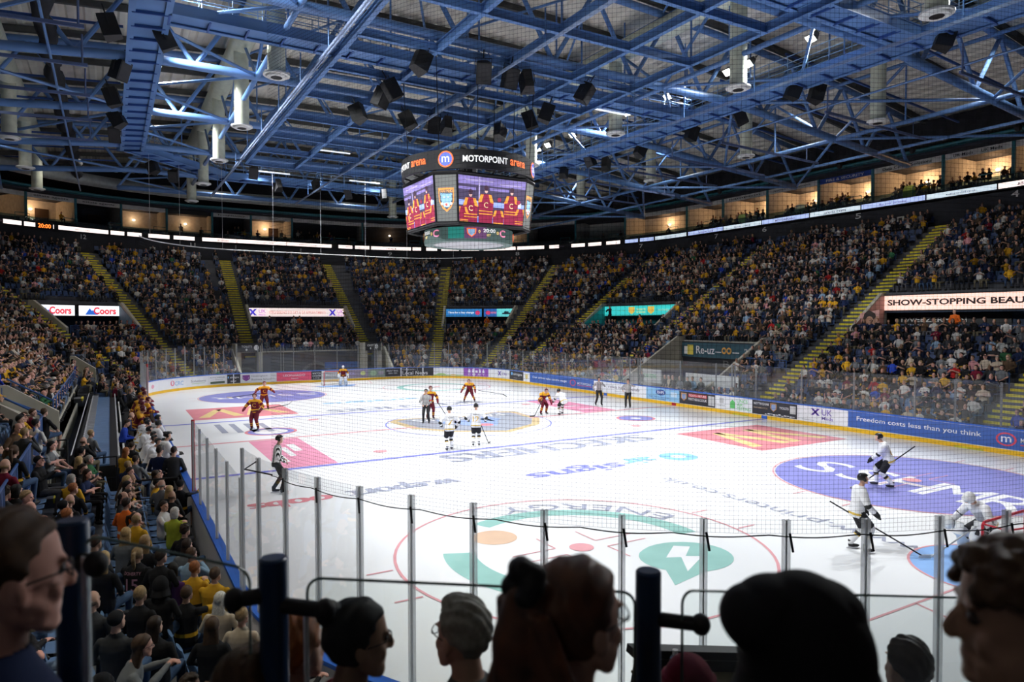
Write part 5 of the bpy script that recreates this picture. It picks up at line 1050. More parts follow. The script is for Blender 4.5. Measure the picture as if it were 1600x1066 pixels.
def face_parts(mb, hc, R, n=8, ears=True):
    P = lambda x, y, z: hc+R@V(x, y, z)
    mb.path([P(0, .084, .014), P(0, .098, -.008), P(0, .108, -.032)], [.007, .009, .0105], n, 0); mb.ball(P(0, .101, -.037), (.017, .013, .009), n, 6, R, 0)
    for sx in (-1, 1):
        mb.ball(P(sx*.031, .081, .025), (.024, .010, .007), n, 6, R, 0); mb.ball(P(sx*.042, .060, -.034), (.022, .019, .026), n, 6, R, 0); mb.ball(P(sx*.031, .078, .003), (.012, .010, .009), n, 6, R, 5)
        mb.path([P(sx*.064, -.005, -.050), P(sx*.054, .032, -.082), P(sx*.020, .062, -.104)], [.013, .017, .018], n, 0); mb.path([P(sx*.058, .0, -.03), P(sx*.048, .035, -.058), P(sx*.022, .055, -.08)], [.020, .026, .026], n, 0)
        if ears: mb.ball(P(sx*.080, -.010, -.010), (.008, .021, .034), n, 8, R@Rx(.2), 0); mb.ball(P(sx*.077, .0, -.014), (.008, .012, .022), n, 6, R, 0)
    mb.ball(P(0, .080, -.065), (.021, .008, .0045), n, 6, R, 6); mb.ball(P(0, .078, -.074), (.018, .008, .0055), n, 6, R, 6); mb.ball(P(0, .066, -.103), (.028, .020, .017), n, 6, R, 0); mb.ball(P(0, .060, -.070), (.036, .025, .036), n, 8, R, 0)
def hand(mb, w_, d, side, n=6, curl=.6, lab=0, k=1.0):
    """palm with four unequal bent fingers and a thumb leaving its side; w_ wrist, d pointing direction"""
    w_ = np.array(w_, float); d = np.array(d, float); d /= np.linalg.norm(d); up = V(0, 0, 1); s = np.cross(d, up)
    if np.linalg.norm(s) < .2: s = V(1, 0, 0)
    s /= np.linalg.norm(s); nn = np.cross(s, d)
    R = np.stack([s, d, nn], 1); mb.ball(w_+d*.045*k, (.040*k, .052*k, .017*k), 8, 6, R, lab)
    for i, (o, L) in enumerate(((-.028, .062), (-.009, .074), (.010, .070), (.028, .054))):
        a = w_+d*.085*k+s*o*k; b = a+(d*math.cos(curl)-nn*math.sin(curl))*L*.5*k; c = b+(d*math.cos(curl*2.2)-nn*math.sin(curl*2.2))*L*.5*k
        mb.path([a, b, c], [.0092*k, .0086*k, .0075*k], 5, lab)
    a = w_+d*.02*k-s*side*.030*k; b = a+(d*.6-s*side*.8)*.035*k; mb.path([a, b, b+(d*.9-nn*.4)*.026*k], [.0115*k, .0105*k, .009*k], 5, lab)
def limb(mb, p, q, r1, r2, n, lab, round_=True):
    mb.tube(p, q, r1, r2, n, True, lab)
    if round_: mb.ball(p, r1, n, max(4, n//2), None, lab); mb.ball(q, r2, n, max(4, n//2), None, lab)
ARM = {'lap': ((-.27, .0, .78), (-.12, .27, .62), (.27, .0, .78), (.10, .28, .61)), 'cross': ((-.26, .10, .80), (.06, .22, .80), (.26, .10, .82), (-.07, .24, .84)),
       'phone': ((-.24, .10, .80), (-.05, .33, .93), (.24, .10, .80), (.07, .31, .90)), 'chin': ((-.27, .02, .78), (-.08, .27, .62), (.20, .24, .74), (.07, .20, 1.06)),
       'knees': ((-.24, .18, .72), (-.10, .42, .58), (.24, .18, .72), (.11, .42, .58)), 'clap': ((-.27, .12, .84), (-.03, .34, .98), (.27, .12, .84), (.04, .33, .96)), 'point': ((-.26, .02, .80), (-.11, .27, .63), (.30, .22, .92), (.30, .50, .98))}
def seated(mb, pose='lap', lean=0., fat=1., hy=0., hp=0., lod=1, sleeves=False, shorts=False, legs=True):
    n = {0: 4, 1: 10, 2: 18}[lod]; sn = {0: 6, 1: 14, 2: 28}[lod]
    L = lambda p: V(p[0], p[1]+(p[2]-.54)*lean*.9, p[2]-abs(lean)*.06*(p[2]-.5))
    rg = [(.45, .16, .12), (.52, .18, .14), (.60, .175, .14), (.66, .165, .135), (.78, .170, .125), (.90, .188, .125), (.965, .180, .11), (1.01, .145, .09), (1.045, .095, .072), (1.085, .058, .056)]
    if lod == 0: rg = [rg[i] for i in (0, 2, 5, 8)]
    rings = [(L((0, 0, z)), (a*fat, 0, 0), (0, b*fat, 0)) for z, a, b in rg]
    labs = []
    for i in range(len(rings)-1): labs += [TR if (rg[i][0] >= .59 and rg[i+1][0] <= .67) and lod else TP]*sn
    mb.loft(rings, sn, labs+[TP, TP])
    e1, w1, e2, w2 = ARM[pose]
    for sx, e, w_ in ((-1, e1, w1), (1, e2, w2)):
        sh = L((sx*.172*fat, 0, .962)); e = L(e); w_ = L(w_)
        limb(mb, sh, e, .058*fat**.5, .046, n, TP, lod > 0)
        m_ = e+(w_-e)*.45
        if sleeves or lod == 0: limb(mb, e, w_, .042, .033, n, TP if sleeves else S0, False)
        else: limb(mb, e, w_, .041, .028, n, S0, True)
        if sleeves and lod: mb.tube(e+(w_-e)*.35, e+(w_-e)*.65, .046, .042, n, True, TR); limb(mb, w_, w_, .034, .034, n, TP)
        if not sleeves and lod: mb.tube(sh+(e-sh)*.62, sh+(e-sh)*.98, .060*fat**.5, .054, n, True, TR)
        if lod == 0: mb.ball(w_, .045, 4, 3, None, S0)
        else: hand(mb, w_, (w_-e)*V(1, 1, .4)+V(-sx*.02, .05, 0), sx, curl=.5 if pose != 'point' else .1)
    for sx in (-1, 1):
        if not legs: break
        hp_, kn, an = V(sx*.09, .02, .51), V(sx*.135, .43, .53), V(sx*.145, .37, .12)
        limb(mb, hp_, kn, .088, .064, n, PT, lod > 0)
        if lod == 0: mb.tube(kn, an, .06, .045, n, True, PT); mb.box((an[0], an[1]+.06, .05), (.09, .24, .1), 0, SH)
        else:
            limb(mb, kn, an, .058, .040, n, S0 if shorts else PT); mb.ball((an[0], an[1]+.06, .05), (.048, .135, .05), n, 6, None, SH)
    hc = L((0, .035, 1.215)); R = Rz(hy)@Rx(hp)
    mb.tube(L((0, .0, 1.05)), hc+R@V(0, -.012, -.06), .056, .05, n, True, S0)
    mb.ball(hc, 1, {0: 7, 1: 22, 2: 48}[lod], {0: 5, 1: 16, 2: 36}[lod], R, S0, head_fn())
    if lod: face_parts(mb, hc, R, 8 if lod == 1 else 14)
    return hc, R
def hair_mb(style, hc, R, lod=1, rs=None):
    mb = MB(); rs = rs or random.Random(3); nu, nv = {0: (7, 5), 1: (20, 14), 2: (48, 32)}[lod]
    P = lambda x, y, z: hc+R@V(x, y, z)
    def cap_(y0=-.012, z0=.032, rx=.087, ry=.103, rz=.104, amp=.004, ear=False):
        def fn(v):
            r = 1+amp/.09*(np.sin(v[:, 0]*9+v[:, 1]*7)*np.cos(v[:, 2]*8+v[:, 0]*5))
            q = v*V(rx, ry, rz)*r[:, None]; q[:, 1] = np.where(v[:, 2] < -.1, np.minimum(q[:, 1], .012), q[:, 1]); q[:, 1] = np.where((v[:, 2] < .42) & (v[:, 1] > 0), np.minimum(q[:, 1], .050), q[:, 1]); q[:, 1] = np.where((v[:, 2] < .12) & (v[:, 1] > 0), np.minimum(q[:, 1], .026), q[:, 1])
            if ear: q[:, 2] = np.where((v[:, 1] > -.42) & (np.abs(v[:, 0]) > .5), np.maximum(q[:, 2], -.032), q[:, 2])
            return q
        mb.ball(P(0, y0, z0), 1, nu, nv, R, 0, fn)
    if style in ('short', 'cropped', 'dark'): cap_(amp=.003 if style != 'short' else .007, ear=True)
    elif style == 'receding': cap_(-.036, .014, .083, .080, .088, .004, True)
    elif style == 'curly':
        cap_(-.02, .035, .095, .104, .108, .01, True)
        if lod:
            for i in range(90 if lod == 2 else 26):
                a, b = rs.uniform(0, 2*PI), rs.uniform(-.15, 1.3); r_ = V(math.cos(a)*math.cos(b)*.098, math.sin(a)*math.cos(b)*.105-.018, math.sin(b)*.115+.032)
                if r_[1] > .05 and r_[2] < .07: continue
                s_ = rs.uniform(.014, .026); mb.ball(P(*r_), (s_, s_, s_*.8), 7, 5)
    elif style in ('long', 'bob', 'ponytail', 'bun'):
        cap_(-.010, .028, .089, .104, .105)
        if style == 'long': mb.loft([(P(0, -.035, .02), R@V(.088, 0, 0), R@V(0, .06, 0)), (P(0, -.055, -.08), R@V(.095, 0, 0), R@V(0, .05, 0)), (P(0, -.075, -.20), R@V(.10, 0, 0), R@V(0, .04, 0)), (P(0, -.085, -.33), R@V(.07, 0, 0), R@V(0, .028, 0))], 6 if lod == 0 else 14)
        if style == 'bob': mb.loft([(P(0, -.03, .03), R@V(.09, 0, 0), R@V(0, .068, 0)), (P(0, -.035, -.05), R@V(.098, 0, 0), R@V(0, .066, 0)), (P(0, -.035, -.12), R@V(.085, 0, 0), R@V(0, .05, 0))], 6 if lod == 0 else 14)
        if style == 'ponytail': mb.path([P(0, -.10, .06), P(0, -.15, .05), P(0, -.165, -.05), P(0, -.14, -.17), P(0, -.13, -.24)], [.022, .032, .035, .028, .01], 5 if lod == 0 else 9)
        if style == 'bun': mb.ball(P(0, -.09, .10), .042, 8, 6)
    elif style == 'cap':
        cap_(-.02, .035, .089, .099, .092, 0); mb.ball(P(0, .10, .055), (.072, .075, .010), nu, 6, R@Rx(-.18))
    elif style == 'beanie': cap_(-.015, .04, .090, .10, .105, .001); mb.tube(P(0, -.01, .035), P(0, -.01, .07), .098, .098, 8 if lod == 0 else 20)
    elif style == 'hood': mb.ball(P(0, -.03, .0), (.112, .115, .14), nu, nv, R); mb.tube(P(0, -.03, -.16), P(0, -.02, -.05), .14, .11, 8 if lod == 0 else 18)
    elif style == 'bald':
        mb.ball(P(0, -.034, -.012), (.0805, .071, .046), nu, nv, R)
    return mb
def remesh(mb, vox, nm='body', smooth=2, fac=.5):
    me = mb.mesh('raw'); o = bpy.data.objects.new('raw', me); COL.objects.link(o)
    m = o.modifiers.new('r', 'REMESH'); m.mode = 'VOXEL'; m.voxel_size = vox
    if smooth: m2 = o.modifiers.new('s', 'SMOOTH'); m2.iterations = smooth; m2.factor = fac
    dg = bpy.context.evaluated_depsgraph_get(); out = bpy.data.meshes.new_from_object(o.evaluated_get(dg)); out.name = nm
    bv = BVHTree.FromPolygons([v.co for v in me.vertices], [tuple(p.vertices) for p in me.polygons]); lab = [p.material_index for p in me.polygons]
    idx = [lab[bv.find_nearest(p.center)[2]] for p in out.polygons]
    bpy.data.objects.remove(o); bpy.data.meshes.remove(me); out.polygons.foreach_set('material_index', idx); out.polygons.foreach_set('use_smooth', [True]*len(out.polygons)); return out
def mobj(nm, me, parent, mats, linkobj=True):
    while len(me.materials) < len(mats): me.materials.append(mats[len(me.materials)])
    o = bpy.data.objects.new(nm, me); COL.objects.link(o); o.parent = parent
    if linkobj:
        for i, m in enumerate(mats): o.material_slots[i].link = 'OBJECT'; o.material_slots[i].material = m
    return o
# ---- colours
SK = {'fair': (.58, .34, .25), 'pink': (.62, .33, .26), 'tan': (.42, .24, .16), 'brown': (.19, .10, .06)}
HC = {'brown': (.07, .038, .02), 'dark brown': (.028, .016, .01), 'black': (.010, .009, .009), 'blond': (.42, .28, .12), 'fair': (.30, .20, .10), 'grey': (.30, .28, .25), 'white': (.62, .60, .55), 'ginger': (.30, .10, .03)}
TC = {'black': (.012, .012, .014), 'gold': (.62, .34, .02), 'white': (.62, .61, .58), 'grey': (.16, .17, .18), 'navy': (.014, .025, .075), 'charcoal': (.04, .042, .046), 'red': (.42, .02, .02), 'pale blue': (.28, .42, .58), 'green': (.03, .12, .05), 'pink': (.60, .28, .30), 'brown': (.10, .06, .035), 'cream': (.50, .42, .32), 'purple': (.10, .03, .16), 'orange': (.80, .16, .02), 'lime green': (.36, .42, .04), 'bright blue': (.02, .06, .42), 'maroon': (.16, .01, .03)}
PC = {'jeans': (.05, .09, .17), 'black': (.014, .014, .016), 'grey': (.10, .10, .11), 'khaki': (.16, .14, .09), 'pale jeans': (.16, .23, .33)}
def skm(n): return mat('skin_'+n, SK[n], .55, 0, .08, 14, .35)
def hrm(n): return mat('hair_'+n.replace(' ', '_'), HC[n], .62, 0, .25, 40, .3)
def tpm(n): return mat('cloth_'+n.replace(' ', '_'), TC[n], .85, 0, .12, 9, .2)
def ptm(n): return mat('trousers_'+n.replace(' ', '_'), PC[n], .85, 0, .12, 9, .2)
M_EYE = mat('eye_dark', (.05, .035, .03), .3, noise=0); M_LIP = mat('lips', (.42, .20, .16), .5, noise=0)
M_SHOE = mat('dark_shoe', (.02, .02, .02), .6); M_SHOEW = mat('white_shoe', (.5, .5, .5), .6)
M_LENS = glass_mat('spectacle_lens', (.93, .95, .96), .12, .0)
def glasses(hc, R, parent, k=1.0):
    g = MB(); P = lambda x, y, z: hc+R@(V(x, y, z)*k)
    for sx in (-1, 1):
        g.path([P(sx*.034+.025*math.cos(a), .096-.006*abs(math.cos(a)), .004+.017*math.sin(a)) for a in np.linspace(0, 2*PI, 13)[:-1]], .0018*k, 5, closed=True); g.path([P(sx*.059, .090, .008), P(sx*.078, .05, .008), P(sx*.080, -.01, .0)], .002*k, 5)
    g.path([P(-.009, .10, .008), P(0, .102, .010), P(.009, .10, .008)], .0018*k, 5)
    o = g.build('eyeglasses', M_BLACK, parent)
    l = MB(); 
    for sx in (-1, 1): l.add([P(sx*.034+.024*math.cos(a), .095-.006*abs(math.cos(a)), .004+.016*math.sin(a)) for a in np.linspace(0, 2*PI, 17)[:-1]], [tuple(range(16))])
    l.build('lens', M_LENS, o, off=(0, 0, 0)); return o
# ---- seated prototypes
PROTO = {}
def proto_body(pose, lean, fat, hy, sleeves, shorts, hp=0.):
    k = (pose, lean, fat, hy, sleeves, shorts, hp)
    if k not in PROTO:
        mb = MB(); hc, R = seated(mb, pose, lean, fat, hy, hp, 1, sleeves, shorts); PROTO[k] = (remesh(mb, .0115, 'body', 1), hc, R, {})
    return PROTO[k]
def spectator(loc, yaw, pose='lap', lean=0., fat=1., hy=0., sleeves=True, shorts=False, top='black', trim=None, hair='short', hcol='brown', skin='fair', trousers='jeans', label='', group=None, specs=False, scale=1., hp=0., capc='black'):
    me, hc, R, H = proto_body(pose, lean, fat, hy, sleeves, shorts, hp)
    t = thing('person', label, 'person', loc, yaw, group); t.scale = (scale,)*3
    mobj('body', me, t, [skm(skin), tpm(top), ptm(trousers), M_SHOE, tpm(trim or top), M_EYE, M_LIP])
    if hair not in H: H[hair] = remesh(hair_mb(hair, hc, R, 1), .0105, 'hair', 1)
    nm = {'cap': 'cap', 'beanie': 'beanie', 'hood': 'hood'}.get(hair, 'hair')
    mobj(nm, H[hair], t, [tpm(capc) if nm != 'hair' else hrm(hcol)])
    if specs: glasses(hc, R, t)
    return t
HEADZ = 1.215
def floor_at(x, y):
    ax, ay = abs(x)-CX, abs(y)-CYL
    r = (math.hypot(ax, ay) if ax > 0 and ay > 0 else max(ax, ay))-RC; k = int((r-ROW0)/DR); return (row_z(max(0, k)) if r > ROW0 else 0.0), r
def place_head(u, v, hz=HEADZ, tmin=2.5):
    d = PX(u, v, 1.0)-Vector(CAM); t = tmin
    while t < 90:
        p = Vector(CAM)+d*t; f, r = floor_at(p.x, p.y)
        if r > .2 and p.z < f+hz: return Vector((p.x, p.y, f)), r
        t += .03
    return None
def look_yaw(p, tgt=(0, 4)): return math.atan2(tgt[1]-p[1], tgt[0]-p[0])-PI/2
EXP = [ # head pixel, then look: top, trim, hair style, hair colour, skin, trousers, pose, label bits
 (196, 788, dict(top='orange', trim='white', hair='short', hcol='dark brown', pose='lap'), 'person in bright orange top with short dark brown hair, in the empty blue seats'),
 (212, 812, dict(top='gold', hair='receding', hcol='fair', pose='lap'), 'balding person in gold top in front of an orange shirt'),
 (195, 836, dict(top='grey', hair='long', hcol='blond', specs=True, pose='lap'), 'person with long straight blond hair and glasses in a grey top'),
 (225, 848, dict(top='black', hair='long', hcol='fair', specs=True), 'person with long fair hair and black top beside grey topped blond person'),
 (160, 876, dict(top='black', hair='long', hcol='blond', specs=True), 'blond person in black with glasses behind the left blue post'),
 (147, 850, dict(top='charcoal', hair='cropped', hcol='dark brown'), 'boy with cropped dark hair right of the left blue post'),
 (213, 868, dict(top='black', trim='black', hair='ponytail', hcol='fair', fat=1.15, num=1), 'person seen from behind in black jersey with pink name lettering'),
 (250, 872, dict(top='black', hair='short', hcol='dark brown'), 'bearded looking person in plain black beside the black lettered jersey'),
 (268, 892, dict(top='purple', hair='bob', hcol='black', skin='tan'), 'dark bobbed hair person with a purple top'),
 (250, 915, dict(top='black', hair='hood', capc='black'), 'person in a black hood in front of the camera left'),
 (217, 932, dict(top='black', hair='short', hcol='fair', specs=True), 'person with fair brown hair, glasses and black top near the blue rail'),
 (290, 930, dict(top='black', trim='gold', hair='short', hcol='brown', pose='point', sleeves=False), 'person in black and gold jersey pointing with one hand'),
 (303, 890, dict(top='gold', trim='black', hair='short', hcol='ginger', pose='phone'), 'ginger haired person in gold and black jersey'),
 (335, 900, dict(top='gold', hair='cropped', hcol='brown', pose='knees', sleeves=False, fat=1.15), 'broad person in plain gold shirt nearest the boards'),
 (343, 940, dict(top='cream', hair='long', hcol='white'), 'person with long pale blond hair below the gold shirt'),
 (330, 982, dict(top='black', hair='long', hcol='brown'), 'person with long brown hair low in the picture beside the clamped glass'),
 (240, 980, dict(top='black', hair='long', hcol='dark brown', fat=1.1), 'person with long dark brown hair in black at the bottom left'),
 (180, 972, dict(top='charcoal', hair='cap', capc='black', sleeves=True), 'person in black cap and dark top behind the left blue post at the bottom'),
 (142, 942, dict(top='charcoal', hair='bald', hcol='brown', fat=1.1), 'bald person right beside the left blue post'),
 (272, 802, dict(top='lime green', hair='bob', hcol='white', pose='phone', trousers='grey'), 'white haired person in a lime green coat in the front row'),
 (288, 830, dict(top='black', hair='curly', hcol='dark brown', shorts=True), 'curly dark haired boy beside the lime green coat'),
 (291, 853, dict(top='grey', hair='long', hcol='dark brown'), 'dark long haired person in grey in the front row'),
 (298, 868, dict(top='pale blue', hair='short', hcol='brown', pose='clap'), 'boy in pale blue with brown hair in front row'),
 (377, 966, dict(top='cream', hair='short', hcol='fair'), 'fair haired person low beside the near blue boards'),
 (199, 728, dict(top='navy', hair='cropped', hcol='fair', sleeves=False, trousers='khaki', pose='knees'), 'person in navy T-shirt leaning forward above the empty blue seats'),
 (211, 719, dict(top='grey', hair='short', hcol='dark brown', pose='knees', trousers='jeans'), 'person in grey jumper just beyond a navy T-shirt'),
 (196, 706, dict(top='gold', hair='long', hcol='ginger'), 'long auburn haired person with a gold top by the black fence'),
 (205, 697, dict(top='black', hair='short', hcol='dark brown'), 'dark haired person in black by the black fence'),
 (252, 758, dict(top='grey', hair='bald', hcol='grey'), 'bald person in grey in the front row at the black fence'),
 (264, 767, dict(top='charcoal', hair='long', hcol='blond'), 'blond person in charcoal between two bald people'),
 (268, 777, dict(top='black', hair='bald', hcol='brown', skin='tan', trousers='black'), 'bald tanned person in black beside the lime green coat'),
 (281, 758, dict(top='black', trim='gold', hair='cap', shorts=True, pose='point', capc='black'), 'person in black cap, gold trimmed top and shorts at the end of front row'),
 (37, 677, dict(top='charcoal', hair='cropped', hcol='fair', pose='chin', fat=1.15), 'heavy person in charcoal jumper holding a hand to the mouth, beside stairwell'),
 (55, 673, dict(top='white', hair='short', hcol='black', sleeves=False), 'black haired person in white T-shirt by the concrete stairwell'),
 (68, 663, dict(top='black', hair='short', hcol='brown', shorts=True, sleeves=False, pose='knees'), 'person in black with shorts nearest the concrete stairwell'),
 (20, 706, dict(top='black', trim='gold', hair='ponytail', hcol='brown', specs=True), 'person with glasses, tied brown hair, black top with gold trim at far left'),
 (6, 734, dict(top='maroon', hair='bald', hcol='fair', specs=True), 'bald person with glasses at the left edge of the photo'),
 (6, 772, dict(top='charcoal', hair='curly', hcol='dark brown', pose='chin'), 'curly haired person at the left edge above the man in glasses'),
 (24, 768, dict(top='black', trim='gold', hair='bob', hcol='black', pose='chin', trousers='pale jeans'), 'black haired person resting chin on hand, in pale jeans'),
 (141, 678, dict(top='grey', hair='cropped', hcol='fair', pose='lap'), 'person in grey beside a bald man on the row by black fence'),
 (129, 690, dict(top='black', hair='bald', hcol='brown', pose='chin', trousers='khaki'), 'bald person in black holding a hand to the face'),
 (126, 706, dict(top='black', trim='gold', hair='cap', shorts=True), 'person in a black cap with bare knees behind a long haired blond'),
 (122, 721, dict(top='black', hair='long', hcol='blond', trousers='black', fat=1.05), 'person with very long blond hair and black top on the aisle'),
 (110, 750, dict(top='gold', hair='bob', hcol='grey'), 'grey haired person with gold top beside the blue fence'),
 (113, 765, dict(top='black', trim='gold', hair='short', hcol='ginger'), 'ginger person in black and gold by the blue fence'),
 (107, 783, dict(top='black', hair='bald', hcol='fair', specs=True), 'bald person with glasses in black, above the left blue post'),
 (97, 792, dict(top='black', hair='cap', capc='black'), 'person in a black cap at the foot of the blue fence'),
 (103, 806, dict(top='grey', hair='short', hcol='ginger', trousers='black'), 'person with reddish short hair right above the left blue post'),
]
EXPP = []
for u, v, a, lab in EXP:
    r = place_head(u, v)
    if r is None: continue
    p, rho = r; num = a.pop('num', 0); yaw = look_yaw(p, (-3, 0) if v > 780 else (-5, 6))
    EXPP.append(Vector((p.x, p.y, p.z)))
    t = spectator(p, yaw, label=lab, group='named spectators of the near left stand', **{'hy': random.uniform(-.2, .3), **a})
    if num:
        bd = [c for c in t.children if c.name.startswith('body')][0]; bv = BVHTree.FromPolygons([q.co for q in bd.data.vertices], [tuple(q.vertices) for q in bd.data.polygons])
        mb = MB()
        def onb(x, z):
            h = bv.ray_cast(Vector((x, -1, z)), Vector((0, 1, 0)))[0]; return (x, (h.y if h else -.15)-.006, z)
        text_on(mb, 'DOHERTY', lambda a_, b_: onb(a_, b_), -.14, .92, .28, .05); text_on(mb, '15', lambda a_, b_: onb(a_, b_), -.10, .66, .2, .2); mb.build('jersey_lettering', mat('letter_pink', (.5, .25, .35), .7), t)

# ---- all seats of the bowl
SEATS = []
for k in range(NR):
    r = row_rho(k)+.48
    for a, b in row_spans(k):
        s = a+.35
        while s < b-.3:
            mid = s % PER; corner = any(SB[i] <= mid < SB[i+1] for i in (1, 3, 5, 7)); ds = .53*(RC/(RC+r) if corner else 1)
            ok = all(not (r0-.5 <= r <= r1 and abs(s-sa) < (.85*(RC/(RC+r) if any(SB[i] <= sa < SB[i+1] for i in (1, 3, 5, 7)) else 1))) for sa, r0, r1 in AIS)
            if 79.2 < s < 82.3 and 2.0 < r < 6.0: ok = False
            if ok: SEATS.append((s, r, k))
            s += ds
rnd = random.Random(11)
def in_view(p, m=25):
    u, v, d = to_px(p); return d > .5 and -m < u < 1600+m and -60 < v < 1066+60
def occ(s, r, k):
    h = math.sin(s*.9+k*.35)+math.sin(s*.37-k*.6); base = .90
    if r > 17 and 66 < s < 84: base = .55
    if r > 19.5: base = .62
    if 14 < s < 20 and r < 4: base = .25
    if 122 < s < 129 and 1.5 < r < 3: base = .25
    return rnd.random() < base-.10*(h < -1.2)
people, seats = [], []
for s, r, k in SEATS:
    x, y, _ = pos(s, r); z = row_z(k); hp_ = (x, y, z+1.2)
    if not in_view(hp_): continue
    dist = math.dist(hp_, CAM)
    if dist < 4.0 or (dist < 9 and to_px(hp_)[0] > 395): continue
    n = nrm(s); yaw = math.atan2(-n[1], -n[0])-PI/2
    sx_, sy_, _ = pos(s, r+.08); seats.append((dist, sx_, sy_, z, yaw, s, k))
    if min([math.dist((x, y), (q.x, q.y)) for q in EXPP]+[9]) < .55: continue
    if dist < 12 and to_px(hp_)[1] > 640 and rnd.random() < .45: continue
    if occ(s, r, k): people.append((dist, x, y, z, yaw, s, k))
people.sort(); seats.sort()
NP = 300-len(EXPP)-44
near, far = people[:NP], people[NP:]
TOPS = ['black']*34+['gold']*9+['white']*13+['grey']*10+['charcoal']*12+['navy']*8+['brown']*3+['cream']*3+['red', 'pale blue', 'pale blue', 'green', 'pink', 'maroon', 'bright blue']
HST = ['short']*9+['cropped']*6+['long']*6+['bob']*3+['ponytail']*2+['bun']+['cap']*3+['beanie']+['bald']*3+['curly']*2+['receding']*2
HCN = ['brown']*6+['dark brown']*6+['black']*3+['blond']*4+['fair']*3+['grey']*3+['white']+['ginger']
POS = ['lap']*6+['cross']*3+['knees']*3+['phone']*2+['chin']+['clap']
VAR = [(rnd.choice(POS), rnd.choice([-.05, 0, .12, .3]), rnd.choice([.92, 1, 1, 1.12]), rnd.choice([-.35, -.1, .15, .4]), rnd.random() < .6, rnd.random() < .15) for _ in range(22)]
ROWW = 'front second third fourth fifth sixth seventh eighth ninth tenth eleventh twelfth thirteenth'.split()
def region(s, k):
    if s < 15: return 'stand under pink sign'
    if s < 33: return 'right stand by the bar'
    if s < 56: return 'far right corner'
    if s < 69: return 'far end'
    if s < 84: return 'far left corner'
    if s < 107: return 'left stand beyond stairwell'
    return 'near left stand'
prev = None
for dist, x, y, z, yaw, s, k in near:
    pose, lean, fat, hy, sl, so = rnd.choice(VAR); top = rnd.choice(TOPS); trim = {'black': 'gold', 'white': 'black', 'gold': 'black'}.get(top) if rnd.random() < .6 else None
    hs = rnd.choice(HST); hcn = rnd.choice(HCN); capc = rnd.choice(['black', 'black', 'navy', 'gold'])
    hd = {'bald': 'balding', 'cap': capc+' cap', 'beanie': capc+' beanie'}.get(hs, (hcn+' ' if hs != 'dark' else '')+hs+' hair')
    lab = 'person in %s%s top, %s, %s row, %s' % (top.replace(' ', '-'), '-and-'+trim if trim else '', hd, ROWW[min(k, 12)], region(s, k))
    if prev and prev[1] == k and abs(prev[2]-s) < 1.2: pass
    lab += ', beside %s' % (prev[0] if prev else 'an aisle')
    w_ = lab.split(); lab = ' '.join(w_[:16]) if len(w_) <= 16 else lab.rsplit(', beside', 1)[0]
    t = spectator((x, y, z), yaw+rnd.uniform(-.12, .12)+(-.35 if s > 84 else 0), pose, lean, fat, hy, sl, so, top, trim, hs, hcn, rnd.choice(['fair', 'fair', 'pink', 'tan', 'fair', 'pink', 'brown'] if rnd.random() < .5 else ['fair', 'pink']), rnd.choice(['jeans', 'black', 'black', 'grey', 'khaki', 'pale jeans']), lab, 'spectators in the nearer rows', rnd.random() < .12 and dist < 16, rnd.uniform(.93, 1.05), 0, capc)
    prev = (top, k, s)

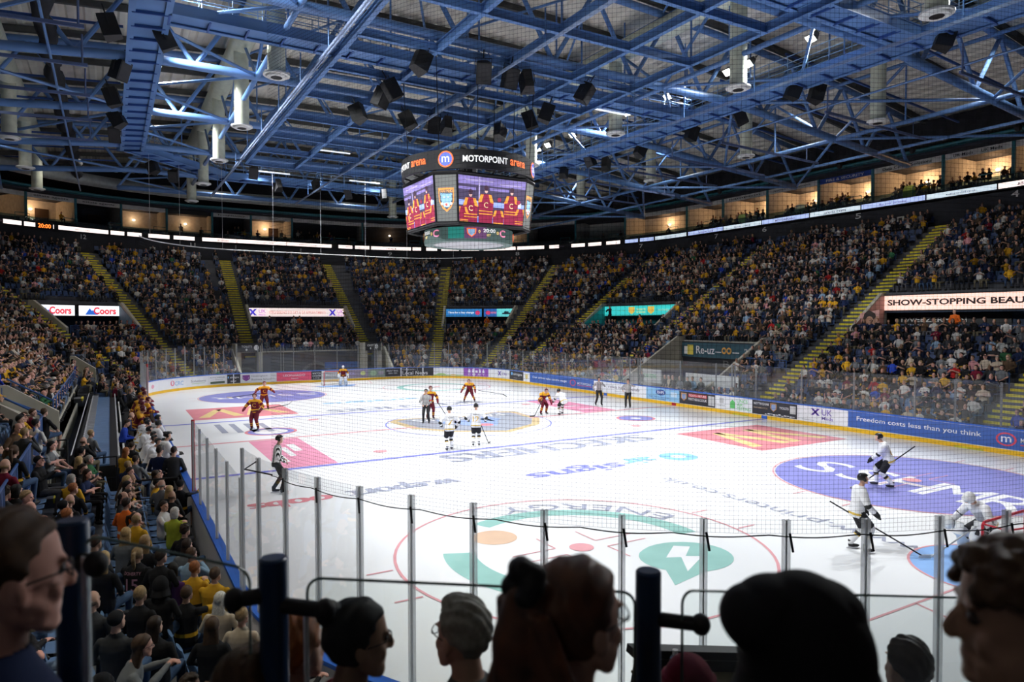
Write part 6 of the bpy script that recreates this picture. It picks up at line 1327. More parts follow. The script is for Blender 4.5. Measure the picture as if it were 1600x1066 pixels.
# ---- the rest of the crowd: one object of kind stuff
def template(pose, hair, lean, fat, sleeves):
    mb = MB(); hc, R = seated(mb, pose, lean, fat, 0, 0, 0, sleeves); h = hair_mb(hair, hc, R, 0); n = mb.n; nf = len(mb.f)
    for v in h.v: mb.v.append(v)
    for f in h.f: mb.f.append(tuple(i+mb.n for i in f))
    mb.m += [5]*len(h.f); mb.n += h.n
    return np.vstack(mb.v), mb.f, np.array(mb.m)
TPL = [template(*a) for a in (('lap', 'short', 0, 1, True), ('cross', 'long', .1, .95, True), ('knees', 'cropped', .25, 1.05, False), ('phone', 'bob', 0, .95, True), ('chin', 'cap', .1, 1.05, True), ('clap', 'receding', 0, 1, False))]
def merge_people(lst, name):
    allv, lt, loops, cols = [], [], [], []; off = 0
    for d, x, y, z, yaw, s, k in lst:
        v, f, m = TPL[rnd.randrange(len(TPL))]; q = yaw+rnd.uniform(-.35, .35); sc_ = rnd.uniform(.92, 1.06)
        allv.append((v*sc_)@Rz(q).T+V(x+rnd.uniform(-.04, .04), y+rnd.uniform(-.04, .04), z)); top = TC[rnd.choice(TOPS)]; jit = rnd.uniform(.75, 1.25)
        top = tuple(min(1, c*jit) for c in top)
        c6 = [tuple(c*.8 for c in SK[rnd.choice(['fair', 'pink', 'fair', 'tan'])]), top, PC[rnd.choice(['jeans', 'black', 'grey', 'khaki'])], (.03, .03, .03), top, TC['black'] if m is TPL[4][2] else HC[rnd.choice(HCN)]]
        for fc in f: loops.extend([i+off for i in fc]); lt.append(len(fc))
        cols.append(np.array([c6[i] for i in m])); off += len(v)
    me = bpy.data.meshes.new(name); V_ = np.vstack(allv); me.vertices.add(len(V_)); me.vertices.foreach_set('co', V_.ravel())
    me.loops.add(len(loops)); me.loops.foreach_set('vertex_index', loops); me.polygons.add(len(lt)); st = np.concatenate([[0], np.cumsum(lt)[:-1]]).astype(np.int32); me.polygons.foreach_set('loop_start', st)
    me.update(calc_edges=True)
    at = me.attributes.new('cloth', 'FLOAT_COLOR', 'CORNER'); C3 = np.vstack(cols); rep = np.repeat(np.hstack([C3, np.ones((len(C3), 1))]), lt, axis=0); at.data.foreach_set('color', rep.ravel())
    m = bpy.data.materials.new('crowd_clothing'); m.use_nodes = True; nt = m.node_tree; b = nt.nodes['Principled BSDF']; b.inputs['Roughness'].default_value = .8; b.inputs['Specular IOR Level'].default_value = .2
    a = nt.nodes.new('ShaderNodeAttribute'); a.attribute_name = 'cloth'; nt.links.new(a.outputs['Color'], b.inputs['Base Color']); me.materials.append(m)
    o = bpy.data.objects.new(name, me); COL.objects.link(o); return o
for s_ in np.arange(1.5, 82, .5):
    for r_, z_ in ((23.35, 14.95), (24.45, 15.3), (25.5, 15.7)):
        cs = 8.5/(8.5+r_) if (43 < s_ < 56.3 or s_ > 69.3) else 1
        if any(abs(s_-q) < .6*cs for q in SD) or rnd.random() > (.42 if s_ < 45 else .3)*(cs if cs < 1 else 1)*2.0*(.5 if cs == 1 else 1.6): continue
        x_, y_, _ = pos(s_, r_); n_ = nrm(s_)
        if in_view((x_, y_, z_)): far.append((99, x_, y_, z_, math.atan2(-n_[1], -n_[0])-PI/2, s_, 30))
cr = merge_people(far, 'crowd'); tag(cr, 'dense crowd of distant spectators filling the far and right stands', 'crowd'); cr['kind'] = 'stuff'
# ---- seats
def seat_mb(lo=False):
    b, p, a = MB(), MB(), MB()
    if lo:
        b.hexa([(-.21, -.20, .44), (.21, -.20, .44), (.21, -.17, .44), (-.21, -.17, .44), (-.2, -.28, .86), (.2, -.28, .86), (.2, -.25, .86), (-.2, -.25, .86)]); p.hexa([(-.21, -.18, .40), (.21, -.18, .40), (.21, .2, .42), (-.21, .2, .42), (-.21, -.18, .44), (.21, -.18, .44), (.21, .2, .46), (-.21, .2, .46)]); return b, p, a
    b.loft([((0, -.19-.10*(z-.44)/.42-.012*math.sin((z-.44)*7), z), (w_, 0, 0), (0, .022, 0)) for z, w_ in ((.44, .19), (.52, .215), (.68, .22), (.80, .21), (.86, .16))], 14)
    p.loft([((0, y, .425-.02*math.sin((y+.2)*8)), (w_, 0, 0), (0, 0, .022)) for y, w_ in ((-.2, .18), (-.1, .21), (.08, .215), (.2, .19), (.23, .14))], 14)
    a.box((0, -.12, .2), (.06, .06, .4)); a.box((0, -.05, .02), (.3, .3, .03)); a.beam((0, -.12, .38), (0, .12, .40), .05, .04); return b, p, a
cnt = {}; b_, p_, a_ = seat_mb(); NS = 240; proto = None; occd = {(round(q[1], 2), round(q[2], 2)) for q in people}
for i, (dist, x, y, z, yaw, s, k) in enumerate(seats[:NS]):
    if proto is None:
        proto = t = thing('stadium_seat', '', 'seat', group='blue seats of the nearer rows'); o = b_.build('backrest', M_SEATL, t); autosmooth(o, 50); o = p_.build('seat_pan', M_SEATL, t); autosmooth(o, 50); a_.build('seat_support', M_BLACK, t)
    else: t = copy_tree(proto)
    t.location = (x, y, z); t.rotation_euler = (0, 0, yaw); cnt[(k, region(s, k))] = cnt.get((k, region(s, k)), 0)+1
    t['label'] = 'blue plastic seat, %s row, %s, %s along' % (ROWW[min(k, 12)], region(s, k), nw(cnt[(k, region(s, k))]))
mb = MB(); b_, p_, a_ = seat_mb(True); vb = np.vstack(b_.v+p_.v); fb = b_.f+[tuple(i+8 for i in f) for f in p_.f]
for dist, x, y, z, yaw, s, k in seats[NS:]: mb.add(vb@Rz(yaw).T+V(x, y, z), fb)
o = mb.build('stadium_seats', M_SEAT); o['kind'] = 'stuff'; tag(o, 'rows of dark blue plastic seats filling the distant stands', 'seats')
# ================================================= PLAYERS AND OFFICIALS
# labels: 0 skin 1 jersey 2 stripe 3 shorts 4 sock 5 sock band 6 glove 7 boot 8 yoke 9 accent
def nrmv(a): return a/(np.linalg.norm(a)+1e-9)
def elbow(sh, hd, sx, l1=.30, l2=.29):
    d = hd-sh; L = min(np.linalg.norm(d), l1+l2-.01); u = d/np.linalg.norm(d); a = (l1*l1-l2*l2+L*L)/(2*L); h = math.sqrt(max(.0004, l1*l1-a*a))
    side = V(sx*.7, -.5, -.45); side -= u*np.dot(side, u); return sh+u*a+nrmv(side)*h
def knee_(hp, an, l1=.45, l2=.44, fwd=(0, 1, 0)):
    d = an-hp; L = min(np.linalg.norm(d), l1+l2-.005); u = d/np.linalg.norm(d); a = (l1*l1-l2*l2+L*L)/(2*L); h = math.sqrt(max(.0002, l1*l1-a*a)); f = V(*fwd); f -= u*np.dot(f, u); return hp+u*a+nrmv(f)*h
def banded(mb, p, q, r1, r2, n, bands):
    """bands: [(t0,t1,label)] covering 0..1"""
    for t0, t1, lb in bands: mb.tube(p+(q-p)*t0, p+(q-p)*t1, r1+(r2-r1)*t0, r1+(r2-r1)*t1, n, True, lb)
    mb.ball(p, r1, n, 6, None, bands[0][2]); mb.ball(q, r2, n, 6, None, bands[-1][2])
def figure(lean=8, col='white', hipz=.98, hands=((-.28, .2, .98), (.28, .2, .98)), feet=((-.17, 0), (.17, 0)), hy=0, hp=0, kit='player', bulk=1.0, twist=0, sit=False):
    mb = MB(); lr = math.radians(lean); R0 = Rz(twist)@Rx(-lr); hip = V(0, -.10*math.sin(lr)*3, hipz)
    T = lambda x, y, z: hip+R0@V(x, y, z)
    pl = kit == 'player'; k = bulk
    rg = [(-.16, .19, .15), (-.10, .225, .17), (-.05, .225, .17), (.0, .215, .165), (.07, .20, .155), (.16, .19, .145), (.32, .225, .15), (.44, .25, .145), (.51, .20, .125), (.56, .08, .075)] if pl else [(-.14, .165, .12), (-.06, .17, .13), (.0, .165, .125), (.1, .16, .12), (.22, .165, .115), (.34, .185, .12), (.44, .195, .11), (.50, .16, .09), (.54, .065, .06)]
    lb = ([1, 2, 1, 2, 1, 1, 1, 8, 8] if col == 'maroon' else [1, 9, 1, 1, 1, 1, 1, 1, 1]) if pl else [3, 3, 1, 1, 1, 1, 1, 1]
    labs = sum([[l]*20 for l in lb], []); mb.loft([(T(0, 0, z), R0@V(a*k, 0, 0), R0@V(0, b*k, 0)) for z, a, b in rg], 20, labs+[lb[0], lb[-1]])
    top = rg[-1][0]
    for i, sx in enumerate((-1, 1)):
        sh = T(sx*(.215 if pl else .18)*k, 0, .44); hd = V(*hands[i]); d_ = hd-sh; L_ = np.linalg.norm(d_); hd = sh+d_*min(1, .585/L_); el = elbow(sh, hd, sx)
        if pl:
            banded(mb, sh, el, .098*k, .080*k, 14, [(0, .35, 8), (.35, .75, 1), (.75, 1, 2)] if col == 'maroon' else [(0, .9, 1), (.9, 1, 2)]); banded(mb, el, hd, .080*k, .060*k, 14, [(0, .25, 1), (.25, .5, 2), (.5, .8, 1)] if col == 'maroon' else [(0, .10, 2), (.10, .8, 1)])
            d = nrmv(hd-el); mb.tube(hd-d*.07, hd+d*.04, .070, .062, 12, True, 6); R = Rz(0); mb.ball(hd+d*.07, (.062, .062, .062), 10, 8, None, 6)
            for f in (-.036, -.012, .012, .036): s_ = nrmv(np.cross(d, V(0, 0, 1))+V(.01, 0, 0)); a_ = hd+d*.09+s_*f; mb.path([a_, a_+d*.045-V(0, 0, .012), a_+d*.05-V(0, 0, .05)], [.017, .016, .014], 6, 6)
        else:
            banded(mb, sh, el, .068*k, .055*k, 12, [(0, .6, 1), (.6, .8, 9 if (kit == 'referee' and sx < 0) else 1), (.8, 1, 1)]); banded(mb, el, hd, .052, .038, 12, [(0, 1, 1)]); hand(mb, hd, nrmv(hd-el), sx, curl=.8, lab=0)
    for i, sx in enumerate((-1, 1)):
        hp_ = hip+Rz(twist)@V(sx*.095, 0, -.04); an = V(feet[i][0], feet[i][1], .15 if not sit else .15); kn = knee_(hp_, an)
        if sit: kn = V(sx*.16, .44, .60); an = V(sx*.17, .42, .16)
        if pl:
            mb.tube(hp_, hp_+(kn-hp_)*.92, .125*k, .105, 14, True, 3); mb.ball(hp_, .125*k, 12, 8, None, 3); mb.ball(kn, .088, 12, 8, None, 4)
            banded(mb, kn, an, .088, .062, 12, [(0, .38, 4), (.38, .50, 5), (.50, .62, 4), (.62, .72, 5), (.72, 1, 4)] if col == 'maroon' else [(0, .3, 4), (.3, .45, 5), (.45, .5, 9), (.5, 1, 4)])
        else: banded(mb, hp_, kn, .098*k, .078, 12, [(0, 1, 3)]); banded(mb, kn, an, .072, .060, 12, [(0, 1, 3)])
        fo = nrmv(V(feet[i][0]*.5, 1, 0)) if not sit else V(0, 1, 0)
        mb.tube(an+V(0, 0, .06), an+V(0, 0, -.06), .058, .052, 10, True, 7); Rf = np.stack([V(fo[1], -fo[0], 0), fo, V(0, 0, 1)], 1); mb.ball(an+fo*.075+V(0, 0, -.075), (.046, .135, .042), 12, 8, Rf, 7)
    hc = T(0, .03, top+.165)+V(0, .05*math.sin(lr), 0); R = Rz(twist+hy)@Rx(hp)
    mb.tube(T(0, 0, top-.03), hc+R@V(0, -.01, -.06), .058, .054, 12, True, 0); mb.ball(hc, 1, 26, 18, R, 0, head_fn())
    fm = MB(); face_parts(fm, hc, R, 8); fm.m = [0]*len(fm.m); mb.v += fm.v; mb.f += [tuple(i+mb.n for i in f) for f in fm.f]; mb.m += fm.m; mb.n += fm.n
    return mb, hc, R, hip, R0, feet
def helmet_mb(hc, R, goalie=False):
    mb = MB(); P = lambda x, y, z: hc+R@V(x, y, z)
    def fn(v):
        q = v*V(.105, .128, .112); q[:, 1] = np.where((v[:, 2] < .28) & (v[:, 1] > 0), np.minimum(q[:, 1], .03), q[:, 1]); q[:, 2] = np.maximum(q[:, 2], -.055); return q
    if goalie:
        mb.ball(P(0, -.005, .01), (.112, .135, .135), 24, 18, R)
        for i in range(-3, 4): mb.path([P(i*.022, .10, .045), P(i*.024, .155-abs(i)*.008, .0), P(i*.02, .135-abs(i)*.008, -.07)], .004, 5)
    else:
        mb.ball(P(0, -.012, .035), 1, 26, 18, R, 0, fn)
        for sx in (-.35, 0, .35): mb.ball(P(sx*.16, -.02, .125-abs(sx)*.05), (.016, .07, .02), 8, 6, R)
        mb.ball(P(.094, -.0, -.01), (.014, .04, .045), 8, 6, R); mb.ball(P(-.094, -.0, -.01), (.014, .04, .045), 8, 6, R)
    return mb
def visor_mb(hc, R):
    mb = MB(); P = lambda x, y, z: hc+R@V(x, y, z); vs = []
    for i in range(9): a = (i-4)/4*1.15; vs += [P(math.sin(a)*.112, .012+math.cos(a)*.115, .05), P(math.sin(a)*.108, .012+math.cos(a)*.12, -.025)]
    mb.add(vs, [(2*i, 2*i+1, 2*i+3, 2*i+2) for i in range(8)]); return mb
K = {'maroon': dict(j=(.14, .008, .022), s=(.75, .36, .02), y=(.70, .34, .02), sh=(.11, .008, .02), so=(.14, .008, .022), sb=(.75, .36, .02), g=(.16, .012, .03), h=(.14, .01, .025)),
     'white': dict(j=(.78, .78, .80), s=(.02, .02, .02), y=(.80, .80, .82), sh=(.015, .015, .018), so=(.78, .78, .80), sb=(.02, .02, .02), g=(.02, .02, .02), h=(.018, .018, .02))}
def stripes_mat():
    if 'referee_stripes' in MATS: return MATS['referee_stripes']
    m = mat('referee_stripes', (.8, .8, .8), .8, noise=0); nt = m.node_tree; b = nt.nodes['Principled BSDF']; t = nt.nodes.new('ShaderNodeTexCoord'); s = nt.nodes.new('ShaderNodeSeparateXYZ'); mm = nt.nodes.new('ShaderNodeMath'); mm.operation = 'MULTIPLY'; mm.inputs[1].default_value = 14.3
    fr_ = nt.nodes.new('ShaderNodeMath'); fr_.operation = 'FRACT'; g = nt.nodes.new('ShaderNodeMath'); g.operation = 'GREATER_THAN'; g.inputs[1].default_value = .5; r = nt.nodes.new('ShaderNodeMixRGB'); r.inputs[1].default_value = (.72, .72, .72, 1); r.inputs[2].default_value = (.015, .015, .015, 1)
    L = nt.links.new; L(t.outputs['Object'], s.inputs[0]); L(s.outputs['X'], mm.inputs[0]); L(mm.outputs[0], fr_.inputs[0]); L(fr_.outputs[0], g.inputs[0]); L(g.outputs[0], r.inputs[0]); L(r.outputs[0], b.inputs['Base Color']); return m
def kitmats(kit, col):
    if kit == 'player':
        c = K[col]; mk = lambda n, q: mat('%s_%s' % (col, n), q, .75, 0, .08, 8, .25)
        return [skm('fair'), mk('jersey', c['j']), mk('stripe', c['s']), mk('shorts', c['sh']), mk('sock', c['so']), mk('sock_band', c['sb']), mk('glove', c['g']), M_BLACK, mk('yoke', c['y']), mat('%s_accent' % col, (.75, .36, .02) if col == 'maroon' else (.62, .42, .06), .7)]
    if kit == 'goalie': return kitmats('player', col)
    return [skm('fair'), stripes_mat(), stripes_mat(), M_BLACK, M_BLACK, M_BLACK, M_BLACK, M_BLACK, stripes_mat(), mat('armband_orange', (.8, .06, .02), .6)]
M_BLADE = mat('skate_steel', (.6, .6, .62), .25, .9, 0); M_STK = mat('stick_shaft_black', (.02, .02, .022), .4); M_TAPE = mat('stick_tape', (.6, .6, .58), .7)
def skater(name, label, loc, yaw, kit='player', col='white', num=None, nm=None, group=None, vox=.014, skates=True, helmet=None, hair=None, crest=None, scale=1.035, mats=None, **kw):
    mb, hc, R, hip, R0, feet = figure(kit=kit if kit != 'goalie' else 'player', col=col, **kw); me = remesh(mb, vox, 'body', 2)
    t = thing(name, label, 'person', loc, yaw, group); t.scale = (scale,)*3
    body = mobj('body', me, t, mats or kitmats(kit, col), False)
    hm = None
    if helmet != 'none' and hair is None:
        hm = remesh(helmet_mb(hc, R, helmet == 'goalie'), .009, 'helmet', 1); mobj('helmet', hm, t, [mat('helmet_%s' % (helmet or col), {'maroon': (.10, .008, .02), 'black': (.012, .012, .014), 'goalie': (.75, .75, .75), 'white': (.014, .014, .016)}[helmet or col], .3)], False)
        if kit != 'goalie' and kit: visor_mb(hc, R).build('visor', M_LENS, t)
    if hair: h = remesh(hair_mb(hair[0], hc, R, 1), .0105, 'hair', 1); mobj('cap' if hair[0] == 'cap' else 'hair', h, t, [hrm(hair[1])], False)
    if skates:
        for i in (0, 1):
            fx, fy = feet[i] if not kw.get('sit') else ((-.17, .17)[i], .42); fo = nrmv(V(fx*.5, 1, 0)) if not kw.get('sit') else V(0, 1, 0); b = MB(); c = V(fx, fy, 0)+fo*.06; b.beam(c-fo*.15+V(0, 0, .014), c+fo*.15+V(0, 0, .014), .006, .028); b.beam(c-fo*.11+V(0, 0, .036), c+fo*.11+V(0, 0, .036), .022, .02); b.build('skate_blade', M_BLADE, t)
    bv = None
    def surf(x, z, side, eps=.006):
        o_ = hip+R0@V(x, side*1.0, z); d_ = R0@V(0, -side, 0); h = bv.ray_cast(Vector(o_), Vector(d_))[0]
        p_ = V(*h) if h else hip+R0@V(x, side*.16, z); return tuple(p_-d_*eps)
    if num or crest:
        bv = BVHTree.FromPolygons([v.co for v in me.vertices], [tuple(p.vertices) for p in me.polygons])
        gold = mat('number_gold', (.62, .38, .04), .6)
        if num:
            b = MB(); text_on(b, num, lambda u, v: surf(u, v, -1), -.13, .10, .26, .22); b.build('jersey_number', gold, t)
            b = MB(); text_on(b, nm or 'NAME', lambda u, v: surf(u, v, -1), -.12, .37, .24, .045); b.build('jersey_name', M_BLACK, t)
        if crest:
            b = MB(); text_on(b, crest, lambda u, v: surf(-u, v, 1), -.09, .17, .18, .2); b.build('jersey_crest', gold, t)
    return t, hc
def stick(label, top, heel, bdir, goalie=False, tape=True):
    t = thing('hockey_stick', label, 'hockey stick', heel, group='hockey sticks in play', world=True); top, heel, bd = V(*top), V(*heel), nrmv(V(*bdir))
    mb = MB(); mb.beam(top, heel, .024, .032); mb.build('stick_shaft', M_STK if not goalie else M_TAPE, t)
    mb = MB(); pts = [heel+bd*.02*i*1.5+V(0, 0, 0) for i in range(10)]; side = V(-bd[1], bd[0], 0)
    for i in range(9):
        k0, k1 = i/9, (i+1)/9; a, b = heel+bd*.30*k0+side*.03*k0*k0, heel+bd*.30*k1+side*.03*k1*k1; mb.hexa([a+V(0, 0, -.035)-side*.005, b+V(0, 0, -.035)-side*.005, b+V(0, 0, -.035)+side*.005, a+V(0, 0, -.035)+side*.005, a+V(0, 0, .035)-side*.005, b+V(0, 0, .035-.01*k1)-side*.005, b+V(0, 0, .035-.01*k1)+side*.005, a+V(0, 0, .035)+side*.005])
    mb.build('stick_blade', M_TAPE if tape else M_STK, t); return t
def W(loc, yaw, p):  # local to world
    q = Rz(yaw)@V(*p); return (loc[0]+q[0], loc[1]+q[1], loc[2]+q[2])
cam2 = lambda p: math.atan2(CAM[1]-p[1], CAM[0]-p[0])-PI/2     # yaw that faces the camera
rt_ = math.atan2(_R[1], _R[0])                                  # picture right as a heading
YR = rt_-PI/2                                                   # yaw facing picture right
# linesman near left, standing sideways facing right, hands at waist
skater('linesman', 'linesman in black and white stripes standing beside the near left glass', (-12.25, -10.75, 0), YR+.35, 'linesman', helmet='black', lean=6, hands=((-.2, .22, 1.02), (.2, .22, 1.0)), feet=((-.12, -.12), (.14, .12)), hy=-.2, bulk=1.08, vox=.012)
# maroon pair on the left
skater('hockey_player', 'maroon player with crest C standing near the left boards, stick held across', (-10.5, 3.3, 0), cam2((-10.5, 3.3))-.35, col='maroon', crest='C', hands=((-.34, .22, 1.0), (.40, .38, 1.08)), feet=((-.14, 0), (.16, .04)), lean=4)
stick('black stick held out by the maroon player nearest the left boards', (-10.75, 2.7, 1.05), (-8.9, 3.15, 1.22), (.8, .3, .5))
skater('hockey_player', 'maroon player gliding further up the left side, arms spread', (-8.5, 11.7, 0), cam2((-8.5, 11.7))+.1, col='maroon', crest='C', hands=((-.52, .22, 1.1), (.5, .12, 1.1)), feet=((-.2, .08), (.30, -.12)), lean=14, hipz=.90)
stick('pale stick held out to the left by the gliding maroon player', (-8.75, 11.2, 1.1), (-10.5, 11.0, .95), (-1, 0, .1))
# far goalie
def goalie(label, loc, yaw, col, padc, **kw):
    t, hc = skater('goaltender', label, loc, yaw, 'goalie', col, helmet='goalie', **kw); ft = kw.get('feet', ((-.2, 0), (.2, 0))); hz = kw.get('hipz', .9)
    pm = mat('pad_%s' % col, padc, .6)
    for i in (0, 1):
        b = MB(); fx, fy = ft[i]; kn = knee_(V((-1, 1)[i]*.1, 0, hz), V(fx, fy, .15)); b.loft([((fx, fy+.10, .05), (.13, 0, 0), (0, .05, 0)), ((fx, fy+.13, .3), (.145, 0, 0), (0, .06, 0)), ((kn[0], kn[1]+.08, kn[2]), (.145, 0, 0), (0, .06, 0)), ((kn[0], kn[1]+.03, kn[2]+.26), (.12, 0, 0), (0, .045, 0))], 14); o = b.build('leg_pad', pm, t); autosmooth(o, 60)
        b = MB(); [b.beam((fx-.15*(1), fy+.10, z), (fx+.15, fy+.10, z), .09, .02) for z in (.2, .34)]; b.build('pad_strap', mat('pad_gold', (.65, .42, .03), .6), t)
    h = kw['hands']; b = MB(); b.box((h[0][0], h[0][1]+.06, h[0][2]), (.20, .07, .34)); o = b.build('blocker', pm, t)
    b = MB(); b.ball((h[1][0], h[1][1]+.06, h[1][2]), (.14, .09, .17), 14, 10); b.build('catching_glove', pm, t, smooth=True); return t
goalie('goaltender in maroon and gold with white pads standing in front of the far goal', (.55, 25.3, 0), cam2((.55, 25.3)), 'maroon', (.8, .8, .8), lean=18, hipz=.88, hands=((-.36, .25, .85), (.36, .25, .85)), feet=((-.24, 0), (.24, 0)))
# referee and maroon captain at centre left
skater('referee', 'referee with orange armbands in stripes talking beside the centre badge', (-2.12, .95, 0), cam2((-2.1, 1))-.1, 'referee', helmet='black', lean=2, hands=((-.10, .24, 1.0), (.16, .22, 1.0)), feet=((-.15, 0), (.15, .0)), bulk=1.08)
skater('hockey_player', 'maroon player half hidden behind the referee', (-1.25, 2.4, 0), cam2((-1.25, 2.4))+.3, col='maroon', hands=((-.36, .2, 1.0), (.42, .15, .98)), lean=8)
stick('stick held low beside the player behind the referee', (-.95, 2.1, 1.0), (-.6, 1.3, .05), (1, 0, 0), tape=False)
# two white players, backs to the camera
skater('hockey_player', 'white jersey player with gold number 7, left of the two with backs turned at centre', (-4.39, -6.9, 0), cam2((-4.4, -6.9))+PI+.25, col='white', num='7', nm='TUZIN', hands=((-.30, .24, 1.05), (.34, .18, .98)), feet=((-.12, -.05), (.12, .14)), lean=3)
skater('hockey_player', 'white jersey player with gold number 12 standing at centre, back turned', (-2.95, -6.55, 0), cam2((-2.9, -6.5))+PI-.05, col='white', num='12', nm='DOHERTY', hands=((-.36, .22, 1.1), (.40, .2, 1.1)), feet=((-.12, 0), (.12, .05)), lean=3)
stick('thin black stick held down by white player number 12', (-2.62, -6.2, 1.1), (-2.2, -6.3, .05), (.7, .6, 0), tape=False)
# maroon centre bent over, stick out right
skater('hockey_player', 'maroon player bent forward facing the camera beyond the centre badge', (4.44, 8.8, 0), cam2((4.4, 8.8))-.1, col='maroon', hands=((-.42, .42, .78), (.46, .42, .78)), feet=((-.34, 0), (.34, 0)), lean=38, hipz=.84, hp=.25)
stick('long curved stick held out right by the bent maroon player', (4.9, 8.35, .8), (6.3, 7.4, .55), (.8, -.45, -.6), tape=False)
# face-off pair
skater('hockey_player', 'maroon player leaning over, stick down, facing off against a white jersey', (5.3, .75, 0), cam2((5.3, .75))+.5, col='maroon', hands=((-.22, .50, .72), (.16, .46, .82)), feet=((-.22, -.1), (.24, .1)), lean=42, hipz=.86)
stick('black stick pointing down to the ice in front of the leaning maroon player', (5.0, .35, 1.0), (4.35, .25, .04), (-1, .2, 0), tape=False)
skater('hockey_player', 'white jersey player leaning in close behind the maroon one', (6.15, .1, 0), YR+PI*.65, col='white', hands=((-.25, .5, .75), (.25, .48, .72)), feet=((-.2, -.15), (.22, .25)), lean=45, hipz=.84)
# linesmen at the far side
skater('linesman', 'left of the two linesmen in stripes by the right boards', (10.75, 2.55, 0), cam2((10.7, 2.5))+.3, 'linesman', helmet='black', lean=2, hands=((-.12, .2, 1.42), (.30, .1, .95)), feet=((-.18, 0), (.2, 0)), hy=.3, bulk=1.06)
skater('referee', 'right of the two officials by the right boards, with red armbands, hand raised to face', (11.5, .5, 0), cam2((11.5, .5))-.1, 'referee', helmet='black', lean=2, hands=((-.14, .22, 1.5), (.30, .15, 1.1)), feet=((-.13, 0), (.13, 0)), bulk=1.06)
# white player skating on the violet disc
skater('hockey_player', 'white jersey player gliding on the violet disc with his back half turned', (5.25, -20.1, 0), YR+PI-.45, col='white', num='61', nm='', hands=((-.05, .42, .82), (.28, .34, .86)), feet=((-.12, -.22), (.12, .22)), lean=20, hipz=.91, vox=.012)
stick('black stick trailing across the player on the violet disc', (6.1, -20.6, 1.35), (4.3, -19.75, .05), (-1, .3, 0))
# white player nearest camera
skater('hockey_player', 'white jersey player standing closest to the camera, helmet on, stick held low', (-1.45, -23.55, 0), YR-.15, col='white', crest='P', hands=((-.26, .20, .92), (.20, .30, .92)), feet=((-.16, -.12), (.16, .10)), lean=8, hipz=.96, hp=.12, vox=.011)
stick('long black stick with white taped blade held by the nearest white player', (-1.9, -23.1, 1.15), (-.62, -24.6, .04), (.85, -.5, 0))
# near goalie leaning on the goal
goalie('goaltender in white mask and jersey bending forward in front of the near goal', (.75, -25.15, 0), cam2((.5, -25))-.75+PI*0, 'white', (.78, .78, .76), lean=38, hipz=.76, hands=((-.40, .40, .72), (.42, .38, .66)), feet=((-.34, .0), (.34, 0)), hy=-.3, vox=.012)
stick('goaltender stick with wide pale blade resting on the ice by the near crease', (.2, -25.4, .85), (-.55, -24.75, .05), (-.8, .45, .05), True)

# ---------- benches
rb_ = random.Random(5)
def bench(kind, ys, x, lab, sitp=.7):
    pr = []
    for i, y in enumerate(ys):
        sit = rb_.random() < sitp; v = rb_.randrange(2)
        key = (sit, v)
        m_ = [p for p in pr if p[0] == key]
        lbl = lab % ('sitting' if sit else 'standing', ['nearest the camera', 'second', 'third', 'fourth', 'fifth', 'sixth', 'seventh', 'eighth', 'ninth', 'tenth', 'eleventh', 'twelfth'][i])
        lx = x+rb_.uniform(-.05, .08)+(0 if sit else .35); yw = -PI/2+rb_.uniform(-.5, .5)
        if m_: t = copy_tree(m_[0][1]); t.location = (lx, y, 0); t.rotation_euler = (0, 0, yw)
        else:
            t, _ = skater('hockey_player', lbl, (lx, y, 0), yw, col=kind, num=str(10+i*7), nm='', sit=sit, hipz=.74 if sit else .97, lean=22 if sit else 8, hands=((-.2, .42, .72), (.2, .42, .75)) if sit else ((-.25, .35, 1.12), (.25, .35, 1.12)), hy=(-.4, .5)[v], hp=(.0, .25)[v], vox=.016, group='%s jersey players on the bench' % kind, helmet=None); pr.append((key, t))
        t['label'] = lbl; t['group'] = '%s jersey players on the bench' % kind
bench('white', [-9.0, -8.2, -7.4, -6.6, -5.8, -5.0, -4.2, -3.4, -2.5, -1.7], -15.72, 'white jersey player %s at the near bench, %s along it')
bench('maroon', [2.5, 3.3, 4.1, 4.9, 5.7, 6.6, 7.5, 8.4, 9.3, 10.2], -15.72, 'maroon jersey player %s at the far bench, %s along it', .35)
def rho_at(x, y):
    ax, ay = abs(x)-CX, abs(y)-CYL
    return (math.hypot(ax, ay) if ax > 0 and ay > 0 else max(ax, ay))-RC
def dude(u, v, hz, top, trs, hair, label, yaw, col=None, hands=((-.12, .25, 1.05), (.12, .25, 1.05)), lean=3, name='person', zf=0, rr=None, **kw):
    d = PX(u, v, 1.0)-Vector(CAM)
    if zf > 3 and rr is None: rr = 9.9
    if rr is None: p = Vector(CAM)+d*((hz+zf-CAM[2])/d.z)
    else:
        k = 20.
        while k < 110 and rho_at(*(Vector(CAM)+d*k).xy) < rr: k += .05
        p = Vector(CAM)+d*k
    mats = [skm('fair')]+[tpm(top)]*2+[ptm(trs)]+[ptm(trs)]*2+[M_SHOE]*2+[tpm(top)]*2
    t, _ = skater(name, label, (p.x, p.y, zf), yaw, 'suit', skates=False, hair=hair, hands=hands, lean=lean, mats=mats, vox=.015, **kw); return t
dude(193, 659, 1.78, 'bright blue', 'black', ('short', 'dark brown'), 'person in bright blue suit looking down behind the white team bench', -PI/2-.1, hands=((-.12, .3, 1.1), (.12, .3, 1.12)), lean=12, hp=-.3)
dude(199, 648, 1.75, 'navy', 'black', ('bald', 'fair'), 'bald person in navy suit behind the white team bench', -PI/2+.2, lean=15)
dude(187, 603, 1.76, 'charcoal', 'black', ('bald', 'fair'), 'bald person in charcoal jacket with arms folded between the benches', -PI/2-.2, hands=((.1, .22, 1.2), (-.08, .24, 1.18)))
dude(202, 612, 1.68, 'charcoal', 'black', ('ponytail', 'fair'), 'fair ponytailed person in dark coat behind the maroon players', -PI/2+.3)
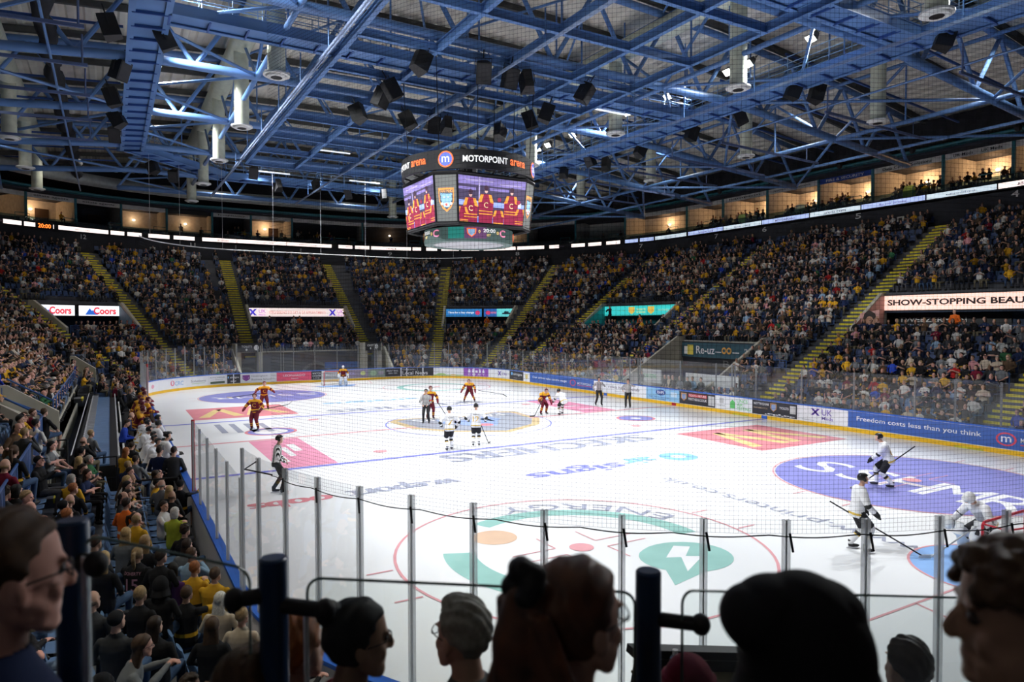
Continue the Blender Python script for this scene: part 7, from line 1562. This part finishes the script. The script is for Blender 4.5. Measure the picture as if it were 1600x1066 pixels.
dude(201, 598, 1.78, 'grey', 'black', ('short', 'brown'), 'person in grey jacket standing tallest behind the maroon bench', -PI/2)
dude(248, 704, 1.76, 'navy', 'black', ('short', 'dark brown'), 'person in dark navy suit inside the black fence, left one', PI*.05-.6, zf=0)
dude(271, 704, 1.76, 'charcoal', 'black', ('short', 'dark brown'), 'person in dark suit inside the black fence, right one', PI*.05-.5, zf=0)
# stewards, staff and standing people in the recesses
dude(953, 489, 1.72, 'black', 'black', ('long', 'dark brown'), 'person in black filming from the teal recess', PI/2, zf=4.3+.9, hands=((-.1, .25, 1.4), (.1, .25, 1.4)))
dude(1492, 500, 1.45, 'orange', 'black', ('cropped', 'grey'), 'steward in orange jacket sitting in the right recess', PI/2, zf=4.3)
dude(468, 505, 1.7, 'orange', 'black', ('short', 'brown'), 'steward in orange in the far end doorway', PI, zf=4.3)
dude(761, 505, 1.7, 'orange', 'black', ('short', 'brown'), 'steward in orange in the recess under the blue motor signs', PI*.8, zf=4.3)
dude(1000, 510, 1.7, 'orange', 'black', ('short', 'black'), 'steward in orange at the right end of the teal recess', PI/2, zf=4.3)
dude(459, 506, 1.7, 'white', 'black', ('short', 'brown'), 'person in white standing in the far end recess beside an orange steward', PI, zf=4.3)
dude(422, 512, 1.7, 'navy', 'jeans', ('short', 'brown'), 'person in navy and red walking at the left of the far end recess', PI*.6, zf=4.3)
dude(1003, 582, 1.75, 'charcoal', 'black', ('short', 'dark brown'), 'person in black standing with folded arms beside the white and green banner', PI/2, hands=((.1, .22, 1.2), (-.08, .24, 1.18)), rr=2.6)
dude(1083, 592, 1.70, 'pale blue', 'grey', ('short', 'grey'), 'person in pale blue shirt behind the glass below the bar sign', PI/2, rr=1.4)
dude(1096, 590, 1.74, 'black', 'black', ('short', 'dark brown'), 'person in black coat next to a pale blue shirt behind the glass', PI/2, rr=1.2)
dude(1094, 574, 1.80, 'charcoal', 'black', ('short', 'black'), 'tall dark figure standing at the gate below the bar sign', PI/2, rr=2.8)
for i, (u, v) in enumerate(((1040, 600), (1052, 603), (1063, 604), (1075, 606), (1046, 607))): dude(u, v, 1.45, ['charcoal', 'black', 'grey', 'black', 'cream'][i], 'black', (['short', 'receding', 'bald', 'short', 'long'][i], 'grey'), '%s official sitting low behind the boards below the bar' % ['first', 'second', 'third', 'fourth', 'fifth'][i], PI/2, rr=1.0)
# ================================================= FOREGROUND: BALUSTRADE AND NEAREST SPECTATORS
# raised floors of the camera's own block
mb = MB()
def plat(s0, s1, r0, r1, z): sbox(mb, s0, s1, r0, r1, z-.5, z)
plat(127.5, 141, 5.6, 7.9, 3.62); plat(131.5, 141, 4.4, 5.6, 3.05); mb.build('floor_camera_block', M_TERR, kind='structure')
M_POST = mat('post_dark_blue', (.012, .035, .09), .3, 0, .05)
bal = thing('glass_balustrade', 'dark blue posts with arms and clamps holding clear glass in front of the camera', 'balustrade', PX(700, 1000, 1.9), world=True)
def post(u0, u1, vtop, dia=.076, arm=None, cap_='cut'):
    D = dia*FPX/(u1-u0); c = PX((u0+u1)/2, vtop+6, D); m = MB(); r = dia/2
    m.tube((c.x, c.y, 3.62), (c.x, c.y, c.z), r, n=28); m.tube((c.x, c.y, c.z), (c.x, c.y, c.z+.006), r*.97, r*.85, n=28); o = m.build('post', M_POST, bal); autosmooth(o)
    return c, D
rdir = np.array(_R)
def clamp(c, D, u1, v, side=1, bar=True):
    e = PX(u1, v, D*.98); m = MB(); s_ = V(c.x, c.y, e.z)
    m.tube(s_, (e.x, e.y, e.z), .021, n=16); m.ball((e.x, e.y, e.z), (.028, .028, .032), 16, 12); o = m.build('clamp_arm', M_BLACK, bal); autosmooth(o)
c1, D1 = post(88, 136, 810); c2, D2 = post(405, 449, 868); c3, D3 = post(993, 1033, 888)
clamp(c1, D1, 150, 882); clamp(c2, D2, 508, 954); clamp(c2, D2, 366, 938); clamp(c3, D3, 1095, 976)
def gpane(pts, nm='glass_pane'):
    """rounded glass sheet through 4 corner points TL TR BR BL, with a darker polished edge"""
    TL, TR, BR, BL = [V(*p) for p in pts]; m = MB(); ux = nrmv(TR-TL); uy = nrmv(BL-TL); r = .04
    def arc(c, a, b): return [c+a*(1-math.cos(t))*r*0+(-a*math.cos(t)-b*math.sin(t))*r for t in np.linspace(0, PI/2, 6)]
    out = [TL+uy*r+ux*r+(-ux*math.cos(t)-uy*math.sin(t))*r for t in np.linspace(0, PI/2, 6)]+[TR+uy*r-ux*r+(ux*math.sin(t)-uy*math.cos(t))*r for t in np.linspace(0, PI/2, 6)]+[BR, BL]
    nn = nrmv(np.cross(ux, uy)); n = len(out)
    m.add([p+nn*.005 for p in out]+[p-nn*.005 for p in out], [tuple(range(n)), tuple(range(2*n-1, n-1, -1))]); o = m.build(nm, M_GLASS2, bal)
    e = MB(); e.path(out[:-2]+[out[-2]], .0042, 5); e.path([out[-1], out[0]], .0042, 5); e.build('glass_edge', mat('glass_edge', (.10, .15, .14), .2), bal)
def low(p): return (p[0], p[1], 3.66)
a, b = PX(480, 903, D2*1.02), PX(992, 926, D3*.98); gpane([a, b, low(b), low(a)])
a, b = PX(1066, 923, D3*.98), PX(1640, 938, D3*1.35); gpane([a, b, low(b), low(a)])
a, b = PX(132, 835, D1), PX(390, 890, D2); gpane([a, b, low(b), low(a)])
m = MB(); e = PX(134, 1000, D1*.985)
for u in (131, ): q = PX(u, 870, D1*.98); m.beam((q.x, q.y, 3.66), (q.x, q.y, q.z), .012, .02)
q = PX(478, 960, D2); m.beam((q.x, q.y, 3.66), (q.x, q.y, q.z), .010, .016); m.build('glass_side_trim', mat('pale_edge', (.6, .62, .66), .3, .3), bal)
# press desk in front, at the lower right
dk = thing('press_desk', 'black desk with an olive shelf edge in the row below, at lower right', 'desk', PX(1200, 1040, 4.2), world=True)
a, b = PX(985, 1012, 4.3), PX(1352, 1022, 4.9); dz = V(0, 0, 1); A_, B_ = V(*a), V(*b); nv = nrmv(np.cross(B_-A_, dz))
m = MB(); m.beam(A_+V(0, 0, -.02), B_+V(0, 0, -.02), .10, .05); m.beam(A_+V(0, 0, -.30), B_+V(0, 0, -.30), .04, .46); m.build('desk_front', M_BLACK, dk)
m = MB(); m.beam(A_+V(0, 0, -.145)-nv*.12*(-1), B_+V(0, 0, -.145)-nv*.12*(-1), .22, .015); m.build('shelf_edge', mat('olive_shelf', (.16, .14, .07), .5), dk)
q = PX(1055, 1034, 4.05); t = thing('plastic_bottle', 'small clear bottle with white cap on the press desk', 'bottle', q); m = MB(); m.tube((0, 0, -.1), (0, 0, .02), .032, n=16); m.tube((0, 0, .02), (0, 0, .045), .032, .014, n=16); m.build('bottle_body', glass_mat('bottle_clear', (.8, .85, .85), .1, .1), t); m = MB(); m.tube((0, 0, .045), (0, 0, .07), .016, n=12); m.build('bottle_cap', M_WHITE, t)

def near_person(u, v, D, yaw, label, hair, hcol, top, skin='fair', specs=False, hx=0., hp=0., fat=1., pose='lap', scale=1., extra=None, lean=0., trs='black', capc='black', htop=None, vox=.006):
    """seated person whose head centre is seen at (u,v) at distance D"""
    mb = MB(); hc, R = seated(mb, pose, lean, fat, hx, hp, 2, True, False, True); me = remesh(mb, vox, 'body', 5)
    p = PX(u, v, D); q = Rz(yaw)@hc*scale
    t = thing('person', label, 'person', (p.x-q[0], p.y-q[1], p.z-q[2]), yaw); t.scale = (scale,)*3
    mobj('body', me, t, [skm(skin), tpm(top), ptm(trs), M_SHOE, tpm(top), M_EYE, M_LIP])
    hm = hair_mb(hair, hc, R, 2, random.Random(4))
    if extra: extra(hm, hc, R)
    nm = {'cap': 'cap', 'beanie': 'beanie', 'hood': 'hood'}.get(hair, 'hair')
    mobj(nm, remesh(hm, .006, nm, 1), t, [tpm(capc) if nm != 'hair' else hrm(hcol)])
    if specs: glasses(hc, R, t)
    return t, hc, R
# heading helpers: yaw facing picture-right, picture-left, away
YA = YR+PI/2
near_person(14, 902, 1.42, YR+.85, 'large close head of a person with glasses and short brown hair at the left edge', 'short', 'brown', 'navy', 'pink', True, fat=1.15, scale=1.08)
near_person(560, 1000, 2.15, YR+.45, 'person with tied black hair and glasses in profile, left of centre at the bottom', 'bun', 'black', 'maroon', 'tan', True, fat=1.0)
def greyh(hm, hc, R): hm.ball(hc+R@V(0, .03, .105), (.055, .05, .03), 14, 8, R)
near_person(722, 992, 2.35, YR+PI-.75, 'grey haired person with glasses in a grey jacket, bottom centre', 'short', 'grey', 'grey', 'fair', True, extra=greyh, fat=1.1)
def pony(hm, hc, R):
    P = lambda x, y, z: hc+R@V(x, y, z)
    hm.path([P(0, -.09, .09), P(0, -.135, .075), P(0, -.155, .0), P(0, -.15, -.12), P(0, -.145, -.24), P(.01, -.13, -.33)], [.03, .040, .048, .048, .04, .03], 14)
    for i in range(7): a = (i-3)*.02; hm.path([P(a, -.14, .06), P(a*1.6, -.17+abs(a), -.06), P(a*2.0, -.16, -.22), P(a*2, -.14, -.36)], [.018, .02, .018, .006], 7)
t, hc, R = near_person(902, 968, 1.40, YR+.62, 'person with a long auburn ponytail, dark hair tie and glasses, bottom centre right', 'ponytail', 'ginger', 'brown', 'fair', True, extra=pony, scale=.99)
[c for c in t.children if c.name.startswith('hair')][0].material_slots[0].material = mat('hair_auburn', (.095, .032, .012), .5, 0, .5, 18, .5)
m = MB(); P = lambda x, y, z: hc+R@V(x, y, z)
for i in range(9): a = i*2*PI/9; m.ball(P(math.cos(a)*.026, -.135+.01*math.sin(3*a), .105+math.sin(a)*.03), (.024, .028, .024), 10, 8)
mobj('hair_tie', remesh(m, .006, 'hair_tie', 1), t, [M_BLACK], False)
# hooded figure with bulky black headwear
def bulky(hm, hc, R):
    P = lambda x, y, z: hc+R@V(x, y, z)
    hm.ball(P(.01, -.02, -.01), (.118, .135, .135), 32, 24, R); hm.ball(P(-.085, -.02, .055), (.062, .08, .060), 24, 16, R); hm.ball(P(-.045, -.02, .075), (.075, .08, .056), 20, 14, R); hm.ball(P(.03, -.03, .06), (.085, .08, .066), 20, 14, R); hm.ball(P(.045, -.03, -.12), (.105, .12, .16), 24, 16, R)
near_person(1240, 1000, 1.30, YA+.1, 'very dark rounded hooded head blocking the view, lower right of centre', 'hood', 'black', 'black', 'brown', extra=bulky, scale=1.0)
_t6 = near_person(1418, 1042, 3.0, YA+.1, 'small dark haired person with an olive hooded collar, bottom right', 'short', 'dark brown', 'lime green', 'fair', lean=.1)[0]; [c for c in _t6.children if c.name.startswith('body')][0].material_slots[1].material = mat('olive_cloth', (.10, .10, .035), .9)
near_person(1075, 1082, 2.5, YA, 'person in a dark red knitted hat at the bottom edge, right of centre', 'beanie', 'brown', 'charcoal', 'fair', capc='maroon')
def curls(hm, hc, R):
    P = lambda x, y, z: hc+R@V(x, y, z); rs = random.Random(9)
    for i in range(150):
        a, b = rs.uniform(0, 2*PI), rs.uniform(.0, 1.4); q = V(math.cos(a)*math.cos(b)*.108, math.sin(a)*math.cos(b)*.118-.012, math.sin(b)*.100+.026)
        if q[1] > .08 and q[2] < .06: continue
        s_ = rs.uniform(.010, .022); hm.ball(P(*q), (s_, s_*.9, s_*.8), 8, 6)
near_person(1594, 966, 1.15, YR+PI-.30, 'person with a curly brown fringe in profile at the right edge of the photo', 'cropped', 'brown', 'charcoal', 'tan', extra=curls, scale=1.0)
near_person(462, 1012, 2.2, YA-.3, 'orange haired person almost hidden behind the middle blue post', 'short', 'ginger', 'maroon', 'fair')
near_person(395, 1085, 1.9, YR+.9, 'person bending low in a dark jersey, left of the middle blue post', 'short', 'brown', 'charcoal', 'fair', lean=.3, fat=1.35, pose='knees')
